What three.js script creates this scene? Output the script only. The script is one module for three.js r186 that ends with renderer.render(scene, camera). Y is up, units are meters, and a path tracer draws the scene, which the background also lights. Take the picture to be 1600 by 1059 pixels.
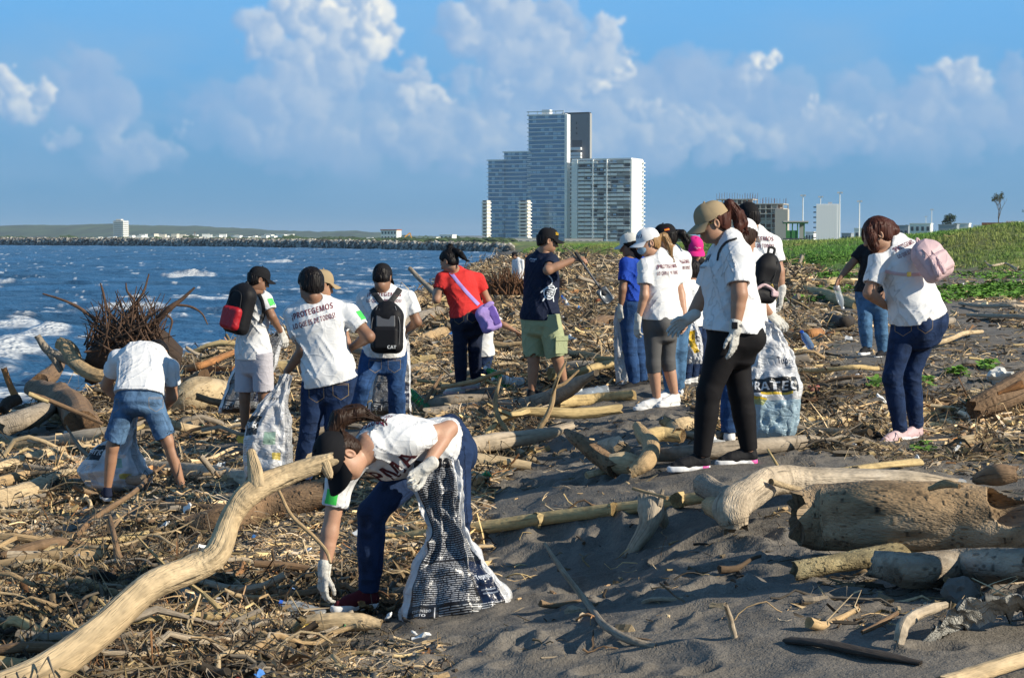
import * as THREE from 'three';
import { mergeGeometries } from 'three/addons/utils/BufferGeometryUtils.js';
import { RoundedBoxGeometry } from 'three/addons/geometries/RoundedBoxGeometry.js';

// ------------------------------------------------------------------ camera, sky, sun, exposure
const scene = new THREE.Scene();
const FOC = 2800, EYE = 2.7, HORIZON = 375;               // focal length in photo pixels, eye height over the sea, horizon row
const PITCH = Math.atan((529.5 - HORIZON) / FOC);
const camera = new THREE.PerspectiveCamera(2 * Math.atan(529.5 / FOC) * 180 / Math.PI, 1600 / 1059, 0.5, 20000);
camera.position.set(0, EYE, 0);
camera.rotation.x = -PITCH;
scene.add(camera);
const renderer = new THREE.WebGLRenderer({ antialias: true });
renderer.toneMapping = THREE.LinearToneMapping;
renderer.toneMappingExposure = 1.22;
renderer.shadowMap.enabled = true;
const SUN_AZ = 24 * Math.PI / 180, SUN_EL = 27 * Math.PI / 180;  // to the right and a little behind the camera, low
const SUN = new THREE.Vector3(Math.cos(SUN_AZ) * Math.cos(SUN_EL), Math.sin(SUN_EL), Math.sin(SUN_AZ) * Math.cos(SUN_EL));
const sun = new THREE.DirectionalLight(new THREE.Color().setRGB(1, 0.91, 0.75), 5.0);
sun.position.copy(SUN).multiplyScalar(120).add(new THREE.Vector3(0, 0, -40));
sun.target.position.set(0, 0, -40);
sun.castShadow = true; sun.shadow.radius = 1;
Object.assign(sun.shadow.camera, { left: -90, right: 90, top: 90, bottom: -90, near: 1, far: 400 });
sun.shadow.mapSize.set(4096, 4096);
scene.add(sun, sun.target);

// ------------------------------------------------------------------ small helpers
const V = (x, y, z) => new THREE.Vector3(x, y, z);
const C = (r, g, b) => new THREE.Color().setRGB(r, g, b);
const { lerp, clamp, smoothstep } = THREE.MathUtils;
function rng(seed) { return () => { seed = (seed + 0x6d2b79f5) | 0; let t = Math.imul(seed ^ (seed >>> 15), 1 | seed); t = (t + Math.imul(t ^ (t >>> 7), 61 | t)) ^ t; return ((t ^ (t >>> 14)) >>> 0) / 4294967296; }; }
const R = rng(7);
const rr = (a, b, r = R) => a + (b - a) * r();
// value noise, range -1..1
const HASH = new Float32Array(65536); { const h = rng(99); for (let i = 0; i < 65536; i++) HASH[i] = h() * 2 - 1; }
const PERM = new Uint16Array(1024); { const h = rng(5); for (let i = 0; i < 512; i++) PERM[i] = PERM[i + 512] = Math.floor(h() * 512); }
const hv = (i, j, k) => HASH[(PERM[(PERM[(PERM[i & 511] + j) & 511] + k) & 511] * 127 + (i & 63)) & 65535];
function noise(x, y, z = 0) {
  const i = Math.floor(x), j = Math.floor(y), k = Math.floor(z);
  let u = x - i, v = y - j, w = z - k;
  u = u * u * (3 - 2 * u); v = v * v * (3 - 2 * v); w = w * w * (3 - 2 * w);
  const a = hv(i, j, k), b = hv(i + 1, j, k), c = hv(i, j + 1, k), d = hv(i + 1, j + 1, k);
  const lo = a + (b - a) * u + (c - a + (a - b - c + d) * u) * v;
  if (w === 0) return lo;
  const e = hv(i, j, k + 1), f = hv(i + 1, j, k + 1), g = hv(i, j + 1, k + 1), h = hv(i + 1, j + 1, k + 1);
  return lo + (e + (f - e) * u + (g - e + (e - f - g + h) * u) * v - lo) * w;
}
const fbm = (x, y, z = 0, n = 4) => { let s = 0, a = 0.5; for (let i = 0; i < n; i++) { s += a * noise(x, y, z); x = x * 2.03 + 3.1; y = y * 2.03 + 1.7; z = z * 2.03 + 9.2; a *= 0.5; } return s; };

// a photo pixel at a distance (metres along the view axis, level) -> a point; and the same where it meets the ground
const CP = Math.cos(PITCH), SP = Math.sin(PITCH);
function at(px, py, d) {
  const x = px - 800, y = 529.5 - py;
  const wy = -SP * FOC + CP * y, wz = -(CP * FOC + SP * y), k = d / -wz;
  return V(x * k, EYE + wy * k, -d);
}
function pixel(p) { // point -> photo pixel
  const y = p.y - EYE, z = p.z, f = -(CP * z) - SP * y, u = CP * y - SP * z;
  return [800 + FOC * p.x / f, 529.5 - FOC * u / f];
}
function onGround(px, py, h = 0) {
  let lo = 4, hi = 2500;
  const above = (d) => { const p = at(px, py, d); return p.y - groundY(p.x, d) - h; };
  let d = 5, prev = 5;
  for (; d < 2500; d *= 1.02) { if (above(d) < 0) break; prev = d; }
  lo = prev; hi = d;
  for (let i = 0; i < 25; i++) { const m = (lo + hi) / 2; if (above(m) < 0) hi = m; else lo = m; }
  return at(px, py, lo);
}

// naming, labels
const USED = new Map();
function numbered(name) { const n = USED.get(name) || 0; USED.set(name, n + 1); return n ? name + '_' + String(n).padStart(3, '0') : name; }
const shadows = (o) => { o.traverse((m) => { if (m.isMesh) { m.castShadow = true; m.receiveShadow = true; } }); return o; };
function tag(o, label, category, group) { o.userData.label = label; o.userData.category = category; if (group) o.userData.group = group; return o; }
function thing(name, label, category, group, pos) { const g = new THREE.Group(); g.name = numbered(name); if (pos) g.position.copy(pos); scene.add(g); return tag(g, label, category, group); }
function mesh(name, geo, mat, parent = scene) { const m = new THREE.Mesh(geo, mat); m.name = parent === scene ? numbered(name) : name; m.castShadow = m.receiveShadow = true; parent.add(m); return m; }
function structure(name, geo, mat) { const m = mesh(name, geo, mat); m.userData.kind = 'structure'; return m; }
function stuff(name, geo, mat, label, category) { const m = mesh(name, geo, mat); m.userData.kind = 'stuff'; if (label) tag(m, label, category); return m; }
const std = (o) => new THREE.MeshStandardMaterial(o);
function geom(pos, idx, { uv, color, normal } = {}) {
  const g = new THREE.BufferGeometry();
  g.setAttribute('position', new THREE.BufferAttribute(pos instanceof Float32Array ? pos : new Float32Array(pos), 3));
  if (uv) g.setAttribute('uv', new THREE.BufferAttribute(new Float32Array(uv), 2));
  if (color) g.setAttribute('color', new THREE.BufferAttribute(new Float32Array(color), 3));
  g.setIndex(new THREE.BufferAttribute(idx instanceof Uint32Array ? idx : new Uint32Array(idx), 1));
  if (normal) g.setAttribute('normal', new THREE.BufferAttribute(normal instanceof Float32Array ? normal : new Float32Array(normal), 3)); else g.computeVertexNormals();
  return g;
}
function canvasTexture(w, h, draw, opts = {}) {
  const c = document.createElement('canvas'); c.width = w; c.height = h;
  draw(c.getContext('2d'), w, h);
  const t = new THREE.CanvasTexture(c); t.colorSpace = THREE.SRGBColorSpace; Object.assign(t, opts);
  return t;
}
function dataTexture(w, h, fn, srgb = false) { // fn(u,v) -> [r,g,b] 0..1, tiled
  const d = new Uint8Array(w * h * 4);
  for (let y = 0; y < h; y++) for (let x = 0; x < w; x++) { const c = fn(x / w, y / h), o = (y * w + x) * 4; for (let k = 0; k < 3; k++) d[o + k] = clamp((Array.isArray(c) ? c[k] : c) * 255, 0, 255); d[o + 3] = 255; }
  const t = new THREE.DataTexture(d, w, h); t.wrapS = t.wrapT = THREE.RepeatWrapping; t.magFilter = THREE.LinearFilter; t.minFilter = THREE.LinearMipmapLinearFilter; t.generateMipmaps = true; if (srgb) t.colorSpace = THREE.SRGBColorSpace; t.needsUpdate = true;
  return t;
}
// tiling noise on the unit square with px, py periods
function tnoise(u, v, px, py, s = 0) {
  const x = u * px, y = v * py, i = Math.floor(x), j = Math.floor(y); let a = x - i, b = y - j;
  a = a * a * (3 - 2 * a); b = b * b * (3 - 2 * b);
  const w = (k, l) => hv(((k % px) + px) % px + s * 17, ((l % py) + py) % py + s * 31, s);
  return lerp(lerp(w(i, j), w(i + 1, j), a), lerp(w(i, j + 1), w(i + 1, j + 1), a), b);
}
// ------------------------------------------------------------------ sky: air and clouds, by direction
{
  const W = 4096, H = 2048, data = new Float32Array(W * H * 4);
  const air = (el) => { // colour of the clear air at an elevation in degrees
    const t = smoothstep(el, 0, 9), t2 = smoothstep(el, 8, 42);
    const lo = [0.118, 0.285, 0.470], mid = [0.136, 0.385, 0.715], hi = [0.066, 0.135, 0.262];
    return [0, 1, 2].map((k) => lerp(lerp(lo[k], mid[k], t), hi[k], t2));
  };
  // cumulus puffs: degrees of azimuth (right of the view axis) and elevation, radius
  const DEG = 180 / Math.PI, toAz = (px) => Math.atan((px - 800) / FOC) * DEG, toEl = (py) => Math.atan((HORIZON - py) / FOC) * DEG;
  const puffs = [], r = rng(21);
  const L = [0.72, 0.55, 0.42];
  // px, py, half width, half height, number of puffs, size, brightness, opacity
  const heaps = [
    [520, 190, 190, 70, 26, 42, 0.30, 0.50], [880, 190, 190, 60, 26, 42, 0.28, 0.45], [1080, 150, 140, 45, 22, 40, 0.20, 0.55], [140, 160, 70, 50, 14, 34, 0.22, 0.5],
    [215, 240, 80, 35, 12, 30, 0.35, 0.3], [1000, 200, 140, 50, 16, 40, 0.40, 0.45], [1320, 190, 170, 55, 24, 34, 0.25, 0.45], [1490, 190, 110, 60, 18, 34, 0.28, 0.4], [330, 170, 60, 30, 8, 26, 0.15, 0.3],
    [450, 60, 60, 50, 22, 24, 0.75, 0.8], [540, 45, 72, 62, 40, 26, 1.0, 0.95], [585, 60, 34, 40, 14, 20, 1.0, 0.95], [500, 120, 70, 40, 18, 26, 0.42, 0.7], [415, 75, 22, 40, 8, 16, 0.35, 0.7],
    [640, 120, 30, 30, 10, 16, 0.7, 0.7], [650, 165, 38, 22, 12, 16, 0.85, 0.7], [665, 205, 25, 20, 8, 14, 0.4, 0.5], [725, 125, 26, 16, 8, 12, 0.5, 0.55],
    [770, 40, 66, 50, 26, 26, 0.62, 0.8], [800, 95, 44, 40, 18, 20, 0.72, 0.75], [850, 50, 50, 50, 16, 24, 0.35, 0.6], [800, 145, 22, 20, 8, 12, 0.6, 0.5],
    [945, 55, 24, 22, 9, 13, 0.75, 0.7], [940, 115, 38, 36, 20, 16, 0.95, 0.9], [985, 85, 14, 10, 5, 8, 0.7, 0.6], [1030, 180, 50, 18, 14, 14, 0.7, 0.6],
    [1180, 118, 24, 24, 14, 12, 1.0, 0.9], [1168, 145, 14, 14, 7, 9, 0.95, 0.85], [1205, 102, 12, 10, 6, 8, 1.0, 0.9],
    [1265, 180, 22, 24, 10, 12, 0.85, 0.75], [1300, 195, 22, 14, 8, 10, 0.6, 0.6], [1365, 195, 14, 8, 6, 8, 0.7, 0.5], [1490, 128, 48, 20, 18, 13, 0.85, 0.8], [1440, 122, 16, 10, 6, 8, 0.6, 0.6],
    [30, 165, 44, 34, 18, 18, 0.85, 0.85], [20, 140, 18, 22, 8, 12, 0.9, 0.8], [105, 225, 26, 18, 8, 12, 0.6, 0.5], [285, 222, 10, 24, 6, 7, 0.6, 0.4], [210, 240, 50, 22, 12, 16, 0.5, 0.4], [1450, 200, 40, 16, 10, 12, 0.55, 0.4],
    [860, 235, 230, 26, 30, 34, 0.4, 0.45], [860, 90, 100, 70, 24, 30, 0.42, 0.45], [470, 160, 90, 40, 18, 28, 0.36, 0.42], [1130, 140, 90, 30, 16, 26, 0.22, 0.4], [1290, 215, 150, 24, 24, 26, 0.36, 0.42], [1500, 165, 90, 40, 16, 28, 0.32, 0.4], [700, 210, 150, 30, 24, 28, 0.4, 0.42], [1120, 225, 120, 22, 16, 24, 0.45, 0.5], [600, 215, 90, 20, 14, 22, 0.4, 0.35], [430, 215, 60, 22, 10, 20, 0.5, 0.35],
  ];
  for (const [px, py, hw, hh, n, size, bright, op] of heaps) {
    for (let i = 0; i < n * 1.6; i++) {
      const a = r() * 6.283, q = Math.sqrt(r());
      puffs.push([toAz(px + hw * q * Math.cos(a)), toEl(py + hh * q * Math.sin(a) * (Math.sin(a) < 0 ? 1 : 0.85)), size * rr(0.55, 1.15, r) / FOC * DEG, (bright < 0.5 ? bright * 1.25 + 0.12 : bright) * rr(0.85, 1.1, r), Math.min(0.95, op * 1.12)]);
    }
  }
  // the same kind of heaps all round, out of the frame
  for (let i = 0; i < 150; i++) {
    const az = rr(-180, 180, r), el = rr(2.5, 7.5, r); if (Math.abs(az) < 17.5) continue;
    const b = rr(0.3, 1, r), s = rr(0.35, 0.95, r);
    for (let k = 0; k < 14; k++) puffs.push([az + rr(-2.2, 2.2, r), el + rr(-0.9, 1, r), s * rr(0.5, 1.1, r), b * rr(0.85, 1.1, r), rr(0.45, 0.85, r)]);
  }
  // bins by azimuth degree
  const bins = Array.from({ length: 360 }, () => []);
  for (const p of puffs) for (let b = Math.floor(p[0] - p[2] * 1.7) ; b <= p[0] + p[2] * 1.7; b++) bins[((b + 180) % 360 + 360) % 360].push(p);
  for (let row = 0; row < H; row++) {
    const el = ((row + 0.5) / H - 0.5) * 180;
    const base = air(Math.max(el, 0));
    for (let col = 0; col < W; col++) {
      let az = ((col + 0.5) / W - 0.5) * 360 + 90; if (az > 180) az -= 360;
      const o = (row * W + col) * 4;
      let cr = base[0], cg = base[1], cb = base[2];
      if (el > 0 && el < 11) {
        // thin uneven veil low in the sky
        const n1 = fbm(az * 0.22 + 40, el * 0.55, 3, 5), veil = clamp((n1 + 0.18) * 1.3, 0, 1) * smoothstep(el, 0.3, 3) * (1 - smoothstep(el, 5.2, 8.5)) * 0.7;
        cr = lerp(cr, 0.235, veil); cg = lerp(cg, 0.39, veil); cb = lerp(cb, 0.58, veil);
        const wx = fbm(az * 1.3, el * 1.3, 7, 3) * 0.55 + fbm(az * 4.5, el * 4.5, 2, 4) * 0.26, wy = fbm(az * 1.3 + 50, el * 1.3, 11, 3) * 0.45 + fbm(az * 4.5 + 50, el * 4.5, 5, 4) * 0.24;
        const A = az + wx, E = el + wy;
        for (const p of bins[((Math.floor(az) + 180) % 360 + 360) % 360]) {
          let dx = A - p[0]; if (dx > 180) dx -= 360; if (dx < -180) dx += 360;
          const dy = E - p[1], q2 = (dx * dx + dy * dy) / (p[2] * p[2]);
          if (q2 >= 1) continue;
          const nz = Math.sqrt(1 - q2), nx = dx / p[2], ny = dy / p[2];
          const lit = clamp((nx * L[0] + ny * L[1] + nz * L[2]) * 0.75 + 0.4, 0, 1.15) * p[3];
          const a = smoothstep(nz, 0.0, lerp(0.85, 0.55, p[3])) * p[4] * 0.8;
          const haze = 1 - 0.72 * Math.exp(-el / 3.2);
          const R1 = lerp(0.215, 0.80, lit * lit), G1 = lerp(0.36, 0.79, lit * lit), B1 = lerp(0.58, 0.73, lit * lit);
          cr = lerp(cr, lerp(base[0] * 1.12, R1, haze), a); cg = lerp(cg, lerp(base[1] * 1.05, G1, haze), a); cb = lerp(cb, lerp(base[2], B1, haze), a);
        }
      }
      data[o] = cr; data[o + 1] = cg; data[o + 2] = cb; data[o + 3] = 1;
    }
  }
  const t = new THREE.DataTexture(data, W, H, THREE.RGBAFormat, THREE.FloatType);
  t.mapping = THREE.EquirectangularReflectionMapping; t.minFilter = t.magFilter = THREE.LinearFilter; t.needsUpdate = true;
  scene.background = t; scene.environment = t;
}
// ------------------------------------------------------------------ the ground: beach, dune, land behind
const pw = (x, ...t) => { // piecewise linear through pairs
  if (x <= t[0][0]) return t[0][1];
  for (let i = 1; i < t.length; i++) if (x <= t[i][0]) return lerp(t[i - 1][1], t[i][1], (x - t[i - 1][0]) / (t[i][0] - t[i - 1][0]));
  return t[t.length - 1][1];
};
const shoreX = (d) => pw(Math.log(Math.max(d, 1)), [Math.log(8), -8.2], [Math.log(27), -7.9], [Math.log(44), -7.4], [Math.log(75), -5.2], [Math.log(216), -3.2], [Math.log(378), -3.4], [Math.log(700), -12], [Math.log(940), -20]);
const beach = (u) => u < 0 ? Math.max(u * 0.13, -2.2) : pw(u, [0, 0], [5.1, 0.62], [6.7, 0.78], [7.4, 0.88], [8.3, 1.06], [9.3, 1.22], [10.8, 1.27], [12.1, 1.36], [16, 1.48], [40, 1.75]);
const duneStart = (x) => pw(x, [-8, 420], [0, 290], [4, 190], [8, 105], [13, 58], [18, 50], [30, 46], [60, 44]);
const duneTop = (x, d) => pw(d > 88 ? x * 88 / d : x, [0, 2.2], [8, 2.35], [13, 2.5], [16, 2.62], [20, 2.88], [25, 3.22], [40, 3.6]) - Math.max(0, d - 95) * 0.002;
const duneMix = (x, d) => { const s = duneStart(x); return smoothstep(d, s, s * 1.75) * (d > 300 ? smoothstep(x - shoreX(d), 1, 14) : 1); };
// where the photo shows feet: the sand comes up (or down) to them.  photo x, y, distance
const ANCHORS = [[160, 787, 15], [290, 786, 15], [1078, 735, 11], [1155, 724, 10.9], [1140, 695, 12.6], [1400, 690, 13], [1432, 690, 12.9], [1354, 553, 21], [1382, 560, 21.4], [1020, 638, 16], [1057, 632, 16],
  [987, 608, 18.3], [1075, 598, 18.6], [719, 613, 19.3], [745, 606, 19.3], [831, 628, 18.2], [884, 606, 18.3], [570, 948, 9.2], [700, 925, 9.6], [710, 975, 9.1], [552, 662, 16.2], [621, 668, 16.5], [473, 760, 13], [520, 756, 13.2], [382, 690, 17.5], [415, 745, 13.1], [1208, 688, 12.2], [975, 606, 18.4], [1192, 663, 14.7]];
for (const a of ANCHORS) { const p = at(a[0], a[1], a[2]); a.x = p.x; a.d = a[2]; a.y = p.y; }
// distance of the breakwater along a bearing (given as the photo column it crosses)
const bankD = (px) => pw(px, [0, 945], [300, 760], [600, 515], [760, 400], [800, 380], [900, 2500]);
function rawGround(x, d) {
  const s = shoreX(Math.max(d, 8));
  let y = beach(x - s) ;
    if (d > 350) { const b = bankD(800 + FOC * x / d); if (d > b) y = lerp(y, Math.max(y, 1.7), smoothstep(d, b + 30, b + 75)); }
  const m = duneMix(x, d);
  if (m > 0) y = lerp(y, Math.max(y, duneTop(x, d) + 0.12 * fbm(x * 0.09, d * 0.05, 1.5)), m);
  if (d > 55 && d < 100 && x > 10) y += 0.75 * Math.exp(-(((x - 21.5) / 4.5) ** 2) - (((d - 72) / 9) ** 2)) + 0.25 * Math.exp(-(((x - 30) / 5) ** 2) - (((d - 80) / 12) ** 2));
  return y;
}
for (const a of ANCHORS) a.dy = a.y - rawGround(a.x, a.d);
function smoothGround(x, d) {
  let y = rawGround(x, d);
  if (d > 7 && d < 25) {
    let w = 0, s = 0;
    for (const a of ANCHORS) { const q = (x - a.x) ** 2 + (d - a.d) ** 2; if (q < 9) { const k = Math.exp(-q / 0.9); w += k; s += k * a.dy; } }
    if (w > 0) y += s / Math.max(w, 1);
  }
  return y;
}
// how thick the drift litter lies at a place, 0..1
function inside(px, py, poly) { let c = false; for (let i = 0, j = poly.length - 1; i < poly.length; j = i++) { const [xi, yi] = poly[i], [xj, yj] = poly[j]; if ((yi > py) !== (yj > py) && px < ((xj - xi) * (py - yi)) / (yj - yi) + xi) c = !c; } return c; }
const SAND = [[600, 1100], [640, 1000], [700, 900], [755, 860], [750, 800], [830, 720], [860, 660], [880, 628], [1050, 606], [1085, 640], [1100, 705], [1250, 705], [1330, 740], [1800, 760], [1900, 1200], [600, 1200]];
const BARE = [[-200, 640], [60, 655], [150, 672], [140, 690], [60, 700], [-200, 700]], BARE2 = [[-50, 735], [70, 752], [60, 800], [-50, 800]];
function litter(x, d) {
  const p = at(800, 400, d); p.x = x; p.y = rawGround(x, d);
  const [px, py] = pixel(p), u = x - shoreX(d);
  const edge = 28 * fbm(x * 1.3, d * 0.9, 4);
  if (duneMix(x, d) > 0.12) return 0.015;
  let v;
  if (d < 26 && inside(px + edge, py + edge * 0.5, SAND)) v = px > 1230 && py > 900 ? 0.07 : py > 985 && px < 760 + 90 * Math.sin(x * 9) ? 0.5 : 0.016;
  else if (inside(px, py, BARE) || inside(px, py, BARE2)) v = 0.12;
  else if (px > 1275 + edge * 2 && py < 640) v = 0.15;
  else if (px > 1180 && d < 22) v = 0.5;
  else if (d > 14) v = 0.9; else v = 1;
  v *= smoothstep(u, -0.6, 1.2);
  return clamp(v * (0.66 + 1.15 * fbm(x * 0.9, d * 0.55, 8)), 0, 1);
}
const dimples = (() => { // old footprints in the dry sand
  const cells = new Map(), r = rng(31);
  for (let i = 0; i < 2200; i++) { const x = rr(-4, 6, r), d = rr(6.2, 22, r), k = Math.floor(x * 2) + ',' + Math.floor(d * 2); const e = [x, d, rr(0.06, 0.14, r), rr(0.012, 0.037, r), rr(0, 3.14, r)]; for (let a = -1; a <= 1; a++) for (let b = -1; b <= 1; b++) { const q = (Math.floor(x * 2) + a) + ',' + (Math.floor(d * 2) + b); if (!cells.has(q)) cells.set(q, []); cells.get(q).push(e); } }
  return (x, d) => { let y = 0; for (const [a, b, s, h, t] of cells.get(Math.floor(x * 2) + ',' + Math.floor(d * 2)) || []) { const dx = x - a, dy = d - b, p = (dx * Math.cos(t) + dy * Math.sin(t)) / (s * 1.5), q = (-dx * Math.sin(t) + dy * Math.cos(t)) / s, w = p * p + q * q; if (w < 4) y += h * (0.55 * Math.exp(-((w - 1.4) ** 2) * 2.5) - Math.exp(-w * 1.6)); } return y; };
})();
function groundY(x, d) {
  let y = smoothGround(x, d);
  if (d < 40 && x > shoreX(d) + 1) {
    let k = smoothstep(x - shoreX(d), 1, 4);
    if (d < 25) { let w = 0; for (const a of ANCHORS) { const q = (x - a.x) ** 2 + (d - a.d) ** 2; if (q < 2) w = Math.max(w, Math.exp(-q / 0.12)); } k *= 1 - w; }
    y += k * (0.04 * fbm(x * 1.1, d * 1.1, 2, 3) + 0.022 * fbm(x * 4.2, d * 4.2, 5, 3));
    if (d < 24) { const f = 1 - smoothstep(d, 17, 23); y += k * f * dimples(x, d); }
  } else if (d < 300) y += 0.12 * fbm(x * 0.5, d * 0.4, 2, 3) * smoothstep(x - shoreX(d), 1, 4);
  return y;
}
// fine grain for the sand, shared
const sandTex = dataTexture(512, 512, (u, v) => { const n = tnoise(u, v, 256, 256, 1) * 0.16 + tnoise(u, v, 128, 128, 2) * 0.13 + tnoise(u, v, 32, 32, 3) * 0.09 + tnoise(u, v, 8, 8, 4) * 0.05; return 0.78 + n; });
sandTex.repeat.set(1, 1);
const sandBump = dataTexture(512, 512, (u, v) => 0.5 + 0.2 * tnoise(u, v, 200, 200, 6) + 0.2 * tnoise(u, v, 64, 64, 7) + 0.25 * tnoise(u, v, 20, 20, 8));
{
  const ds = [];
  for (const d of [-60, -25, -8, 0, 2.5, 4, 5]) ds.push(d);
  for (let d = 5.6; d < 32; d *= 1.0036) ds.push(d);
  for (let d = ds[ds.length - 1] * 1.01; d < 14000; d *= d < 130 ? 1.012 : 1.03) ds.push(d);
  const ts = [-8, -5, -3, -2, -1.4, -1, -0.7, -0.55, -0.45];
  for (let t = -0.36; t <= 0.3601; t += 0.0017) ts.push(t);
  for (const t of [0.4, 0.5, 0.65, 0.9, 1.3, 2, 3, 5, 8]) ts.push(t);
  const nx = ts.length, ny = ds.length, pos = new Float32Array(nx * ny * 3), col = new Float32Array(nx * ny * 3), uv = new Float32Array(nx * ny * 2), idx = [];
  for (let j = 0; j < ny; j++) for (let i = 0; i < nx; i++) {
    const d = ds[j], w = Math.max(d, 6), x = ts[i] * w, k = j * nx + i;
    const out = Math.abs(ts[i]) > 0.37 || d < 5.5;
    let y = out ? rawGround(x, d) : groundY(x, d);
    pos[k * 3] = x; pos[k * 3 + 1] = y; pos[k * 3 + 2] = -d;
    uv[k * 2] = x / 0.9; uv[k * 2 + 1] = d / 0.9;
    // colour: dark volcanic sand, browner and speckled where fine litter lies, green where the dune grows
    let c = [0.196, 0.172, 0.142];
    const v = 1 + 0.22 * fbm(x * 2.1, d * 2.1, 3) + 0.12 * noise(x * 9, d * 9, 1);
    c = c.map((q) => q * v);
    if (d < 400) {
      const li = out ? 0.3 : litter(x, d), s = clamp(li * 1.1 - 0.12, 0, 0.85) * clamp(0.62 + 0.9 * fbm(x * 7, d * 5, 2), 0, 1);
      const tan = 0.75 + 0.5 * noise(x * 13, d * 9, 6);
      c = [lerp(c[0], 0.085 * tan, s), lerp(c[1], 0.06 * tan, s), lerp(c[2], 0.037 * tan, s)];
    }
    const g = d > 350 && d > bankD(800 + FOC * x / d) + 45 ? 1 : smoothstep(duneMix(x, d), 0.02, 0.18);
    if (g > 0) {
      const q = clamp(0.5 + 1.1 * fbm(x * 0.16, d * 0.11, 12), 0, 1), q2 = 0.8 + 0.5 * noise(x * 1.7, d * 1.1, 3);
      const G = [lerp(0.13, 0.33, q) * q2, lerp(0.27, 0.31, q) * q2, lerp(0.03, 0.08, q) * q2];
      c = c.map((b, n) => lerp(b, G[n], g));
    }
    const wet = 1 - smoothstep(x - shoreX(Math.max(d, 8)), 0.2, 2.6); if (d < 700) c = c.map((q) => q * lerp(1, 0.5, wet));
    col.set(c, k * 3);
  }
  for (let j = 0; j < ny - 1; j++) for (let i = 0; i < nx - 1; i++) { const a = j * nx + i, b = a + 1, e = a + nx, f = e + 1; idx.push(a, b, f, a, f, e); }
  structure('ground', geom(pos, idx, { uv, color: col }), std({ vertexColors: true, map: sandTex, bumpMap: sandBump, bumpScale: 0.006, roughness: 0.95 }));
}

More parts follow.
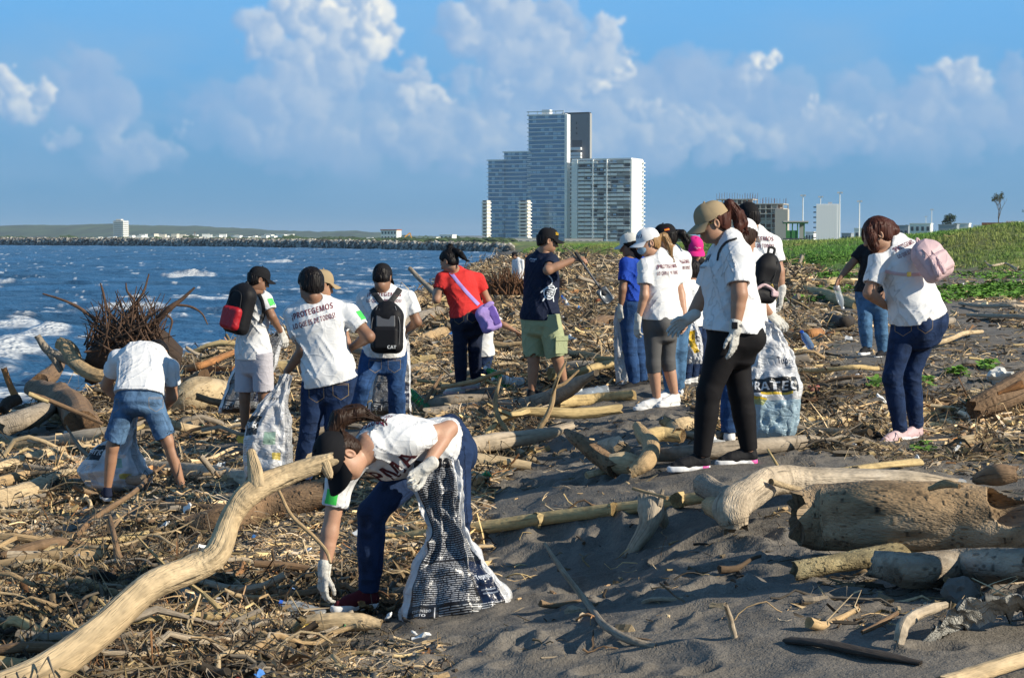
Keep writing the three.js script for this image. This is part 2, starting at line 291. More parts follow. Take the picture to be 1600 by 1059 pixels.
// ------------------------------------------------------------------ the sea: one sheet of real waves, foam where crests break
{
  // photo x, y of a crest, half width in px, height in metres, foam
  const crests = [[25, 508, 75, 0.55, 1], [75, 522, 40, 0.4, 0.9], [25, 556, 70, 0.55, 1.2], [-20, 575, 60, 0.4, 1], [300, 432, 40, 0.55, 1.1], [20, 443, 34, 0.4, 0.9], [165, 440, 14, 0.25, 0.7], [190, 465, 50, 0.42, 0.9], [215, 480, 60, 0.35, 0.8], [120, 494, 70, 0.3, 0.75], [50, 497, 40, 0.3, 0.6],
    [310, 467, 60, 0.3, 0.8], [440, 410, 22, 0.45, 0.9], [392, 410, 60, 0.18, 0.6], [520, 440, 70, 0.3, 0.8], [545, 432, 50, 0.3, 0.8], [600, 420, 60, 0.28, 0.8], [640, 412, 45, 0.3, 0.7], [690, 420, 60, 0.35, 0.9], [660, 432, 50, 0.3, 0.8], [480, 455, 60, 0.25, 0.7], [740, 407, 40, 0.35, 1], [720, 414, 45, 0.3, 0.9], [770, 401, 25, 0.35, 1], [600, 399, 40, 0.3, 0.6], [560, 402, 22, 0.3, 0.6], [536, 397, 16, 0.3, 0.6], [455, 470, 50, 0.22, 0.6], [350, 485, 60, 0.2, 0.5], [130, 425, 12, 0.2, 0.5], [65, 420, 10, 0.2, 0.5], [345, 420, 15, 0.2, 0.5], [540, 452, 60, 0.2, 0.7], [590, 447, 60, 0.2, 0.7], [620, 462, 60, 0.2, 0.6]];
  for (const c of crests) { const k = EYE / (c[1] - HORIZON) ; c.d = FOC * k; c.x = (c[0] - 800) * k; c.w = c[2] * k * 1.35; }
  const ds = [], ts = [];
  for (let d = 14; d < 968; d *= 1.0066) ds.push(d);
  ts.push(-6, -3, -1.5, -0.9, -0.6, -0.45); for (let t = -0.36; t < 0.05; t += 0.00085) ts.push(t);
  const nx = ts.length, ny = ds.length, pos = new Float32Array(nx * ny * 3), col = new Float32Array(nx * ny * 3), uv = new Float32Array(nx * ny * 2), idx = [];
  for (let j = 0; j < ny; j++) {
    const d = ds[j], near = crests.filter((c) => Math.abs(c.d - d) < 3 + c.d * 0.06);
    for (let i = 0; i < nx; i++) {
      const x = ts[i] * d, k = j * nx + i, wx = x * 0.96 + d * 0.28, wd = d * 0.96 - x * 0.28;
      let y = 0.10 * Math.sin(wd * 0.62 + 1.6 * noise(wx * 0.07, wd * 0.05)) + 0.22 * fbm(wx * 0.2, wd * 0.55, 3, 4) + 0.13 * fbm(wx * 0.7, wd * 2.0, 5, 4);
      if (d > 120) y *= 1.25;
      let foam = 0;
      const streak = fbm(wx * 0.35, wd * 1.1, 9, 4), fine = fbm(wx * 2.2, wd * 3.3, 4, 3);
      for (const c of near) {
        const q = (x - c.x) / c.w; if (Math.abs(q) > 1.5) continue;
        const env = Math.exp(-q * q * 1.6), thick = c[3] * (1.5 + c.d * 0.006), s = (d - c.d - 0.5 * c[3] * noise(x * 0.6, 3) - 1.5 * noise(x * 0.12, c.d)) / thick;
        y += 0.62 * c[3] * env * Math.exp(-(s < 0 ? s * s * 2.2 : s * s * 0.5));
        foam = Math.max(foam, c[4] * env * (s < 0.15 ? Math.exp(-((s + 0.7) ** 2) * 0.55) : Math.exp(-((s) ** 2) * 9)) + 0.35 * fine * env);
      }
      const u = shoreX(d) - x; // surf by the beach
      foam = Math.max(foam, smoothstep(streak + fine * 0.4, 0.12, 0.42) * clamp(0.7 * Math.exp(-Math.max(u, 0) / (5 + d * 0.05)), 0, 1), 0.9 * smoothstep(streak * 0.6 + fine * 0.5, 0.26, 0.48) * (d > 60 ? 0.75 : 0.55));
      foam = smoothstep(foam * (0.75 + 0.6 * fbm(wx * 1.1, wd * 0.5, 8, 4)) + 0.3 * fine, 0.26, 0.62);
      y -= 0.02; if (u < 1.5) y = lerp(0.02 * streak, y, smoothstep(u, -1, 1.5));
      pos[k * 3] = x; pos[k * 3 + 1] = y + 0.05 * foam * (0.5 + fine); pos[k * 3 + 2] = -d;
      uv[k * 2] = x / 6; uv[k * 2 + 1] = d / 6;
      const m = 0.85 + 0.7 * fbm(wx * 0.06, wd * 0.16, 6, 3) + 0.5 * fbm(wx * 0.5, wd * 1.6, 3, 3);
      const f2 = clamp(foam * (0.8 + 0.5 * fine), 0, 1);
      col[k * 3] = lerp(0.027 * m, 0.74, f2); col[k * 3 + 1] = lerp(0.098 * m, 0.75, f2); col[k * 3 + 2] = lerp(0.205 * m, 0.74, f2);
    }
  }
  for (let j = 0; j < ny - 1; j++) for (let i = 0; i < nx - 1; i++) { const a = j * nx + i, b = a + 1, e = a + nx, f = e + 1; idx.push(a, b, f, a, f, e); }
  const ripple = dataTexture(512, 512, (u, v) => 0.5 + 0.22 * tnoise(u, v, 40, 90, 3) + 0.22 * tnoise(u, v, 20, 48, 5) + 0.15 * tnoise(u, v, 90, 180, 6));
  structure('sea', geom(pos, idx, { uv, color: col }), std({ vertexColors: true, roughness: 0.28, bumpMap: ripple, bumpScale: 0.12 }));
}
// ------------------------------------------------------------------ far shore: breakwater, hills, town, towers
const box = (w, h, d, x = 0, y = 0, z = 0) => { const g = new THREE.BoxGeometry(w, h, d); g.translate(x, y, z); return g; };
const merge = (list) => mergeGeometries(list.map((g) => { const n = g.index ? g.toNonIndexed() : g; for (const k of Object.keys(n.attributes)) if (!['position', 'normal', 'uv'].includes(k)) n.deleteAttribute(k); if (!n.attributes.uv) n.setAttribute('uv', new THREE.BufferAttribute(new Float32Array(n.attributes.position.count * 2), 2)); return n; }));
const FAR = {
  white: std({ color: C(0.82, 0.82, 0.80), roughness: 0.8 }), white2: std({ color: C(0.80, 0.81, 0.82), roughness: 0.8 }), cream: std({ color: C(0.68, 0.63, 0.54), roughness: 0.8 }),
  grey: std({ color: C(0.22, 0.215, 0.22), roughness: 0.85 }), lightGrey: std({ color: C(0.36, 0.36, 0.35), roughness: 0.85 }), concrete: std({ color: C(0.50, 0.45, 0.39), roughness: 0.9 }),
  glass: std({ color: C(0.15, 0.26, 0.38), roughness: 0.12, metalness: 0.25 }), glassLight: std({ color: C(0.36, 0.50, 0.62), roughness: 0.15, metalness: 0.2 }), dark: std({ color: C(0.05, 0.055, 0.065), roughness: 0.6 }),
  pane: std({ color: C(0.045, 0.06, 0.08), roughness: 0.2 }), terracotta: std({ color: C(0.36, 0.12, 0.06), roughness: 0.8 }), green: std({ color: C(0.035, 0.17, 0.045), roughness: 0.7 }), yellow: std({ color: C(0.62, 0.29, 0.02), roughness: 0.5 }), steel: std({ color: C(0.45, 0.46, 0.47), roughness: 0.5, metalness: 0.3 }), rust: std({ color: C(0.20, 0.07, 0.03), roughness: 0.9 }),
  brown: std({ color: C(0.30, 0.22, 0.17), roughness: 0.9 }), blueGrey: std({ color: C(0.30, 0.34, 0.38), roughness: 0.7 }),
};
// hills behind the town
{
  const pos = [], idx = [], col = [], nx = 420, ny = 26;
  for (let j = 0; j < ny; j++) for (let i = 0; i < nx; i++) {
    const px = -260 + i * 5.2, D = 4300 + j * 90, x = (px - 800) / FOC * 5000;
    const ridge = pw(px, [-260, 20], [0, 46], [60, 47], [130, 50], [190, 46], [260, 41], [330, 33], [400, 29], [470, 24], [530, 28], [560, 22], [620, 13], [760, 12], [900, 6], [1100, 6], [2000, 6]);
    const s = Math.sin(Math.min(1, j / 14) * Math.PI / 2);
    const y = 1.5 + ridge * s * (1 + 0.16 * fbm(x * 0.006, D * 0.004, 1)) + 2.2 * fbm(x * 0.03, D * 0.03, 2) * s + 1.6 * noise(x * 0.09, D * 0.05) * s;
    pos.push(x, y, -D);
    const q = clamp(0.5 + fbm(x * 0.012, D * 0.01, 4), 0, 1), b = 0.8 + 0.5 * noise(x * 0.08, j * 0.6);
    col.push(lerp(0.035, 0.075, q) * b, lerp(0.065, 0.115, q) * b, lerp(0.03, 0.035, q) * b);
  }
  for (let j = 0; j < ny - 1; j++) for (let i = 0; i < nx - 1; i++) { const a = j * nx + i; idx.push(a, a + 1, a + nx + 1, a, a + nx + 1, a + nx); }
  structure('hills', geom(pos, idx, { color: col }), std({ vertexColors: true, roughness: 1 }));
}
// breakwater: a bank of concrete and stone blocks from beyond the left edge to the beach
{
  const r = rng(77), geos = [];
  for (let v = 0; v < 4; v++) { const g = new THREE.IcosahedronGeometry(0.8, 1), p = g.attributes.position; for (let i = 0; i < p.count; i++) { const a = V(p.getX(i), p.getY(i), p.getZ(i)); const n = 1 + 0.45 * noise(a.x * 1.9 + v * 9, a.y * 1.9, a.z * 1.9); p.setXYZ(i, a.x * n, a.y * n * 0.85, a.z * n); } g.computeVertexNormals(); geos.push(g); }
  const n = 9500, m = new THREE.InstancedMesh(geos[0], std({ color: 0xffffff, roughness: 0.95 }), n), M = new THREE.Matrix4(), q = new THREE.Quaternion();
  const path = (px) => at(px, 380, bankD(px)); // comes a little nearer towards the beach
  for (let i = 0; i < n; i++) {
    const px = rr(-330, 800, r), c = path(px), t = rr(-1, 1, r), top = pw(px, [0, 3.6], [300, 3.0], [600, 1.9], [760, 1.5], [800, 1.2]);
    c.z += t * 5; c.y = top * (1 - t * t * 0.85) + rr(-0.4, 0.35, r) - 0.2;
    q.setFromEuler(new THREE.Euler(r() * 6, r() * 6, r() * 6)); const s = rr(0.45, 1.05, r);
    M.compose(c, q, V(s, s, s)); m.setMatrixAt(i, M);
    const b = r() < 0.45 ? rr(0.06, 0.16, r) : rr(0.22, 0.48, r); m.setColorAt(i, C(b * 1.08, b, b * 0.84));
  }
  m.name = 'breakwater_rocks'; m.userData.kind = 'stuff'; tag(m, 'long bank of grey breakwater blocks across the far water', 'breakwater'); scene.add(m);
  const pos = [], idx = []; let k = 0;
  for (let px = -330; px <= 800; px += 10) { const c = path(px), top = pw(px, [0, 3.0], [300, 2.5], [600, 1.5], [760, 1.1], [800, 0.6]); for (const t of [-1, -0.5, 0, 0.5, 1]) { pos.push(c.x, top * (1 - t * t) - 0.3, c.z + t * 6); } if (px > -330) for (let a = 0; a < 4; a++) { const o = (k - 1) * 5 + a; idx.push(o, o + 5, o + 6, o, o + 6, o + 1); } k++; }
  structure('breakwater_bank', geom(pos, idx), std({ color: C(0.10, 0.095, 0.085), roughness: 1, side: THREE.DoubleSide }));
  // scrub on the land just behind it
  const bush = new THREE.IcosahedronGeometry(1, 2), bp = bush.attributes.position; for (let i = 0; i < bp.count; i++) { const a = V(bp.getX(i), bp.getY(i), bp.getZ(i)), q2 = 1 + 0.5 * noise(a.x * 2.6, a.y * 2.6, a.z * 2.6); bp.setXYZ(i, a.x * q2, a.y * q2, a.z * q2); } bush.computeVertexNormals();
  const s = new THREE.InstancedMesh(bush, std({ color: 0xffffff, roughness: 1 }), 900);
  for (let i = 0; i < 900; i++) { const px = i < 520 ? rr(330, 800, r) : rr(-250, 1750, r), D = i < 520 ? rr(1000, 1450, r) : rr(1600, 3600, r), c = at(px, 380, D); c.y = 1.6; const h = rr(0.8, 2.6, r) * (D > 1600 ? 2.2 : 1); M.compose(c, q.identity(), V(h * 2.4, h, h * 1.6)); s.setMatrixAt(i, M); const b = rr(0.6, 1.2, r); s.setColorAt(i, C(0.05 * b, 0.085 * b, 0.026 * b)); }
  s.name = 'coastal_scrub'; s.userData.kind = 'stuff'; tag(s, 'low green scrub on the land behind the breakwater', 'scrub'); scene.add(s);
}
// small far houses
function house(px, py, w, h, D, label, { group, mat = FAR.white, roof, rows = 1, cols = 2, base = 382, depth = 8, turn = -0.35, name = 'house' } = {}) {
  const k = D / FOC, c = at(px, 380, D), W = w * k / Math.cos(turn), top = at(px, py, D).y, ground = Math.min(1.6, at(px, base, D).y), Hh = top - ground;
  const o = thing(name, label, name === 'house' ? 'house' : 'building', group, V(c.x, ground, c.z)); o.rotation.y = turn;
  mesh('wall', merge([box(W, Hh, depth, 0, Hh / 2, 0)]), mat, o);
  mesh('roof', roof ? box(W + 0.8, 0.9, depth + 0.8, 0, Hh + 0.45, 0) : box(W + 0.3, 0.35, depth + 0.3, 0, Hh + 0.17, 0), roof || mat, o);
  for (let r = 0; r < rows; r++) for (let q = 0; q < cols; q++) { const cw = W / cols, ch = Hh / rows; mesh('window', box(cw * 0.5, ch * 0.45, 0.2, -W / 2 + cw * (q + 0.5), ch * (r + 0.5), depth / 2 + 0.05), FAR.pane, o); }
  return o;
}
{
  const r = rng(4), G = 'tiny white houses of the far town behind the breakwater';
  for (let i = 0; i < 92; i++) { const px = i < 70 ? 205 + i * 3.6 + rr(-1, 1, r) : i < 78 ? 150 + (i - 70) * 5 : 470 + (i - 78) * 9; const tp = i < 70 ? rr(365.5, 373, r) : i < 78 ? rr(370, 374, r) : rr(371, 376, r); house(px, tp, rr(4, 11, r), 6, 1900 + rr(-100, 500, r), 'tiny white flat-roofed house in the far town behind the breakwater', { group: G, mat: r() < 0.75 ? FAR.white : r() < 0.5 ? FAR.white2 : FAR.cream, base: 381, cols: 2, turn: rr(-0.6, 0.2, r) }); }
  // white tower block far left
  const D = 2500, k = D / FOC, c = at(188.5, 380, D), o = thing('apartment_tower', 'white tower block standing alone far left behind the breakwater', 'building', null, V(c.x, 1.5, c.z)); o.rotation.y = -0.35;
  const top = at(188, 344.5, D).y - 1.5, w = 21 * k * 0.86; mesh('wall', box(w, top, 13, 0, top / 2, 0), FAR.white, o); mesh('roof', box(w * 0.5, 2, 6, -2, top + 1, 0), FAR.cream, o);
  for (let f = 0; f < 10; f++) { mesh('balcony', box(w + 1.6, 0.5, 14.6, 0, f * top / 10 + 0.4, 0), FAR.cream, o); mesh('window_band', box(w * 0.86, 0.9, 0.3, 0, f * top / 10 + 2.1, 6.55), FAR.blueGrey, o); mesh('window_band', box(0.3, 0.9, 10, w / 2 + 0.05, f * top / 10 + 2.1, 0), FAR.blueGrey, o); }
  const mast = at(304, 375, 1900), m = thing('radio_mast', 'thin red and white mast rising among the far white houses', 'mast', null, V(mast.x, 1.5, mast.z)); mesh('pole', new THREE.CylinderGeometry(0.25, 0.4, 10, 6).translate(0, 5, 0), FAR.rust, m); mesh('crossbar', box(3, 0.3, 0.3, 0, 8, 0), FAR.white, m);
  house(611, 360, 25, 20, 1500, 'white block with a red roof edge left of the yellow digger', { name: 'apartment_block', roof: FAR.terracotta, rows: 3, cols: 5, depth: 10 });
  house(668, 371, 34, 12, 1250, 'long low white building right of the yellow digger', { name: 'warehouse', cols: 5, base: 383 }); house(700, 367, 20, 12, 1260, 'white two-storey building between the low white hall and the grey shed', { name: 'white_building', cols: 3, rows: 2, base: 383 });
  house(738, 369, 38, 12, 1240, 'grey blue shed beside the foot of the glass tower', { name: 'shed', mat: FAR.blueGrey, cols: 4, base: 384, turn: 0 }); house(655, 376, 24, 8, 1230, 'low white annex in front of the long white building', { name: 'annex', cols: 3, base: 384 });
  // yellow digger
  const e = at(628, 384, 1150), x = thing('excavator', 'yellow long-armed digger on the point left of the white halls', 'digger', null, V(e.x, 1.7, e.z)); x.rotation.y = 0.2;
  mesh('track', merge([box(4.6, 0.9, 0.9, 0, 0.45, 1.2), box(4.6, 0.9, 0.9, 0, 0.45, -1.2)]), FAR.dark, x); mesh('body', merge([box(3.8, 1.5, 2.6, -0.6, 1.7, 0)]), FAR.yellow, x); mesh('cab', box(1.4, 1.7, 1.3, 0.9, 2.5, 0.6), FAR.glass, x);
  const arm = (x0, y0, x1, y1, t) => { const l = Math.hypot(x1 - x0, y1 - y0), g = box(l, t, 0.6, 0, 0, 0); g.rotateZ(Math.atan2(y1 - y0, x1 - x0)); g.translate((x0 + x1) / 2, (y0 + y1) / 2, 0); return g; };
  mesh('arm', merge([arm(0.5, 2, 5.2, 5.6, 0.8), arm(5.2, 5.6, 6.4, 1.6, 0.6)]), FAR.yellow, x); mesh('bucket', box(1.3, 1.2, 1.1, 6.4, 1.2, 0), FAR.dark, x);
}
// towers
const TURN = -0.4;
function tower(name, label, pxMid, D, build) { const c = at(pxMid, 380, D), o = thing(name, label, 'tower', null, V(c.x, 1.4, c.z)); o.rotation.y = TURN; build(o, D / FOC / Math.cos(TURN), (py) => at(pxMid, py, D).y - 1.4); return o; }
tower('glass_tower', 'tallest stepped glass apartment tower with white floor edges', 825, 1500, (o, k, Y) => {
  const blocks = [[-61, -33, 249.5], [-36, 5, 237], [2, 59, 180.5]]; const Z = 5, floor = 3.45; const r = rng(8);
  for (const [a, b, top] of blocks) {
    const x0 = a * k, x1 = b * k, w = x1 - x0, h = Y(top), n = Math.round(h / floor), cx = (x0 + x1) / 2;
    mesh('glass_wall', box(w - 0.5, h - 0.6, Z - 0.6, cx, h / 2, 0), FAR.glass, o);
    for (let f = 1; f <= n; f++) mesh('floor_slab', box(w + (f > n * 0.45 ? 1.2 : 0.3), f === n ? 1.1 : 0.62, Z + 1.0, cx - 0.3, f * h / n, 0), FAR.white2, o);
    const cols = Math.round(w / 3.6);
    for (let f = 0; f < n; f++) for (let q = 0; q < cols; q++) { if (r() < 0.3) continue; const light = r() < (f < n * 0.5 ? 0.55 : 0.3); mesh('window_pane', box(w / cols * 0.86, h / n * 0.6, 0.16, x0 + (q + 0.5) * w / cols, (f + 0.52) * h / n, Z / 2 - 0.2), light ? FAR.glassLight : FAR.glass, o); }
  }
  const h = Y(180.5); mesh('end_wall', box(2.2, h, Z + 2.4, 60.5 * k, h / 2, 0), FAR.white, o);
  mesh('parapet', merge([box(57 * k, 0.8, 0.4, 30 * k, h + 2.6, 5), ...[4, 18, 32, 46, 58].map((q) => box(0.5, 3, 0.4, q * k, h + 1.4, 5))]), FAR.white2, o); mesh('roof_box', box(7, 4.5, 6, 28 * k, h + 2.2, -2), FAR.white, o);
});
tower('grey_tower', 'dark grey windowless slab tower behind the glass tower', 906, 1560, (o, k, Y) => {
  const h = Y(177.5); mesh('wall', box(40 * k, h, 4, -1, h / 2, 6), FAR.grey, o); mesh('edge_strip', box(1, h - 1, 4.4, 19.6 * k, h / 2, 6), FAR.lightGrey, o); mesh('roof_edge', box(40 * k + 0.8, 1.2, 4.8, -1, h, 6), FAR.dark, o);
  for (const py of [193, 201, 209]) mesh('window', box(1.4, 2, 0.3, 0, Y(py), 8.1), FAR.dark, o);
  mesh('opening', box(9, 7, 0.5, 0.5, Y(226), 8.05), FAR.dark, o);
  for (const py of [233, 241, 246]) mesh('balcony', box(17, 2.2, 4, -3.5, Y(py), 9.8), FAR.white2, o);
  for (let f = 0; f < 6; f++) mesh('window', box(3, 1.8, 0.3, -9, Y(224 + f * 5), 8.1), FAR.glassLight, o);
});
tower('white_tower', 'broad white apartment tower with stacked balconies right of the grey slab', 955, 1480, (o, k, Y) => {
  const h = Y(250), n = 20, r = rng(12), Z = 30, x0 = -50 * k, x1 = 38 * k, w = x1 - x0, fl = h / n;
  mesh('core', box(w - 2, h - 1, Z - 4, (x0 + x1) / 2, h / 2, -0.5), FAR.lightGrey, o);
  mesh('end_wall', box(1.4, h, Z, x1 + 0.4, h / 2, 0), FAR.white, o); mesh('left_wall', box(9 * k, h, Z - 1, x0 + 3.5 * k, h / 2, 0.8), FAR.white, o);
  for (const q of [0.36, 0.6]) mesh('fin', box(0.9, h, 4, x0 + w * q, h / 2, Z / 2 - 1), FAR.white, o);
  mesh('roof_edge', box(w + 1.2, 1.3, Z - 1, (x0 + x1) / 2, h + 0.2, 0), FAR.white, o);
  const cols = 8, cw = (w - 9 * k) / cols;
  for (let f = 0; f < n; f++) {
    mesh('floor_slab', box(w - 9 * k, 0.45, 3.4, (x0 + x1) / 2 + 4 * k, f * fl + 0.3, Z / 2 - 1.2), FAR.white2, o);
    for (let q = 0; q < cols; q++) { const x = x0 + 9 * k + (q + 0.5) * cw; const solid = r() < (q < 2 ? 0.9 : 0.66); if (solid) mesh('balcony_front', box(cw * 0.95, fl * 0.56, 0.25, x, f * fl + fl * 0.34, Z / 2 + 0.6), q < 3 || r() < 0.6 ? FAR.white : FAR.lightGrey, o); else mesh('dark_window', box(cw * 0.9, fl * 0.8, 0.3, x, f * fl + fl * 0.55, Z / 2 - 2.2), r() < 0.5 ? FAR.dark : FAR.blueGrey, o); if (r() < 0.55) mesh('window', box(cw * 0.45, fl * 0.45, 0.25, x, f * fl + fl * 0.6, Z / 2 - 2.1), r() < 0.5 ? FAR.dark : FAR.glassLight, o); }
    mesh('side_balcony', box(3.4, 0.9, 3.6, x1 + 1.4, f * fl + 0.9, -Z / 2 + 3), FAR.white, o); mesh('side_balcony', box(2.6, 0.9, 5, x0 - 0.6, f * fl + 0.9, Z / 2 - 2), FAR.white, o);
  }
});
for (const [px, top, w, label] of [[760, 313, 9, 'slim white balcony tower left of the glass tower'], [820, 313, 16, 'slim white balcony tower in front of the glass tower']]) tower('balcony_tower', label, px, 1440, (o, k, Y) => {
  const h = Y(top); mesh('wall', box(w * k * 0.8, h, 7, 0, h / 2, 0), FAR.cream, o); for (let f = 0; f < 12; f++) { mesh('balcony', box(w * k, 0.9, 8.6, 0, f * h / 12 + 0.8, 0), FAR.white, o); mesh('window', box(w * k * 0.5, 1.1, 0.3, 0, f * h / 12 + 2.1, 3.5), FAR.dark, o); }
});
house(803, 372.5, 96, 12, 1400, 'long grey wall building at the foot of the glass tower', { name: 'podium', mat: FAR.lightGrey, cols: 9, base: 385, depth: 10, turn: 0 });
house(912, 373, 60, 12, 1400, 'low grey podium between the glass and white towers', { name: 'podium', mat: FAR.lightGrey, cols: 6, base: 384, depth: 8, turn: 0 });
// building under construction
{
  const D = 1000, k = D / FOC, c = at(1180, 380, D), o = thing('unfinished_building', 'unfinished concrete frame building bristling with rebar behind the cap wearers', 'building', null, V(c.x, 1.5, c.z)); o.rotation.y = -0.3; const r = rng(3);
  const parts = [[-54, 0, 311, 18], [-6, 46, 318.5, 20]];
  for (const [a, b, top, dz] of parts) {
    const kk = k / Math.cos(0.3), x0 = a * kk, x1 = b * kk, w = x1 - x0, h = at(1180, top, D).y - 1.5, n = 8, cols = Math.round(w / 3.1);
    mesh('core_wall', box(w * 0.7, h - 0.5, dz * 0.4, (x0 + x1) / 2, h / 2, -2), FAR.brown, o);
    for (let f = 1; f <= n; f++) mesh('floor_slab', box(w, 0.5, dz, (x0 + x1) / 2, f * h / n - 0.25, 0), FAR.concrete, o);
    for (let q = 0; q <= cols; q++) for (const z of [dz / 2 - 0.5, -dz / 2 + 0.5]) mesh('column', box(0.6, h, 0.6, x0 + 0.3 + q * (w - 0.6) / cols, h / 2, z), FAR.concrete, o);
    for (let f = 0; f < n; f++) for (let q = 0; q < cols; q++) if (r() < 0.35) mesh('infill_wall', box((w - 0.6) / cols * 0.9, h / n * 0.62, 0.3, x0 + 0.3 + (q + 0.5) * (w - 0.6) / cols, f * h / n + h / n * 0.35, dz / 2 - 1.2), r() < 0.5 ? FAR.concrete : FAR.brown, o);
    for (let q = 0; q <= cols * 2; q++) for (const z of [dz / 2 - 1, 0, -dz / 2 + 1]) if (r() < 0.75) mesh('rebar', box(0.14, rr(2, 4.6, r), 0.14, x0 + q * w / cols / 2, h + 1.4, z), FAR.rust, o);
  }
  mesh('stair_core', box(7, 18, 6, 46 * k, 9, 9), FAR.concrete, o);
}
// green kiosk
{
  const D = 340, k = D / FOC, c = at(1243, 372, D), y0 = at(1243, 374, D).y, o = thing('green_pavilion', 'small green roofed pavilion at the back of the dune', 'pavilion', null, V(c.x, y0, c.z)); o.rotation.y = -0.1;
  mesh('roof', new RoundedBoxGeometry(39 * k, 0.3, 3.4, 2, 0.05).translate(0, 27.5 * k, 0), FAR.lightGrey, o); mesh('fascia', box(38 * k, 0.25, 3.2, 0, 25.6 * k, 0), FAR.green, o);
  mesh('wall', box(17 * k, 14 * k, 2.4, -5 * k, 7 * k, 0), FAR.green, o); for (const q of [-14, -5, 3, 13]) mesh('post', box(0.22, 26 * k, 0.22, q * k, 13 * k, 1.2), FAR.green, o); mesh('back_post', box(1, 26 * k, 0.3, 11 * k, 13 * k, -1), FAR.lightGrey, o);
  mesh('base_skirting', box(37 * k, 0.25, 2.8, 0, 0.1, 0), FAR.dark, o);
}
// white grandstand screen with its stair of slabs, light poles
{
  const D = 600, k = D / FOC, c = at(1293, 374, D), y0 = at(1293, 376, D).y, o = thing('white_block', 'blank white slab building between tall light poles', 'building', null, V(c.x, y0, c.z)); o.rotation.y = -0.18;
  const h = 57 * k; mesh('wall', box(37 * k, h, 5, 0.3, h / 2, 0), FAR.white2, o); for (let q = 1; q < 9; q++) mesh('wall_panel', box(37 * k / 9 - 0.12, h - 0.3, 0.1, 0.3 - 18.5 * k + (q - 0.5) * 37 * k / 9, h / 2, 2.54), FAR.white2, o);
  for (let f = 0; f < 7; f++) mesh('side_slab', box(0.9, 0.35, 3, -18.5 * k - 0.2, (f + 0.6) * h / 7.2, 0), FAR.dark, o); mesh('roof_unit', box(1.4, 0.7, 1, 4 * k, h + 0.3, 0), FAR.steel, o);
  for (const [px, top, DD, label] of [[1254.5, 305, 560, 'floodlight pole left of the blank white slab building'], [1282, 307, 640, 'floodlight pole rising behind the blank white slab building'], [1312, 300.5, 560, 'tallest floodlight pole at the right edge of the white slab building'], [1343, 314, 600, 'floodlight pole standing alone right of the white slab building'], [1456, 327, 900, 'faint distant pole above the right-hand houses'], [1447, 338, 1200, 'shortest distant pole left of the faint one above the houses']]) {
    const b = at(px, 378, DD), t = at(px, top, DD), p = thing('light_pole', label, 'light pole', null, V(b.x, b.y - 1, b.z)); const hh = t.y - b.y + 1;
    mesh('mast', new THREE.CylinderGeometry(0.14, 0.24, hh, 8).translate(0, hh / 2, 0), FAR.white, p); mesh('lamp_head', merge([box(1.6, 0.25, 0.4, 0, hh, 0), box(0.45, 0.5, 0.4, -0.6, hh - 0.1, 0.2), box(0.45, 0.5, 0.4, 0.6, hh - 0.1, 0.2)]), FAR.steel, p);
  }
}
// houses along the right skyline
house(1268, 363, 12, 10, 800, 'small white building with windows between pavilion and white slab', { base: 376, cols: 3 }); house(1325, 365, 14, 10, 850, 'pale low roof right of the white slab building', { base: 376, mat: FAR.blueGrey, cols: 3 }); house(1346, 357.5, 16, 10, 780, 'small white house behind the lone floodlight pole', { base: 376, cols: 2 });
house(1440, 350, 30, 10, 700, 'white flat house with two storeys left of the round bush', { base: 372, cols: 4, rows: 2 }); house(1411, 353, 20, 10, 720, 'grey flat house behind the bending woman', { base: 372, mat: FAR.blueGrey, cols: 3 });
house(1483, 352, 26, 10, 640, 'blue grey modern house behind the round bush', { base: 368, mat: FAR.blueGrey, cols: 4 }); house(1505, 350, 20, 10, 660, 'white house right of the blue grey modern one', { base: 368, cols: 2 }); house(1532, 353, 16, 10, 640, 'low white bungalow left of the red roof', { base: 366, cols: 3 });
house(1560, 352, 40, 10, 600, 'house with a red tiled roof beside the bare tree', { base: 364, mat: FAR.cream, roof: FAR.terracotta, cols: 4 }); house(1584, 347, 18, 10, 600, 'white cube house right of the red roof', { base: 364, cols: 2 }); house(1000, 378, 40, 6, 1200, 'long pale wall at the foot of the white tower', { name: 'perimeter_wall', base: 385, mat: FAR.lightGrey, cols: 5, turn: 0 }); house(1395, 362, 22, 8, 900, 'low distant roof behind the two women on the right', { base: 374, cols: 3, mat: FAR.white2 });
// ------------------------------------------------------------------ driftwood
const grainTex = dataTexture(256, 1024, (u, v) => { // bleached grain along v
  const w = u + 0.012 * tnoise(u, v, 4, 6, 2);
  let n = 0.86 + 0.07 * tnoise(w, v, 64, 10, 3) + 0.06 * tnoise(w, v, 24, 6, 4) + 0.07 * tnoise(w, v, 128, 64, 5) + 0.10 * tnoise(u, v, 8, 20, 6) + 0.10 * tnoise(u, v, 20, 60, 8);
  const crack = tnoise(w, v, 30, 3, 9); if (crack > 0.62) n -= (crack - 0.62) * 1.7;
  const stain = tnoise(u, v, 3, 11, 12); if (stain > 0.35) n -= (stain - 0.35) * 0.5;
  return [n, n * 0.985, n * 0.96];
});
const grainBump = dataTexture(256, 1024, (u, v) => { const w = u + 0.012 * tnoise(u, v, 4, 6, 2); let n = 0.6 + 0.10 * tnoise(w, v, 64, 10, 3) + 0.14 * tnoise(w, v, 128, 64, 5) + 0.2 * tnoise(u, v, 12, 32, 7); const crack = tnoise(w, v, 30, 3, 9); if (crack > 0.6) n -= (crack - 0.6) * 1.8; return n; });
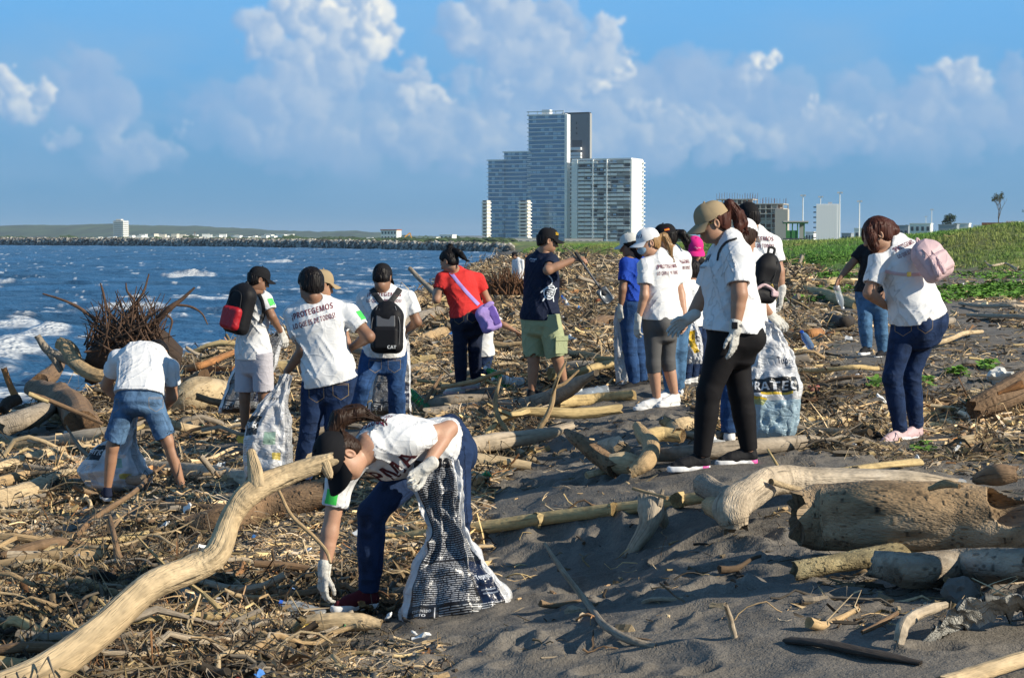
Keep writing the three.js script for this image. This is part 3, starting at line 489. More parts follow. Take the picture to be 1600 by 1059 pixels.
// weathered, pitted surface for the old logs
const oldTex = dataTexture(512, 512, (u, v) => { let n = 0.8 + 0.22 * tnoise(u, v, 5, 4, 1) + 0.16 * tnoise(u, v, 12, 10, 2) + 0.12 * tnoise(u, v, 30, 22, 3) + 0.10 * tnoise(u, v, 90, 50, 4); const pit = tnoise(u, v, 24, 20, 9); if (pit > 0.55) n -= (pit - 0.55) * 1.5; const pale = tnoise(u, v, 7, 5, 11); if (pale > 0.3) n += (pale - 0.3) * 0.9; return [n, n * 0.97, n * 0.92]; });
const oldBump = dataTexture(512, 512, (u, v) => { let n = 0.55 + 0.16 * tnoise(u, v, 12, 10, 2) + 0.14 * tnoise(u, v, 40, 30, 3) + 0.12 * tnoise(u, v, 110, 60, 4); const pit = tnoise(u, v, 24, 20, 9); if (pit > 0.5) n -= (pit - 0.5) * 1.6; return n; });
const oldMats = new Map();
function oldWood(r, g, b) { const k = [r, g, b].join(); if (!oldMats.has(k)) oldMats.set(k, std({ color: C(r, g, b), vertexColors: true, map: oldTex, bumpMap: oldBump, bumpScale: 0.011, roughness: 0.9 })); return oldMats.get(k); }
const woodMats = new Map();
function wood(r, g, b, bump = 0.012) { const k = [r, g, b, bump].join(); if (!woodMats.has(k)) woodMats.set(k, std({ color: C(r, g, b), vertexColors: true, map: grainTex, bumpMap: grainBump, bumpScale: bump, roughness: 0.85 })); return woodMats.get(k); }
const W = { pale: [0.62, 0.47, 0.28], tan: [0.52, 0.36, 0.19], grey: [0.36, 0.30, 0.23], silver: [0.50, 0.41, 0.30], brown: [0.25, 0.155, 0.085], golden: [0.31, 0.225, 0.14], dark: [0.05, 0.037, 0.027], orange: [0.44, 0.20, 0.07], cane: [0.62, 0.46, 0.22], moss: [0.30, 0.25, 0.14] };
// a bent, tapered, knotty limb through points with radii
function limb(points, radii, { seed = 1, seg, ring = 12, knots = 0.10, fine = 0.05, flat = 1, caps = true, patch = 0.25, ends = 'rough', along = 0.9, dent = null } = {}) {
  const curve = new THREE.CatmullRomCurve3(points, false, 'centripetal'), L = curve.getLength();
  const rmax = Math.max(...radii); seg = seg || clamp(Math.round(L / (rmax * 0.45)), 6, 90);
  const pos = [], uv = [], col = [], idx = [], up = V(0.13, 1, 0.21).normalize(), T = V(0, 0, 0), P = V(0, 0, 0);
  let N = null;
  const lens = points.map((_, i) => i / (points.length - 1));
  const rad = (t) => { const q = t * (radii.length - 1), i = Math.min(Math.floor(q), radii.length - 2); return lerp(radii[i], radii[i + 1], smoothstep(q - i, 0, 1)); };
  for (let j = 0; j <= seg; j++) {
    const t = j / seg; curve.getPoint(t, P); curve.getTangent(t, T);
    if (!N) { N = up.clone().addScaledVector(T, -up.dot(T)); if (N.lengthSq() < 0.01) N.set(1, 0, 0).addScaledVector(T, -T.x); N.normalize(); } else N.addScaledVector(T, -N.dot(T)).normalize();
    const B = T.clone().cross(N); const r0 = rad(t);
    for (let i = 0; i <= ring; i++) {
      const a = (i % ring) / ring * Math.PI * 2, ca = Math.cos(a), sa = Math.sin(a), s = t * L;
      let r = r0 * (1 + knots * 1.6 * noise(ca * 0.9 + seed * 7.3, sa * 0.9 + 3, s / rmax * 0.22) + fine * noise(ca * 3 + seed, sa * 3, s / rmax * 1.1));
      const jag = (j === 0 || j === seg) && ends === 'rough' ? r0 * 0.5 * noise(ca * 2.2 + seed, sa * 2.2, j) * (j ? 1 : -1) : 0;
      pos.push(P.x + (N.x * ca * flat + B.x * sa) * r + T.x * jag, P.y + (N.y * ca * flat + B.y * sa) * r + T.y * jag, P.z + (N.z * ca * flat + B.z * sa) * r + T.z * jag);
      if (dent) { const k = pos.length - 3, q = V(pos[k], pos[k + 1], pos[k + 2]), e = q.distanceTo(dent.p) / dent.r; if (e < 1) { q.addScaledVector(dent.n, -dent.depth * Math.pow(1 - e * e, 0.6)); pos[k] = q.x; pos[k + 1] = q.y; pos[k + 2] = q.z; } }
      uv.push(i / ring * Math.max(1, Math.round(r0 * 6.28 / 0.35)), s / along + seed * 0.37);
      const q = 1 + patch * fbm(ca * 1.3 + seed * 3, sa * 1.3, s / rmax * 0.35, 3) * 1.5, w = patch * noise(ca + seed, s / rmax * 0.2, sa + 4);
      col.push(q * (1 + 0.12 * w), q, q * (1 - 0.18 * w));
    }
  }
  for (let j = 0; j < seg; j++) for (let i = 0; i < ring; i++) { const a = j * (ring + 1) + i, b = a + ring + 1; idx.push(a, b, b + 1, a, b + 1, a + 1); }
  if (caps) for (const j of [0, seg]) { // broken ends, a little hollow
    curve.getPoint(j / seg, P); curve.getTangent(j / seg, T); const c = pos.length / 3, s = j ? -1 : 1;
    const base = c; for (let i = 0; i <= ring; i++) { const o = (j * (ring + 1) + i) * 3; pos.push(pos[o], pos[o + 1], pos[o + 2]); uv.push(0.5 + 0.5 * Math.cos(i), 0.5 + 0.5 * Math.sin(i)); col.push(0.8, 0.75, 0.68); }
    const m = pos.length / 3; pos.push(P.x + T.x * s * rad(j / seg) * 0.2, P.y + T.y * s * rad(j / seg) * 0.2, P.z + T.z * s * rad(j / seg) * 0.2); uv.push(0.5, 0.5); col.push(0.55, 0.5, 0.45);
    for (let i = 0; i < ring; i++) j ? idx.push(base + i, m, base + i + 1) : idx.push(base + i, base + i + 1, m);
  }
  return geom(pos, idx, { uv, color: col });
}
const mergeC = (list) => mergeGeometries(list);
// a log through photo pixels: [x, y, height over the sand] or [x, y, height, distance]; radii in photo pixels
let logSeed = 3;
function pts(list) { return list.map(([x, y, h = 0, d]) => d ? at(x, y, d) : onGround(x, y, h)); }
function log(label, list, radii, tone, o = {}) {
  const p = pts(list), d = p.reduce((s, q) => s - q.z, 0) / p.length, rs = radii.map((r) => r * d / FOC);
  logSeed++;
  if (o.old) o.along = 0.4; if (o.dentAt) { const [x, y, r, depth] = o.dentAt; o.dent = { p: at(x, y, d - 0.14), r, depth, n: V(0.1, 0.35, 0.93) }; }
  const g = [limb(p, rs, { seed: logSeed, ring: o.ring || (Math.max(...radii) > 12 ? 18 : 10), ...o })];
  const c = W[tone];
  const t = thing(o.name || 'driftwood_log', label, o.category || 'log', o.group, p[0].clone()); const mat = o.old ? oldWood(...c) : wood(...c, o.bump || clamp(Math.max(...rs) * 0.12, 0.002, 0.014));
  g[0].translate(-p[0].x, -p[0].y, -p[0].z); mesh(o.part || 'trunk', g[0], mat, t);
  for (const [list2, radii2, tone2, name2] of o.branches || []) { const q = pts(list2), dd = q.reduce((s, e) => s - e.z, 0) / q.length; logSeed++; const b = limb(q, radii2.map((r) => r * dd / FOC), { seed: logSeed, ring: 10 }); b.translate(-p[0].x, -p[0].y, -p[0].z); mesh(name2 || 'branch', b, wood(...W[tone2 || tone]), t); }
  return t;
}
const S = { name: 'driftwood_stick', category: 'stick', part: 'stem' };
// foreground
log('long pale curving branch rising from the bottom left corner', [[-30, 1095, 0, 7.2], [70, 1048, 0, 7.35], [160, 982, 0, 7.6], [235, 916, 0, 7.85], [300, 889, 0, 8.0], [336, 868, 0, 8.05], [362, 806, 0, 8.15], [390, 770, 0, 8.2], [440, 745, 0, 8.3], [492, 727, 0, 8.35], [521, 716, 0, 8.4]], [30, 27, 25, 24, 23, 21, 18, 20, 18, 15, 11], 'pale',
  { knots: 0.08, patch: 0.3, branches: [[[[402, 764, 0, 8.2], [398, 735, 0, 8.22], [391, 705, 0, 8.25]], [14, 12, 8]], [[[335, 872, 0, 8.05], [344, 892, 0, 8.02]], [16, 5]], [[[505, 722, 0, 8.35], [513, 740, 0, 8.35], [516, 748, 0, 8.34]], [10, 8, 4]]] });
log('thick brown log lying behind the curving branch', [[298, 826, 0.05], [345, 815, 0.08], [420, 795, 0.09], [510, 770, 0.1]], [22, 25, 27, 24], 'brown', { old: true, patch: 0.6 });
log('pale straight log under the feet of the man in denim shorts', [[85, 722, 0.06], [200, 728, 0.07], [300, 738, 0.07], [400, 752, 0.07]], [13, 14, 14, 13], 'silver');
log('bent cream log end at the left edge', [[-40, 800, 0.1], [20, 785, 0.1], [60, 765, 0.1], [90, 750, 0.08], [122, 744, 0.06]], [26, 24, 20, 16, 12], 'pale');
log('upper pale curved limb at the left edge', [[-30, 742, 0.05], [30, 722, 0.06], [80, 708, 0.06], [158, 698, 0.04]], [10, 10, 9, 7], 'pale'); log('reddish limb below the pale curved limb at the left edge', [[-30, 762, 0.05], [40, 742, 0.06], [90, 730, 0.05]], [9, 9, 7], 'tan'); log('slim tan limb along the wet sand left of the denim shorts', [[-20, 700, 0.03], [60, 694, 0.03], [155, 690, 0.03]], [6, 7, 5], 'tan');
log('pale split log in front of the gloved hand picking litter', [[378, 992, 0.03], [430, 984, 0.05], [500, 976, 0.06], [560, 972, 0.06], [594, 976, 0.05]], [9, 14, 17, 15, 9], 'pale', { branches: [[[[430, 988, 0.05], [440, 1000, 0.02]], [9, 4]]] });
log('grey log slanting down between the curving branch and the split log', [[283, 924, 0.1], [320, 948, 0.09], [360, 980, 0.07], [402, 1004, 0.04]], [11, 12, 12, 11], 'grey');
log('long thin dark pole lying level at the left', [[-10, 844, 0.03], [90, 848, 0.03], [200, 847, 0.03], [312, 846, 0.03]], [6, 6.5, 6, 5], 'brown', S); log('second dark pole lying level just above the long one', [[240, 792, 0.03], [330, 793, 0.03], [430, 790, 0.03]], [6, 6, 5], 'brown', S);
log('thin bent dark stick crossing below the shoes of the man in shorts', [[118, 840, 0.02], [140, 815, 0.08], [200, 775, 0.12], [235, 742, 0.18], [257, 726, 0.22]], [4.5, 4.5, 4, 3, 2], 'brown', S); log('forked dark stub standing in the litter at the left', [[245, 905, 0.02], [200, 893, 0.05], [186, 884, 0.06], [180, 850, 0.16], [171, 808, 0.28]], [9, 9, 9, 5, 3.5], 'brown', { ...S, branches: [[[[172, 925, 0.02], [172, 905, 0.05], [184, 886, 0.06]], [5, 5, 6]]] });
log('curling thin root arching beside the reaching arm', [[432, 760, 0.1, 8.6], [455, 805, 0, 8.55], [490, 838, 0, 8.5], [510, 862, 0, 8.45], [516, 880, 0, 8.4]], [2.5, 3, 3.2, 3, 2], 'tan', S);
log('long pale bamboo cane lying across the sand in the middle', [[600, 842, 0.04], [725, 829, 0.045], [850, 810, 0.045], [1000, 791, 0.05], [1130, 772, 0.05]], [9, 11, 11, 10, 9], 'cane', { name: 'bamboo_cane', category: 'cane', part: 'stem', knots: 0.02, fine: 0.02, patch: 0.12, branches: [727, 840, 958, 1060].map((x) => [[[x - 2.5, 829 - (x - 725) * 0.142, 0.047], [x + 2.5, 828.3 - (x - 725) * 0.142, 0.047]], [12.4, 12.4], 'cane', 'node_ring']) });
log('knotted root stub standing in the sand beyond the bamboo end', [[1016, 778, 0.2], [1020, 800, 0.16], [1012, 825, 0.1], [996, 848, 0.04], [985, 868, -0.02]], [17, 21, 14, 10, 9], 'silver', { knots: 0.2, branches: [[[[1008, 790, 0.2], [1002, 772, 0.24]], [9, 5]], [[[1030, 790, 0.2], [1036, 765, 0.27]], [6, 3]], [[[1030, 800, 0.12], [1038, 818, 0.03]], [11, 8]]] });
log('thin straw stick resting on the knotted root stub', [[989, 763, 0.3], [1015, 770, 0.28], [1043, 778, 0.24]], [2.5, 2.5, 3], 'tan', S);
log('bent grey stick standing out of the foreground sand', [[850, 848, 0.42, 7.9], [880, 893, 0.27, 7.85], [920, 945, 0.14, 7.8], [952, 982, 0.06], [985, 1000, 0.02], [1025, 1010, 0.0]], [3, 5, 5.5, 6, 6, 4], 'grey', S); log('short stub upright in the sand right of the bent grey stick', [[1134, 944, 0.17], [1142, 970, 0.08], [1150, 1002, -0.02]], [3.5, 5, 5], 'silver', S);
// root group in the middle
log('dark pointed root slab left of the woman in black leggings', [[886, 674, 0.3], [905, 690, 0.24], [930, 712, 0.14], [962, 732, 0.06]], [6, 14, 21, 20], 'brown', { old: true, knots: 0.25, flat: 0.6 }); log('rounded pale root end beside the dark root slab', [[940, 722, 0.1], [975, 722, 0.07], [1002, 728, 0.05]], [15, 19, 14], 'pale', { knots: 0.15 });
log('elbow shaped brown root in the middle of the root pile', [[985, 738, 0.06], [1008, 722, 0.1], [1017, 700, 0.16], [1006, 680, 0.2], [996, 665, 0.24]], [12, 15, 14, 12, 8], 'tan', { knots: 0.16 }); log('smooth yellow log lying across the root pile', [[1003, 684, 0.12], [1035, 678, 0.13], [1066, 682, 0.1]], [12, 13, 11], 'cane', { branches: [[[[1062, 680, 0.12], [1046, 664, 0.18], [1034, 655, 0.22]], [11, 9, 8], 'tan']] });
log('pale block of wood behind the root pile', [[945, 702, 0.04], [965, 698, 0.05], [975, 700, 0.05]], [14, 16, 12], 'silver', { ring: 8, knots: 0.25 }); log('splintered white stump by the knees of the woman in black leggings', [[1054, 672, 0.05], [1072, 665, 0.06], [1084, 660, 0.08]], [12, 16, 10], 'pale', { ring: 8, knots: 0.25 });
log('grey brown log behind the black running shoes', [[998, 712, 0.05], [1070, 708, 0.06], [1160, 700, 0.06], [1255, 690, 0.06]], [9, 12, 13, 11], 'grey');
// right side
log('big bleached root log with a forked butt right of the bamboo', [[1150, 826, 0.06], [1146, 800, 0.14], [1172, 770, 0.2], [1216, 748, 0.17], [1290, 752, 0.12], [1400, 752, 0.1], [1505, 756, 0.07]], [22, 31, 27, 23, 19, 17, 7], 'silver', { knots: 0.2, patch: 0.4, ring: 26, seg: 80, branches: [[[[1160, 782, 0.14], [1122, 772, 0.16], [1100, 758, 0.18]], [16, 17, 19], 'grey', 'root'], [[[1130, 800, 0.14], [1112, 790, 0.14]], [18, 16], 'tan', 'root'], [[[1205, 752, 0.24], [1250, 765, 0.16], [1290, 772, 0.12]], [5, 5, 2], 'pale', 'splinter']] });
const bigLog = log('huge dark weathered log with a hollow at the right edge', [[1246, 810, 0.2], [1290, 808, 0.2], [1380, 806, 0.21], [1500, 810, 0.21], [1600, 816, 0.2], [1720, 824, 0.2]], [40, 50, 53, 52, 51, 50], 'golden', { old: true, knots: 0.13, fine: 0.07, patch: 0.8, ring: 64, seg: 160, dentAt: [1594, 786, 0.15, 0.26], branches: [[[[1452, 764, 0.42], [1478, 756, 0.44], [1500, 760, 0.43]], [4, 7, 4], 'tan', 'knot']] });
log('mossy rounded log in front of the huge dark log', [[1242, 893, 0.05], [1300, 882, 0.06], [1370, 868, 0.07], [1440, 856, 0.08]], [16, 16, 16, 14], 'moss', { old: true, patch: 0.6 }); log('cracked grey log at the right in front of the huge dark log', [[1366, 884, 0.1], [1420, 888, 0.11], [1500, 884, 0.11], [1620, 884, 0.11]], [20, 28, 27, 26], 'grey', { old: true, knots: 0.2, patch: 0.7, ring: 28 });
log('curved bone pale branch in the sand at lower right', [[1405, 1004, 0.02], [1410, 982, 0.06], [1424, 966, 0.08], [1455, 952, 0.05], [1478, 945, 0.02]], [9, 10, 10, 9, 6], 'silver'); log('flat black charred plank lying in the sand at lower right', [[1232, 1000, 0.01], [1290, 1006, 0.02], [1370, 1022, 0.02], [1440, 1036, 0.01]], [12, 15, 14, 7], 'dark', { flat: 0.45, name: 'charred_plank', category: 'plank', part: 'board' });
log('pale branch cutting the bottom right corner', [[1470, 1070, 0.03], [1540, 1048, 0.04], [1640, 1020, 0.05]], [13, 14, 13], 'pale'); log('short tan stick lying against the cracked grey log', [[1478, 905, 0.08], [1500, 914, 0.05], [1522, 924, 0.02]], [5, 5, 5], 'tan', S); log('reddish bar of wood half buried behind the charred plank', [[1348, 988, 0.02], [1380, 972, 0.04], [1402, 958, 0.05]], [4, 5, 4], 'brown', S);
log('split bamboo shell lying above the bleached root log', [[1300, 736, 0.03], [1370, 728, 0.04], [1435, 722, 0.05]], [6, 9, 11], 'cane', { flat: 0.5, name: 'bamboo_shell', category: 'cane', part: 'stem', patch: 0.1 }); log('thin straw stick leaning by the sack behind the bleached log', [[1200, 702, 0.12], [1212, 722, 0.05], [1220, 734, 0]], [2, 2.2, 2], 'cane', S);
log('dark stump with a pale broken face at the right edge', [[1520, 640, 0.12], [1560, 622, 0.16], [1610, 598, 0.24], [1640, 590, 0.25]], [17, 22, 24, 20], 'brown', { branches: [[[[1600, 600, 0.34], [1560, 615, 0.26]], [8, 3], 'orange', 'splinter']] }); log('rounded dark stub beside the bleached log at the right edge', [[1530, 748, 0.05], [1560, 742, 0.1], [1590, 740, 0.12]], [11, 17, 12], 'brown');
log('white peeled log pieces behind the woman with the pink bag', [[1500, 690, 0.04], [1522, 686, 0.05]], [8, 8], 'pale');
// bark sheet, lower right
{
  const a = pts([[1440, 1003, 0.0], [1470, 975, 0.06], [1510, 938, 0.16], [1600, 932, 0.16], [1640, 935, 0.15]]), b = pts([[1462, 1003, 0.0], [1500, 985, 0.0], [1535, 972, 0.03], [1600, 958, 0.04], [1640, 960, 0.04]]); const pos = [], uv = [], col = [], idx = [], n = 40;
  const ca = new THREE.CatmullRomCurve3(a), cb = new THREE.CatmullRomCurve3(b);
  for (let s = 0; s < 2; s++) for (let i = 0; i <= n; i++) for (let j = 0; j <= 6; j++) { const p = ca.getPoint(i / n).lerp(cb.getPoint(i / n), j / 6); p.z -= s * 0.02; p.y += 0.02 * noise(i * 0.7, j * 0.9, s) + (j === 6 ? 0.03 * noise(i * 1.3, 2) : 0); pos.push(p.x, p.y, p.z); uv.push(j / 6, i / 8); const q = s ? 0.25 : 0.9 + 0.4 * noise(i * 0.5, j); col.push(q, q, q); }
  const m = (n + 1) * 7; for (let i = 0; i < n; i++) for (let j = 0; j < 6; j++) { const o = i * 7 + j; idx.push(o, o + 7, o + 8, o, o + 8, o + 1, m + o, m + o + 8, m + o + 7, m + o, m + o + 1, m + o + 8); } for (let i = 0; i < n; i++) for (const j of [0, 6]) { const o = i * 7 + j; idx.push(o, m + o, m + o + 7, o, m + o + 7, o + 7); }
  const t = thing('bark_sheet', 'torn sheet of silvery bark standing open at lower right', 'bark'); mesh('sheet', geom(pos, idx, { uv, color: col }), new THREE.MeshStandardMaterial({ color: C(0.46, 0.45, 0.41), vertexColors: true, map: grainTex, bumpMap: grainBump, bumpScale: 0.01, roughness: 0.8, side: THREE.DoubleSide }), t);
}
// middle distance
log('dark grey log with raised pointed end below the man with the shovel', [[660, 646, 0.06], [760, 640, 0.08], [840, 630, 0.12], [885, 608, 0.26], [932, 582, 0.42]], [10, 13, 15, 14, 5], 'grey'); log('pale tan log lying right of the dark pointed one', [[868, 629, 0.06], [930, 624, 0.06], [992, 617, 0.06]], [10, 10, 8], 'cane'); log('short curved grey log left of the red shirted woman’s shoes', [[640, 638, 0.06], [700, 628, 0.08], [760, 622, 0.06]], [8, 10, 7], 'grey');
log('thin forked sapling standing before the man with the shovel', [[836, 680, 0.0, 13.5], [852, 655, 0, 13.5], [862, 632, 0, 13.5], [868, 600, 0, 13.5], [884, 566, 0, 13.5]], [4, 4.5, 4, 3, 2], 'tan', { ...S, branches: [[[[866, 606, 0, 13.5], [880, 600, 0, 13.52], [905, 578, 0, 13.6]], [3, 2.5, 1.5]], [[[862, 620, 0, 13.5], [872, 590, 0, 13.4]], [2, 1.2]]] }); log('thin bent twig standing left of the forked sapling', [[795, 676, 0, 13.6], [780, 655, 0, 13.6], [774, 630, 0, 13.6], [782, 588, 0, 13.6]], [4, 4, 3.5, 2.5], 'tan', S);
log('slanting grey pole pointing up out of the pile beside the sea', [[640, 419, 0, 26], [660, 440, 0, 25.8], [684, 462, 0, 25.5]], [3.5, 4, 5], 'grey', S); log('long springy branch lying over the pile below the woman in red', [[690, 605, 0.15], [740, 596, 0.2], [780, 582, 0.28], [800, 588, 0.2]], [4, 4, 3, 2], 'tan', S); log('thin dark stick leaning beside the branch below the woman in red', [[655, 642, 0.05], [672, 615, 0.2], [690, 585, 0.36]], [3, 3, 2], 'brown', S);
for (const [p, q, rad, t, l] of [[[600, 505], [655, 468], 12, 'tan', 'thick tan log in the pile left of the woman in red, highest'], [[612, 520], [690, 488], 14, 'grey', 'thick grey log in the pile left of the woman in red'], [[640, 545], [705, 512], 10, 'tan', 'brown log low in the pile left of the woman in red'], [[1256, 453], [1342, 478], 10, 'cane', 'yellow log lying behind the bottle in the hand of the woman in black'], [[1236, 524], [1282, 520], 9, 'orange', 'broken orange log chunk beyond the white sack'], [[1270, 440], [1335, 442], 7, 'cane', 'pale log chunk near the foot of the green dune'], [[1500, 474], [1620, 480], 3, 'silver', 'grey branch at the right edge below the vines'], [[1512, 492], [1640, 500], 3.5, 'silver', 'lower grey branch at the right edge below the vines'], [[1446, 540], [1535, 518], 4, 'pale', 'long pale stick right of the woman with the pink bag'], [[1238, 578], [1372, 576], 4, 'cane', 'thin straight stick left of the legs in dark jeans'], [[1295, 497], [1330, 501], 9, 'dark', 'dark wet log behind the hanging bottle'], [[1250, 668], [1320, 656], 6, 'pale', 'broken pale branch right of the large white sack'], [[1460, 505], [1490, 500], 7, 'grey', 'short grey log right of the pink backpack'], [[1590, 420], [1540, 408], 2, 'silver', 'grey stick at the right edge below the dune'], [[870, 590], [935, 566], 7, 'brown', 'dark log under the shovel man’s shins'], [[905, 512], [960, 500], 9, 'brown', 'dark log heap right of the green shorts'], [[945, 560], [880, 545], 5, 'tan', 'tan log crossing behind the green shorts']]) log(l, [[p[0], p[1], 0.05], [lerp(p[0], q[0], 0.35) + rr(-4, 4), lerp(p[1], q[1], 0.35) + rr(-4, 4), 0.09], [lerp(p[0], q[0], 0.7) + rr(-4, 4), lerp(p[1], q[1], 0.7) + rr(-4, 4), 0.11], [q[0], q[1], 0.06]], [rad * rr(0.7, 1), rad, rad * rr(0.8, 1), rad * rr(0.6, 0.95)], t, { ring: 10 });
// by the water on the left
log('curved grey trunk in front of the root ball', [[58, 525, 0, 21], [75, 548, 0, 21], [110, 562, 0, 21], [140, 575, 0, 20.8], [170, 580, 0, 20.6]], [5, 7, 10, 11, 10], 'grey', { branches: [[[[70, 545, 0, 21], [85, 562, 0, 21], [95, 580, 0, 21]], [5, 6, 5]]] }); log('knobbly brown root curving under the root ball', [[92, 536, 0, 20.5], [108, 545, 0, 20.4], [120, 568, 0, 20.2], [150, 588, 0, 20], [185, 588, 0, 20]], [9, 13, 11, 10, 9], 'tan', { knots: 0.2 });
log('big dark rounded log at the water edge on the left', [[52, 606, 0.25], [85, 616, 0.25], [112, 640, 0.2], [128, 668, 0.15]], [15, 20, 24, 22], 'brown', { old: true, knots: 0.25 }); log('grey log sloping down into the water at the left edge', [[0, 668, 0.15], [40, 655, 0.2], [85, 632, 0.25]], [16, 17, 12], 'grey', { knots: 0.15 }); log('red brown log behind the dark rounded one', [[62, 598, 0.3], [82, 582, 0.4], [92, 570, 0.45]], [13, 13, 10], 'brown');
log('yellow upright stump at the left edge in the water', [[24, 622, 0, 21], [14, 600, 0, 21], [5, 575, 0, 21]], [6, 5, 4.5], 'orange', { branches: [[[[28, 622, 0, 21], [10, 630, 0, 20.9], [4, 642, 0, 20.8]], [9, 10, 8], 'dark', 'root']] }); log('thin dark pole crossing the logs left of the denim shorts', [[48, 615, 0, 17], [80, 627, 0, 17], [160, 662, 0, 17]], [3, 4, 3], 'brown', S); log('pale split stick lying on the dark rounded log', [[45, 616, 0, 16.9], [75, 628, 0, 16.9]], [4, 3], 'cane', S); log('grey root running along the sand behind the denim shorts', [[122, 650, 0.12], [135, 680, 0.05], [130, 690, 0.02]], [4, 3, 2], 'grey', S);
log('pale driftwood stump like a boulder right of the denim shorts', [[270, 628, 0.2], [305, 615, 0.28], [340, 612, 0.22]], [22, 30, 24], 'pale', { old: true, knots: 0.3 }); log('dark hollow stump behind the boulder like stump', [[292, 600, 0.3], [320, 590, 0.35]], [14, 12], 'brown', { knots: 0.25 }); log('orange peeled branch lying right of the bent man', [[276, 574, 0.2], [310, 572, 0.25], [366, 550, 0.35]], [4, 6, 5], 'orange'); log('lower orange branch right of the bent man', [[285, 577, 0.15], [366, 576, 0.15]], [4, 4], 'orange'); log('black wet branch below the orange ones', [[282, 583, 0.1], [370, 584, 0.1]], [4, 4], 'dark');
// root ball: an upturned crown of thin roots
{
  const r = rng(17), o = thing('root_ball', 'upturned brown root ball bristling with thin roots against the sea', 'root ball', null, at(205, 555, 20.4)), c = o.position;
  const tan = wood(0.14, 0.08, 0.05, 0.004), geos = [];
  const add = (list, rad) => { const p = list.map(([x, y, d]) => at(x, y, d).sub(c)); mesh('root', limb(p, rad.map((q) => q * 20.4 / FOC), { seed: r() * 50, ring: 6, seg: 14, caps: false }), tan, o); };
  add([[150, 500, 20.4], [118, 478, 20.4], [90, 466, 20.4], [66, 459, 20.4]], [3.5, 2.6, 2, 1.3]); add([[230, 520, 20.4], [262, 484, 20.3], [285, 466, 20.3], [304, 449, 20.3]], [5.5, 5, 3, 1.6]); add([[275, 476, 20.3], [300, 480, 20.3], [315, 490, 20.3], [324, 507, 20.3]], [2.4, 2, 1.6, 1]); add([[207, 500, 20.3], [212, 475, 20.3], [224, 455, 20.3], [232, 428, 20.3]], [3.5, 2.6, 2, 1.2]); add([[175, 500, 20.3], [166, 480, 20.3], [160, 455, 20.3], [156, 442, 20.3]], [3.5, 2.6, 2, 1.3]); add([[212, 490, 20.3], [208, 468, 20.3], [198, 455, 20.3], [196, 442, 20.3]], [2.5, 2, 1.6, 1]); add([[258, 490, 20.2], [268, 500, 20.2], [264, 520, 20.2], [263, 535, 20.2]], [2, 1.8, 1.4, 1]);
  for (let i = 0; i < 240; i++) {
    const t = r(), x0 = lerp(130, 262, r()), y0 = 565 - 30 * r(), up = 505 - 26 * Math.sin(t * 3.14), x1 = lerp(128, 275, t) + rr(-8, 8, r), y1 = up + (r() < 0.3 ? rr(-38, 0, r) : rr(-12, 45, r)), d = 20.4 + rr(-0.35, 0.35, r);
    const p = [at(x0, y0, d), at(lerp(x0, x1, 0.5) + rr(-9, 9, r), lerp(y0, y1, 0.5) + rr(-6, 6, r), d + rr(-0.15, 0.15, r)), at(x1, y1, d + rr(-0.2, 0.2, r))].map((q) => q.sub(c));
    const w = rr(0.5, 1.7, r) * 20.4 / FOC; geos.push(limb(p, [w * 1.3, w, w * 0.45], { seed: i, ring: 5, seg: 6, caps: false }));
  }
  const g = mergeC(geos), fr = mesh('fine_roots', g, wood(0.125, 0.07, 0.042, 0.004), o); fr.userData.kind = 'stuff';
  mesh('root_base', limb([[140, 585, 20.5], [165, 566, 20.4], [205, 548, 20.4], [250, 560, 20.4], [262, 590, 20.5]].map(([x, y, d]) => at(x, y, d).sub(c)), [16, 30, 36, 30, 14].map((q) => q * 20.4 / FOC), { seed: 5, ring: 16, knots: 0.35, fine: 0.2 }), wood(0.055, 0.034, 0.022), o);
}
// brush heap by the water behind the man with the shovel
{
  const r = rng(19), o = thing('brush_heap', 'brown heap of fine brushwood at the water’s edge behind the shovel man', 'brush heap', null, at(790, 455, 38)), c = o.position, geos = [];
  for (let i = 0; i < 240; i++) { const x0 = rr(765, 825, r), x1 = x0 + rr(-32, 22, r), y1 = 452 - 30 * Math.sqrt(Math.max(0, 1 - ((x1 - 790) / 42) ** 2)) + rr(-6, 20, r), d = 38 + rr(-1, 1, r); const p = [at(x0, 460, d), at((x0 + x1) / 2, 446 + rr(-5, 5, r), d), at(x1, y1, d + rr(-0.4, 0.4, r))].map((q) => q.sub(c)); geos.push(limb(p, [0.022, 0.016, 0.006], { seed: i, ring: 4, seg: 5, caps: false })); }
  const m = mesh('twigs', mergeC(geos), wood(0.19, 0.09, 0.04, 0.004), o); m.userData.kind = 'stuff';
}
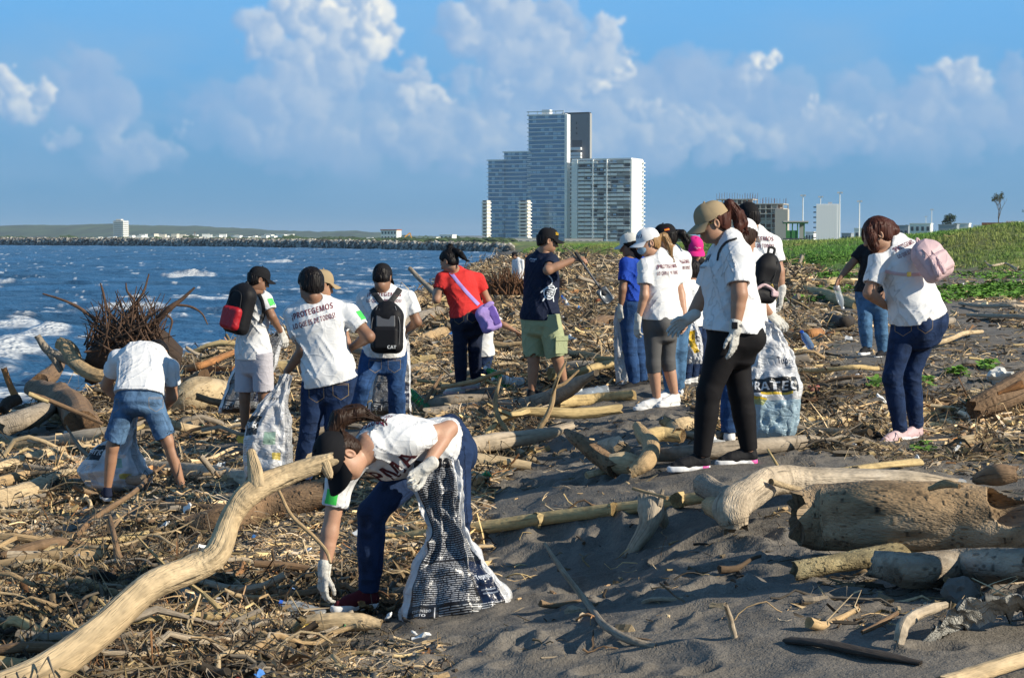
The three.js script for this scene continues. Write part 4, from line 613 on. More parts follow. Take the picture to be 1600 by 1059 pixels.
// ------------------------------------------------------------------ drift litter: tens of thousands of small pieces, then the larger loose sticks one by one
const litterPlace = (r, near = 6.9, far = 230) => { // a random place, thick where the litter is
  for (;;) { const d = near * Math.pow(far / near, r()), x = rr(-0.325, 0.325, r) * d; if (x < shoreX(d) - 0.4) continue; const v = litter(x, d); if (r() < v) return [x, d, v]; }
};
const sightline = (x, d) => ANCHORS.some((a) => d < a.d + 0.1 && d > a.d - 2.6 && Math.abs(a.x * d / a.d - x) < 0.28);
const clearOfFeet = (x, d) => ANCHORS.every((a) => Math.abs(a.x - x) > 0.26 || d > a.d + 0.15 || d < a.d - 0.9);
{
  const r = rng(41), M = new THREE.Matrix4(), q = new THREE.Quaternion(), E = new THREE.Euler();
  const bent = (seed, n, w, curl, ring = 5, fork = false) => { const p = []; for (let i = 0; i <= n; i++) p.push(V(i / n - 0.5, curl * noise(i * 0.8, seed), curl * noise(i * 0.7, seed + 9))); const rad = []; for (let i = 0; i <= n; i++) rad.push(w * (1 - 0.55 * i / n) * (1 + 0.25 * noise(i * 1.3, seed + 4))); const g = [limb(p, rad, { seed, ring, seg: n + 2, knots: 0.2, patch: 0.2 })]; if (fork) g.push(limb([p[n >> 1], p[n >> 1].clone().add(V(0.16, 0.12, 0.1)), p[n >> 1].clone().add(V(0.3, 0.16, 0.22))], [w * 0.6, w * 0.45, w * 0.2], { seed, ring: 4, seg: 4 })); return g.length > 1 ? mergeC(g) : g[0]; };
  const chip = (seed, l, h, w) => { const g = new THREE.BoxGeometry(l, h, w, 3, 1, 2), p = g.attributes.position; for (let i = 0; i < p.count; i++) { const a = V(p.getX(i), p.getY(i), p.getZ(i)); p.setXYZ(i, a.x * (1 + 0.5 * noise(a.y * 30 + seed, a.z * 30)), a.y * (1 + 0.7 * noise(a.x * 5, a.z * 9 + seed)) + 0.15 * h * noise(a.x * 4, seed), a.z * (1 + 0.6 * noise(a.x * 4 + seed, a.y * 9))); } const n = g.toNonIndexed(); n.computeVertexNormals(); const c = new Float32Array(n.attributes.position.count * 3).fill(1); n.setAttribute('color', new THREE.BufferAttribute(c, 3)); return n; };
  const strip = (seed, w, curl) => { const pos = [], uv = [], col = [], idx = [], n = 7; for (let i = 0; i <= n; i++) { const x = i / n - 0.5, y = curl * noise(i * 0.5, seed), z = curl * 1.2 * noise(i * 0.45, seed + 7), t = w * (1 - 0.8 * Math.abs(x) ** 1.5), tw = noise(i * 0.4, seed + 3) * 1.5; for (const s of [-1, -0.3, 0.3, 1]) { pos.push(x, y + t * s * Math.sin(tw) + (1 - s * s) * t * 0.4, z + t * s * Math.cos(tw)); uv.push(s * 0.1, i / n * 0.5); const b = 0.9 + 0.2 * noise(i, s); col.push(b, b, b); } } for (let i = 0; i < n; i++) for (let j = 0; j < 3; j++) { const a = i * 4 + j; idx.push(a, a + 4, a + 5, a, a + 5, a + 1); } return geom(pos, idx, { uv, color: col }); };
  const white = new THREE.MeshStandardMaterial({ vertexColors: true, map: grainTex, roughness: 0.9, side: THREE.DoubleSide });
  const tones = [[W.pale, 5], [W.tan, 5], [W.grey, 3.5], [W.silver, 4], [W.brown, 4.5], [W.dark, 2], [W.orange, 0.8], [W.cane, 3]], total = tones.reduce((s, t) => s + t[1], 0);
  const tone = () => { let k = r() * total; for (const [c, w] of tones) { if ((k -= w) < 0) return c; } return W.tan; };
  const kinds = [
    ['twig_litter', 'fine twigs strewn thick over the beach', 'twigs', [bent(1, 4, 0.016, 0.07, 4), bent(2, 5, 0.012, 0.16, 4), bent(3, 5, 0.02, 0.10, 4, true)], 66000, [0.06, 0.42], 1],
    ['stick_litter', 'short sticks strewn thick over the beach', 'sticks', [bent(4, 5, 0.036, 0.08, 6), bent(5, 6, 0.03, 0.13, 6, true), bent(6, 4, 0.05, 0.05, 7)], 26000, [0.08, 0.5], 1],
    ['wood_chip_litter', 'broken wood chips and blocks strewn over the beach', 'wood chips', [chip(1, 1, 0.22, 0.4), chip(2, 1, 0.3, 0.34), chip(3, 1, 0.14, 0.28)], 34000, [0.025, 0.14], 1],
    ['reed_litter', 'dry reed and bark strips strewn over the beach', 'reeds', [strip(1, 0.035, 0.25), strip(2, 0.05, 0.4), strip(3, 0.022, 0.6)], 44000, [0.05, 0.36], 1],
  ];
  for (const [name, label, cat, geos, n, [l0, l1]] of kinds) {
    geos.forEach((g, gi) => {
      const m = new THREE.InstancedMesh(g, white, Math.floor(n / geos.length)); m.name = numbered(name);
      for (let i = 0; i < m.count; i++) {
        let x, d, v; do { [x, d, v] = i % 3 === 0 ? litterPlace(r, 6.8, 17) : litterPlace(r); } while (!clearOfFeet(x, d) && r() < 0.93); const far = d > 14;
        let l = lerp(l0, l1, Math.pow(r(), 2.2)) * (1 + Math.max(0, d - 12) / (d > 60 ? 30 : 24));
        if (v < 0.2) l *= 0.75;
        const open = sightline(x, d); if (open) l *= 0.55;
        const heap = (open ? 0.15 : 1) * v * (0.03 + 0.13 * Math.max(0, 0.2 + fbm(x * 1.2, d * 0.8, 21))) * (far ? 1 + Math.min(1.6, d / 40) : 1);
        const yaw = (r() + r() + r() - 1.5) * 2.2 + (r() < 0.5 ? Math.PI : 0), pitch = (r() + r() - 1) * 0.42 * Math.min(1, 0.25 + v);
        E.set(r() * 6.28, yaw, pitch, 'YZX'); q.setFromEuler(E);
        const y = groundY(x, d) + r() * heap + l * 0.01, th = rr(0.75, 1.25, r);
        M.compose(V(x, y, -d), q, V(l, l * th, l * th)); m.setMatrixAt(i, M);
        const c = tone(), clump = clamp(0.85 + 1.5 * fbm(x * 1.6, d * 1.2, 31), 0.25, 1.5), b = (r() < 0.3 ? rr(0.25, 0.6, r) : rr(0.75, 1.45, r)) * clump, dry = r() * 0.25; m.setColorAt(i, C(lerp(c[0], 0.4, dry) * b * 1.1, lerp(c[1], 0.32, dry) * b * 1.1, lerp(c[2], 0.21, dry) * b * 1.1));
      }
      m.userData.kind = 'stuff'; tag(m, label, cat); scene.add(m);
    });
  }
  // scraps of plastic and foam among the wood
  { const m = new THREE.InstancedMesh(chip(7, 1, 0.2, 0.7), std({ color: 0xffffff, roughness: 0.5 }), 260), cols = [[0.75, 0.75, 0.73], [0.8, 0.79, 0.76], [0.62, 0.66, 0.7], [0.05, 0.2, 0.55], [0.08, 0.4, 0.16], [0.6, 0.08, 0.05], [0.7, 0.45, 0.05]]; m.name = 'plastic_litter'; for (let i = 0; i < m.count; i++) { const [x, d] = litterPlace(r, 7, 80), l = rr(0.02, 0.075, r) * (1 + Math.max(0, d - 12) / 26); E.set(r() * 6.28, r() * 6.28, rr(-0.6, 0.6, r)); M.compose(V(x, groundY(x, d) + 0.04 + r() * 0.05, -d), q.setFromEuler(E), V(l, l, l)); m.setMatrixAt(i, M); m.setColorAt(i, C(...cols[Math.floor(Math.pow(r(), 2.6) * cols.length)])); } m.userData.kind = 'stuff'; tag(m, 'small plastic and foam scraps scattered through the driftwood', 'litter'); scene.add(m); }
  // larger loose sticks and logs, each one its own thing
  const protos = [bent(11, 7, 0.022, 0.06, 8), bent(12, 8, 0.018, 0.10, 8, true), bent(13, 6, 0.034, 0.05, 9), bent(14, 7, 0.026, 0.08, 9, true), bent(15, 6, 0.05, 0.04, 12)];
  const names = { pale: 'pale', tan: 'tan', grey: 'grey', silver: 'silvery', brown: 'dark brown', cane: 'straw yellow' }, keys = Object.keys(names);
  const made = new Map();
  for (let i = 0; i < 300; i++) {
    let x, d, v, px, py; for (;;) { [x, d, v] = litterPlace(r, 7.2, i < 150 ? 22 : 110); [px, py] = pixel(V(x, groundY(x, d), -d)); if (px > -60 && px < 1660 && v > 0.4 && clearOfFeet(x, d) && !sightline(x, d)) break; }
    let gi = Math.floor(r() * protos.length); if (d < 11 && gi > 1) gi = gi % 2; const k = keys[Math.floor(r() * keys.length)], big = i % 4 === 0;
    const l = (big ? rr(0.9, d < 11 ? 1.2 : 1.9, r) : rr(0.35, d < 11 ? 0.7 : 0.9, r)) * (1 + Math.max(0, d - 14) / 40);
    const where = d > 45 ? 'far along the beach' : px < 620 ? (d < 12 ? 'at left front' : 'left of the standing group') : px < 1000 ? (d < 13 ? 'near mid sand' : 'near the man with the shovel') : d < 14 ? 'on the right-hand sand' : 'behind the women on the right';
    const label = `${big ? 'long' : 'short'} ${names[k]} ${[0, 2, 4].includes(gi) ? 'plain' : 'forked'} stick in the litter ${where}`, key = gi + k;
    let o;
    if (!made.has(key)) { o = new THREE.Group(); mesh('stem', protos[gi], wood(...W[k], 0.006), o); made.set(key, o); } else o = made.get(key).clone();
    o.name = numbered('loose_stick'); tag(o, label, 'stick', 'loose sticks lying in the drift litter');
    o.position.set(x, groundY(x, d) + 0.03 + r() * 0.1 * v + l * 0.02, -d); o.rotation.set(r() * 6.28, (r() + r() - 1) * 1.1 + (r() < 0.5 ? Math.PI : 0), (r() + r() - 1) * 0.16, 'YZX'); o.scale.setScalar(l); scene.add(o);
  }
}
// ------------------------------------------------------------------ green: dune grass and vines
{
  const r = rng(51), M = new THREE.Matrix4(), q = new THREE.Quaternion(), E = new THREE.Euler();
  const blades = (seed, n, lean) => { const pos = [], idx = [], nor = []; for (let i = 0; i < n; i++) { const a = seed * 3.1 + i * 2.4, x = 0.35 * noise(i * 3.3, seed), z = 0.35 * noise(i * 2.7, seed + 5), h = 0.6 + 0.4 * noise(i * 1.9, seed + 2), w = 0.035, c = Math.cos(a), s = Math.sin(a), k = pos.length / 3; for (const [t, ww, off] of [[0, 1, 0], [0.5, 0.8, lean * 0.3], [1, 0.05, lean]]) { pos.push(x + c * off - s * w * ww, h * t, z + s * off + c * w * ww, x + c * off + s * w * ww, h * t, z + s * off - c * w * ww); } idx.push(k, k + 1, k + 3, k, k + 3, k + 2, k + 2, k + 3, k + 5, k + 2, k + 5, k + 4); } return geom(pos, idx); };
  const gm = new THREE.MeshStandardMaterial({ color: 0xffffff, roughness: 0.9, side: THREE.DoubleSide });
  for (let v = 0; v < 2; v++) {
    const m = new THREE.InstancedMesh(blades(v + 1, 16, v ? 0.35 : 0.2), gm, 24000); m.name = numbered('dune_grass'); let n = 0;
    while (n < m.count) { const d = 46 * Math.pow(330 / 46, r()), x = rr(-0.02, 0.36, r) * d, mx = duneMix(x, d); if (mx < 0.02 || r() > mx * 3 + 0.1) continue; const s = rr(0.06, 0.17, r) * (1 + d / 160); E.set(rr(-0.15, 0.15, r), r() * 6.28, rr(-0.15, 0.15, r)); M.compose(V(x, groundY(x, d) - 0.03, -d), q.setFromEuler(E), V(s * 1.5, s, s * 1.5)); m.setMatrixAt(n, M); const t = clamp(0.5 + 1.1 * fbm(x * 0.16, d * 0.11, 12) + rr(-0.15, 0.15, r), 0, 1), b = rr(0.75, 1.2, r); m.setColorAt(n++, C(lerp(0.13, 0.34, t) * b, lerp(0.30, 0.36, t) * b, lerp(0.05, 0.11, t) * b)); }
    m.userData.kind = 'stuff'; tag(m, 'rough green and straw grass covering the dune', 'grass'); scene.add(m);
  }
  const leaf = (() => { const pos = [], idx = []; for (let i = 0; i < 5; i++) { const a = i * 1.26, c = Math.cos(a), s = Math.sin(a), x = 0.25 * noise(i * 3, 1), z = 0.25 * noise(i * 3, 7), k = pos.length / 3; for (const [u, w, y] of [[0, 0, 0], [0.25, 0.17, 0.1], [0.5, 0.12, 0.14], [0.6, 0, 0.1]]) { pos.push(x + c * u - s * w, y + 0.1 * i * 0.3, z + s * u + c * w, x + c * u + s * w, y + 0.1 * i * 0.3, z + s * u - c * w); } for (let j = 0; j < 3; j++) idx.push(k + j * 2, k + j * 2 + 1, k + j * 2 + 3, k + j * 2, k + j * 2 + 3, k + j * 2 + 2); } return geom(pos, idx); })();
  const patches = [[1545, 458, 80, 9, 7], [1460, 466, 40, 6, 1.5], [1590, 453, 50, 9, 4], [1560, 432, 60, 6, 1], [1300, 432, 40, 5, 1.2], [1240, 470, 36, 6, 0.9], [1290, 455, 46, 6, 0.8], [1230, 412, 60, 6, 2], [1310, 404, 70, 6, 2], [1495, 587, 22, 4, 0.10], [1545, 577, 16, 4, 0.10], [1450, 600, 10, 4, 0.05], [1372, 604, 9, 5, 0.05], [1440, 706, 12, 5, 0.03]];
  const tot = patches.reduce((s, p) => s + p[4], 0), m = new THREE.InstancedMesh(leaf, gm, 6000); m.name = 'beach_vine'; let n = 0;
  while (n < m.count) { let k = r() * tot, p; for (p of patches) if ((k -= p[4]) < 0) break; const g = onGround(p[0] + (r() + r() + r() - 1.5) * p[2], p[1] + (r() + r() + r() - 1.5) * p[3]); if (g.z < -160) continue; const s = rr(0.09, 0.2, r) * (-g.z < 25 ? 0.7 : 1); E.set(rr(-0.4, 0.4, r), r() * 6.28, rr(-0.4, 0.4, r)); g.y += r() * 0.06; M.compose(g, q.setFromEuler(E), V(s, s, s)); m.setMatrixAt(n, M); const b = rr(0.45, 1.3, r); m.setColorAt(n++, C(0.13 * b, 0.28 * b, 0.03 * b)); }
  m.userData.kind = 'stuff'; tag(m, 'bright green creeping beach vines on the right of the sand', 'vines'); scene.add(m);
}
// trees on the right skyline
function bareTree(px, py, top, D, label, seed, spread) {
  const r = rng(seed), b = at(px, py, D), h = at(px, top, D).y - b.y, o = thing('bare_tree', label, 'tree', null, b), bark = wood(0.16, 0.13, 0.10, 0.01), tw = [], tips = [];
  const grow = (p, dir, len, rad, lv) => { const e = p.clone().addScaledVector(dir, len), m = p.clone().lerp(e, 0.5).add(V(rr(-0.06, 0.06, r) * len, 0, rr(-0.06, 0.06, r) * len)); tw.push(limb([p, m, e], [rad, rad * 0.85, rad * 0.68], { seed: r() * 90, ring: 6, seg: 4, caps: false })); if (lv === 0) { tips.push(e); return; } for (let i = 0; i < (lv > 2 ? 3 : 2 + (r() < 0.5 ? 1 : 0)); i++) grow(e, dir.clone().add(V(rr(-spread, spread, r), rr(0, 0.5, r), rr(-spread, spread, r))).normalize(), len * rr(0.62, 0.85, r), rad * 0.6, lv - 1); };
  grow(V(0, -0.3, 0), V(0.03, 1, 0).normalize(), h * 0.34, h * 0.018, 4);
  mesh('trunk', mergeC(tw), bark, o);
  const lp = [], li = []; for (const t of tips) { if (r() < 0.35) continue; for (let i = 0; i < 7; i++) { const c = t.clone().add(V(rr(-1, 1, r), rr(-0.6, 0.8, r), rr(-1, 1, r)).multiplyScalar(h * 0.045)), k = lp.length / 3, u = V(rr(-1, 1, r), rr(-1, 1, r), rr(-1, 1, r)).normalize().multiplyScalar(h * 0.016), w = V(-u.y, u.x, u.z * 0.3); lp.push(...c.clone().add(u).toArray(), ...c.clone().add(w).toArray(), ...c.clone().sub(u).toArray(), ...c.clone().sub(w).toArray()); li.push(k, k + 1, k + 2, k, k + 2, k + 3); } }
  mesh('crown', geom(lp, li), new THREE.MeshStandardMaterial({ color: C(0.045, 0.06, 0.03), roughness: 1, side: THREE.DoubleSide }), o).userData.kind = 'stuff';
}
bareTree(1560, 362, 302, 420, 'thin nearly leafless tree above the right-hand houses', 5, 0.75); bareTree(1607, 360, 322, 420, 'second thin tree cut by the right edge', 8, 0.8);
function bushTree(px, py, top, wpx, D, label, seed) {
  const r = rng(seed), b = at(px, py, D), h = at(px, top, D).y - b.y, w = wpx * D / FOC / 2, o = thing('round_bush_tree', label, 'tree', null, b);
  mesh('trunk', limb([V(0, -0.5, 0), V(0.1, h * 0.3, 0), V(0, h * 0.6, 0)], [h * 0.04, h * 0.03, h * 0.02], { seed, ring: 6 }), wood(0.14, 0.11, 0.08), o);
  const lp = [], li = [], cl = []; for (let i = 0; i < 26; i++) { const a = r() * 6.28, q = Math.sqrt(r()), y = r(); cl.push([Math.cos(a) * q * w * (1 - y * 0.55), h * (0.25 + 0.7 * y), Math.sin(a) * q * w * (1 - y * 0.5), w * rr(0.22, 0.4, r)]); }
  for (const [x, y, z, s] of cl) for (let i = 0; i < 60; i++) { const n = V(rr(-1, 1, r), rr(-1, 1, r), rr(-1, 1, r)).normalize(), c = V(x, y, z).addScaledVector(n, s * rr(0.6, 1.05, r)), u = V(rr(-1, 1, r), rr(-1, 1, r), rr(-1, 1, r)).normalize().multiplyScalar(h * 0.035), v = u.clone().cross(n).normalize().multiplyScalar(h * 0.03), k = lp.length / 3; lp.push(...c.clone().add(u).toArray(), ...c.clone().add(v).toArray(), ...c.clone().sub(u).toArray(), ...c.clone().sub(v).toArray()); li.push(k, k + 1, k + 2, k, k + 2, k + 3); }
  mesh('crown', geom(lp, li), new THREE.MeshStandardMaterial({ color: C(0.035, 0.062, 0.025), roughness: 1, side: THREE.DoubleSide }), o).userData.kind = 'stuff';
}
bushTree(1485, 362, 336, 26, 650, 'round dark tree standing over the blue grey house', 3); bushTree(1060, 385, 372, 40, 1100, 'low dark tree beside the foot of the white tower', 4); bushTree(732, 384, 371, 16, 1200, 'small dark tree beside the grey shed', 9); bushTree(1420, 370, 352, 18, 800, 'small tree left of the white flat house', 11);
// ------------------------------------------------------------------ figures: signed distances, meshed by surface nets
// a field: { f(x,y,z), lo:[3], hi:[3] }
const MAXD = 9;
function cone(a, b, radii, clip) { // limb from a to b with radii along it
  const ax = a.x, ay = a.y, az = a.z, dx = b.x - ax, dy = b.y - ay, dz = b.z - az, L2 = dx * dx + dy * dy + dz * dz || 1e-9, n = radii.length - 1, rm = Math.max(...radii);
  return { a, b, f: (x, y, z) => { const px = x - ax, py = y - ay, pz = z - az; let t = (px * dx + py * dy + pz * dz) / L2; t = t < 0 ? 0 : t > 1 ? 1 : t; const qx = px - t * dx, qy = py - t * dy, qz = pz - t * dz; let k = t * n, i = k | 0; if (i >= n) i = n - 1; k -= i; const r = n > 0 ? radii[i] + (radii[i + 1] - radii[i]) * k : radii[0]; return Math.sqrt(qx * qx + qy * qy + qz * qz) - r; },
    lo: [Math.min(ax, b.x) - rm, Math.min(ay, b.y) - rm, Math.min(az, b.z) - rm], hi: [Math.max(ax, b.x) + rm, Math.max(ay, b.y) + rm, Math.max(az, b.z) + rm] };
}
function ell(c, F, rx, ry, rz) { // ellipsoid in a frame F {l,u,f}
  const { l, u, f } = F, m = Math.max(rx, ry, rz);
  return { f: (x, y, z) => { const px = x - c.x, py = y - c.y, pz = z - c.z; const a = (px * l.x + py * l.y + pz * l.z) / rx, b = (px * u.x + py * u.y + pz * u.z) / ry, d = (px * f.x + py * f.y + pz * f.z) / rz; const k0 = Math.sqrt(a * a + b * b + d * d), k1 = Math.sqrt(a * a / (rx * rx) + b * b / (ry * ry) + d * d / (rz * rz)); return k1 < 1e-6 ? -Math.min(rx, ry, rz) : k0 * (k0 - 1) / k1; }, lo: [c.x - m, c.y - m, c.z - m], hi: [c.x + m, c.y + m, c.z + m] };
}
function rbox(c, F, rx, ry, rz, r) { const { l, u, f } = F, m = Math.hypot(rx, ry, rz); return { f: (x, y, z) => { const px = x - c.x, py = y - c.y, pz = z - c.z; const a = Math.abs(px * l.x + py * l.y + pz * l.z) - rx + r, b = Math.abs(px * u.x + py * u.y + pz * u.z) - ry + r, d = Math.abs(px * f.x + py * f.y + pz * f.z) - rz + r; return Math.hypot(Math.max(a, 0), Math.max(b, 0), Math.max(d, 0)) + Math.min(Math.max(a, b, d), 0) - r; }, lo: [c.x - m, c.y - m, c.z - m], hi: [c.x + m, c.y + m, c.z + m] }; }
const bounds = (list) => ({ lo: [0, 1, 2].map((k) => Math.min(...list.map((p) => p.lo[k]))), hi: [0, 1, 2].map((k) => Math.max(...list.map((p) => p.hi[k]))) });
function blend(list, k) { const n = list.length, fs = list.map((p) => p.f); return { f: (x, y, z) => { let d = fs[0](x, y, z); for (let i = 1; i < n; i++) { const e = fs[i](x, y, z), h = k - Math.abs(d - e); d = Math.min(d, e); if (h > 0) d -= h * h / (4 * k); } return d; }, ...bounds(list) }; }
const union = (list) => { const fs = list.map((p) => p.f), n = fs.length; return { f: (x, y, z) => { let d = fs[0](x, y, z); for (let i = 1; i < n; i++) { const e = fs[i](x, y, z); if (e < d) d = e; } return d; }, ...bounds(list) }; };
const carve = (a, b, k = 0.004) => ({ ...a, f: (x, y, z) => { const d = a.f(x, y, z); if (d > 0.1) return d; const e = -b.f(x, y, z), h = k - Math.abs(d - e); return Math.max(d, e) + (h > 0 ? h * h / (4 * k) : 0); } });
const cut = (a, p, n) => ({ ...a, f: (x, y, z) => Math.max(a.f(x, y, z), (x - p.x) * n.x + (y - p.y) * n.y + (z - p.z) * n.z) }); // keeps the side away from n
const warp = (a, w) => ({ ...a, f: (x, y, z) => { const d = a.f(x, y, z); return d > 0.06 || d < -0.06 ? d : d - w(x, y, z); } });
const grow = (a, r) => ({ f: (x, y, z) => a.f(x, y, z) - r, lo: a.lo.map((q) => q - r), hi: a.hi.map((q) => q + r) });
function net(field, cell, pad = 0.03) { // surface nets
  const o = field.lo.map((q) => q - pad - cell), N = field.hi.map((q, k) => Math.ceil((q + pad - o[k]) / cell) + 2), [nx, ny, nz] = N, B = 6, g = new Float32Array(nx * ny * nz), F = field.f;
  for (let bz = 0; bz < nz; bz += B) for (let by = 0; by < ny; by += B) for (let bx = 0; bx < nx; bx += B) {
    const c = F(o[0] + (bx + 2.5) * cell, o[1] + (by + 2.5) * cell, o[2] + (bz + 2.5) * cell), skip = Math.abs(c) > 2.6 * 1.7321 * cell * 1.25 + 0.02;
    for (let z = bz; z < Math.min(bz + B, nz); z++) for (let y = by; y < Math.min(by + B, ny); y++) { let k = (z * ny + y) * nx + bx; for (let x = bx; x < Math.min(bx + B, nx); x++, k++) g[k] = skip ? c : F(o[0] + x * cell, o[1] + y * cell, o[2] + z * cell); }
  }
  const id = new Int32Array(nx * ny * nz).fill(-1), pos = [], idx = [], sy = nx, sz = nx * ny, off = [0, 1, sy, sy + 1, sz, sz + 1, sz + sy, sz + sy + 1], E = [[0, 1], [2, 3], [4, 5], [6, 7], [0, 2], [1, 3], [4, 6], [5, 7], [0, 4], [1, 5], [2, 6], [3, 7]];
  for (let z = 0; z < nz - 1; z++) for (let y = 0; y < ny - 1; y++) for (let x = 0; x < nx - 1; x++) {
    const k = (z * ny + y) * nx + x; let m = 0; for (let i = 0; i < 8; i++) if (g[k + off[i]] < 0) m |= 1 << i; if (m === 0 || m === 255) continue;
    let vx = 0, vy = 0, vz = 0, n = 0;
    for (const [a, b] of E) { const ia = (m >> a) & 1, ib = (m >> b) & 1; if (ia === ib) continue; const ga = g[k + off[a]], gb = g[k + off[b]], t = ga / (ga - gb); vx += (a & 1) + t * ((b & 1) - (a & 1)); vy += ((a >> 1) & 1) + t * (((b >> 1) & 1) - ((a >> 1) & 1)); vz += (a >> 2) + t * ((b >> 2) - (a >> 2)); n++; }
    id[k] = pos.length / 3; pos.push(o[0] + (x + vx / n) * cell, o[1] + (y + vy / n) * cell, o[2] + (z + vz / n) * cell);
  }
  const quad = (a, b, c, d, flip) => { if (a < 0 || b < 0 || c < 0 || d < 0) return; flip ? idx.push(a, c, b, a, d, c) : idx.push(a, b, c, a, c, d); };
  for (let z = 1; z < nz - 1; z++) for (let y = 1; y < ny - 1; y++) for (let x = 1; x < nx - 1; x++) {
    const k = (z * ny + y) * nx + x, s = g[k] < 0;
    if (s !== (g[k + 1] < 0)) quad(id[k - sy - sz], id[k - sz], id[k], id[k - sy], !s);
    if (s !== (g[k + sy] < 0)) quad(id[k - 1 - sz], id[k - sz], id[k], id[k - 1], s);
    if (s !== (g[k + sz] < 0)) quad(id[k - 1 - sy], id[k - sy], id[k], id[k - 1], !s);
  }
  const nor = new Float32Array(pos.length), e = cell * 0.45;
  for (let i = 0; i < pos.length; i += 3) { const x = pos[i], y = pos[i + 1], z = pos[i + 2]; let a = F(x + e, y, z) - F(x - e, y, z), b = F(x, y + e, z) - F(x, y - e, z), c = F(x, y, z + e) - F(x, y, z - e); const l = Math.hypot(a, b, c) || 1; nor[i] = a / l; nor[i + 1] = b / l; nor[i + 2] = c / l; }
  return geom(pos, idx, { normal: nor });
}
const frame = (f, u) => { f = f.clone().normalize(); const l = u.clone().cross(f).normalize(); return { f, l, u: f.clone().cross(l).normalize() }; }; // l = left of one who looks along f
const loc = (c, F, a, b, d) => c.clone().addScaledVector(F.l, a).addScaledVector(F.u, b).addScaledVector(F.f, d);
// cloth wrinkles: ridges that run mostly along "dir"
const ridge = (n) => { const q = 1 - Math.abs(n) * 1.6; return q > 0 ? q * q : 0; };
function folds(amp, sx, sy, seed) { return (x, y, z) => { const w = 0.5 * noise(x * 4 + seed, y * 4, z * 4), a = x + z * 0.6; return amp * (0.55 * noise(x * 4 + seed * 2, y * 3.4, z * 4) + 0.75 * (ridge(noise((a + y * 0.75) * sx + w + seed, (y - a * 0.6) * sy, z * 3 + seed)) - 0.3) + 0.5 * (ridge(noise((a - y * 0.9) * sx * 1.3 + w * 1.4 + seed * 3, (y + a * 0.7) * sy * 1.2, z * 4)) - 0.3)); }; }
// torso: elliptical sections along a bent spine
function spineOf(P, Cm, N, ext = 0.16) { const c = new THREE.QuadraticBezierCurve3(P, Cm, N), n = 9, pts = []; for (let i = 0; i < n; i++) pts.push(c.getPoint(i / (n - 1))); pts.unshift(P.clone().addScaledVector(pts[1].clone().sub(P).normalize(), -ext)); return { pts, t: (i) => (i === 0 ? -0.3 : (i - 1) / (n - 1)), n: n + 1, len: c.getLength() }; }
function torso(sp, L0, L1, prof, endR = 0.06) { // prof rows: [t, half width, front depth, back depth, forward shift]
  const n = sp.n, P = sp.pts, seg = [];
  for (let i = 0; i < n - 1; i++) { const d = P[i + 1].clone().sub(P[i]), t0 = sp.t(i), t1 = sp.t(i + 1); const l = L0.clone().lerp(L1, clamp((t0 + t1) / 2, 0, 1)); l.addScaledVector(d, -l.dot(d) / d.lengthSq()).normalize(); const u = d.clone().normalize(), f = l.clone().cross(u); seg.push([P[i].x, P[i].y, P[i].z, d.x, d.y, d.z, d.lengthSq(), t0, t1, l.x, l.y, l.z, f.x, f.y, f.z, u.x, u.y, u.z]); }
  const rows = prof, R = 0.42, lo = [0, 1, 2].map((k) => Math.min(...P.map((p) => p.getComponent(k))) - R), hi = [0, 1, 2].map((k) => Math.max(...P.map((p) => p.getComponent(k))) + R);
  const out = [0, 0, 0, 0];
  const sample = (t) => { let i = 0; while (i < rows.length - 2 && t > rows[i + 1][0]) i++; const a = rows[i], b = rows[i + 1]; let k = (t - a[0]) / (b[0] - a[0]); k = k < 0 ? 0 : k > 1 ? 1 : k; k = k * k * (3 - 2 * k) * 0.5 + k * 0.5; for (let j = 0; j < 4; j++) out[j] = a[j + 1] + (b[j + 1] - a[j + 1]) * k; };
  return { seg, f: (x, y, z) => {
    let best = 1e9, bs, bt = 0;
    for (let i = 0; i < seg.length; i++) { const s = seg[i], px = x - s[0], py = y - s[1], pz = z - s[2]; let t = (px * s[3] + py * s[4] + pz * s[5]) / s[6]; t = t < 0 ? 0 : t > 1 ? 1 : t; const qx = px - t * s[3], qy = py - t * s[4], qz = pz - t * s[5], q = qx * qx + qy * qy + qz * qz; if (q < best) { best = q; bs = s; bt = t; } }
    const s = bs, qx = x - s[0] - bt * s[3], qy = y - s[1] - bt * s[4], qz = z - s[2] - bt * s[5]; sample(s[7] + (s[8] - s[7]) * bt);
    const a = (qx * s[9] + qy * s[10] + qz * s[11]) / out[0], fw = qx * s[12] + qy * s[13] + qz * s[14] - out[3], dep = fw > 0 ? out[1] : out[2], b = fw / dep, c = (qx * s[15] + qy * s[16] + qz * s[17]) / endR;
    return (Math.sqrt(Math.pow(a * a * a * a + b * b * b * b + 1.2 * a * a * b * b, 0.5) + c * c) - 1) * Math.min(out[0], dep);
  }, lo, hi };
}
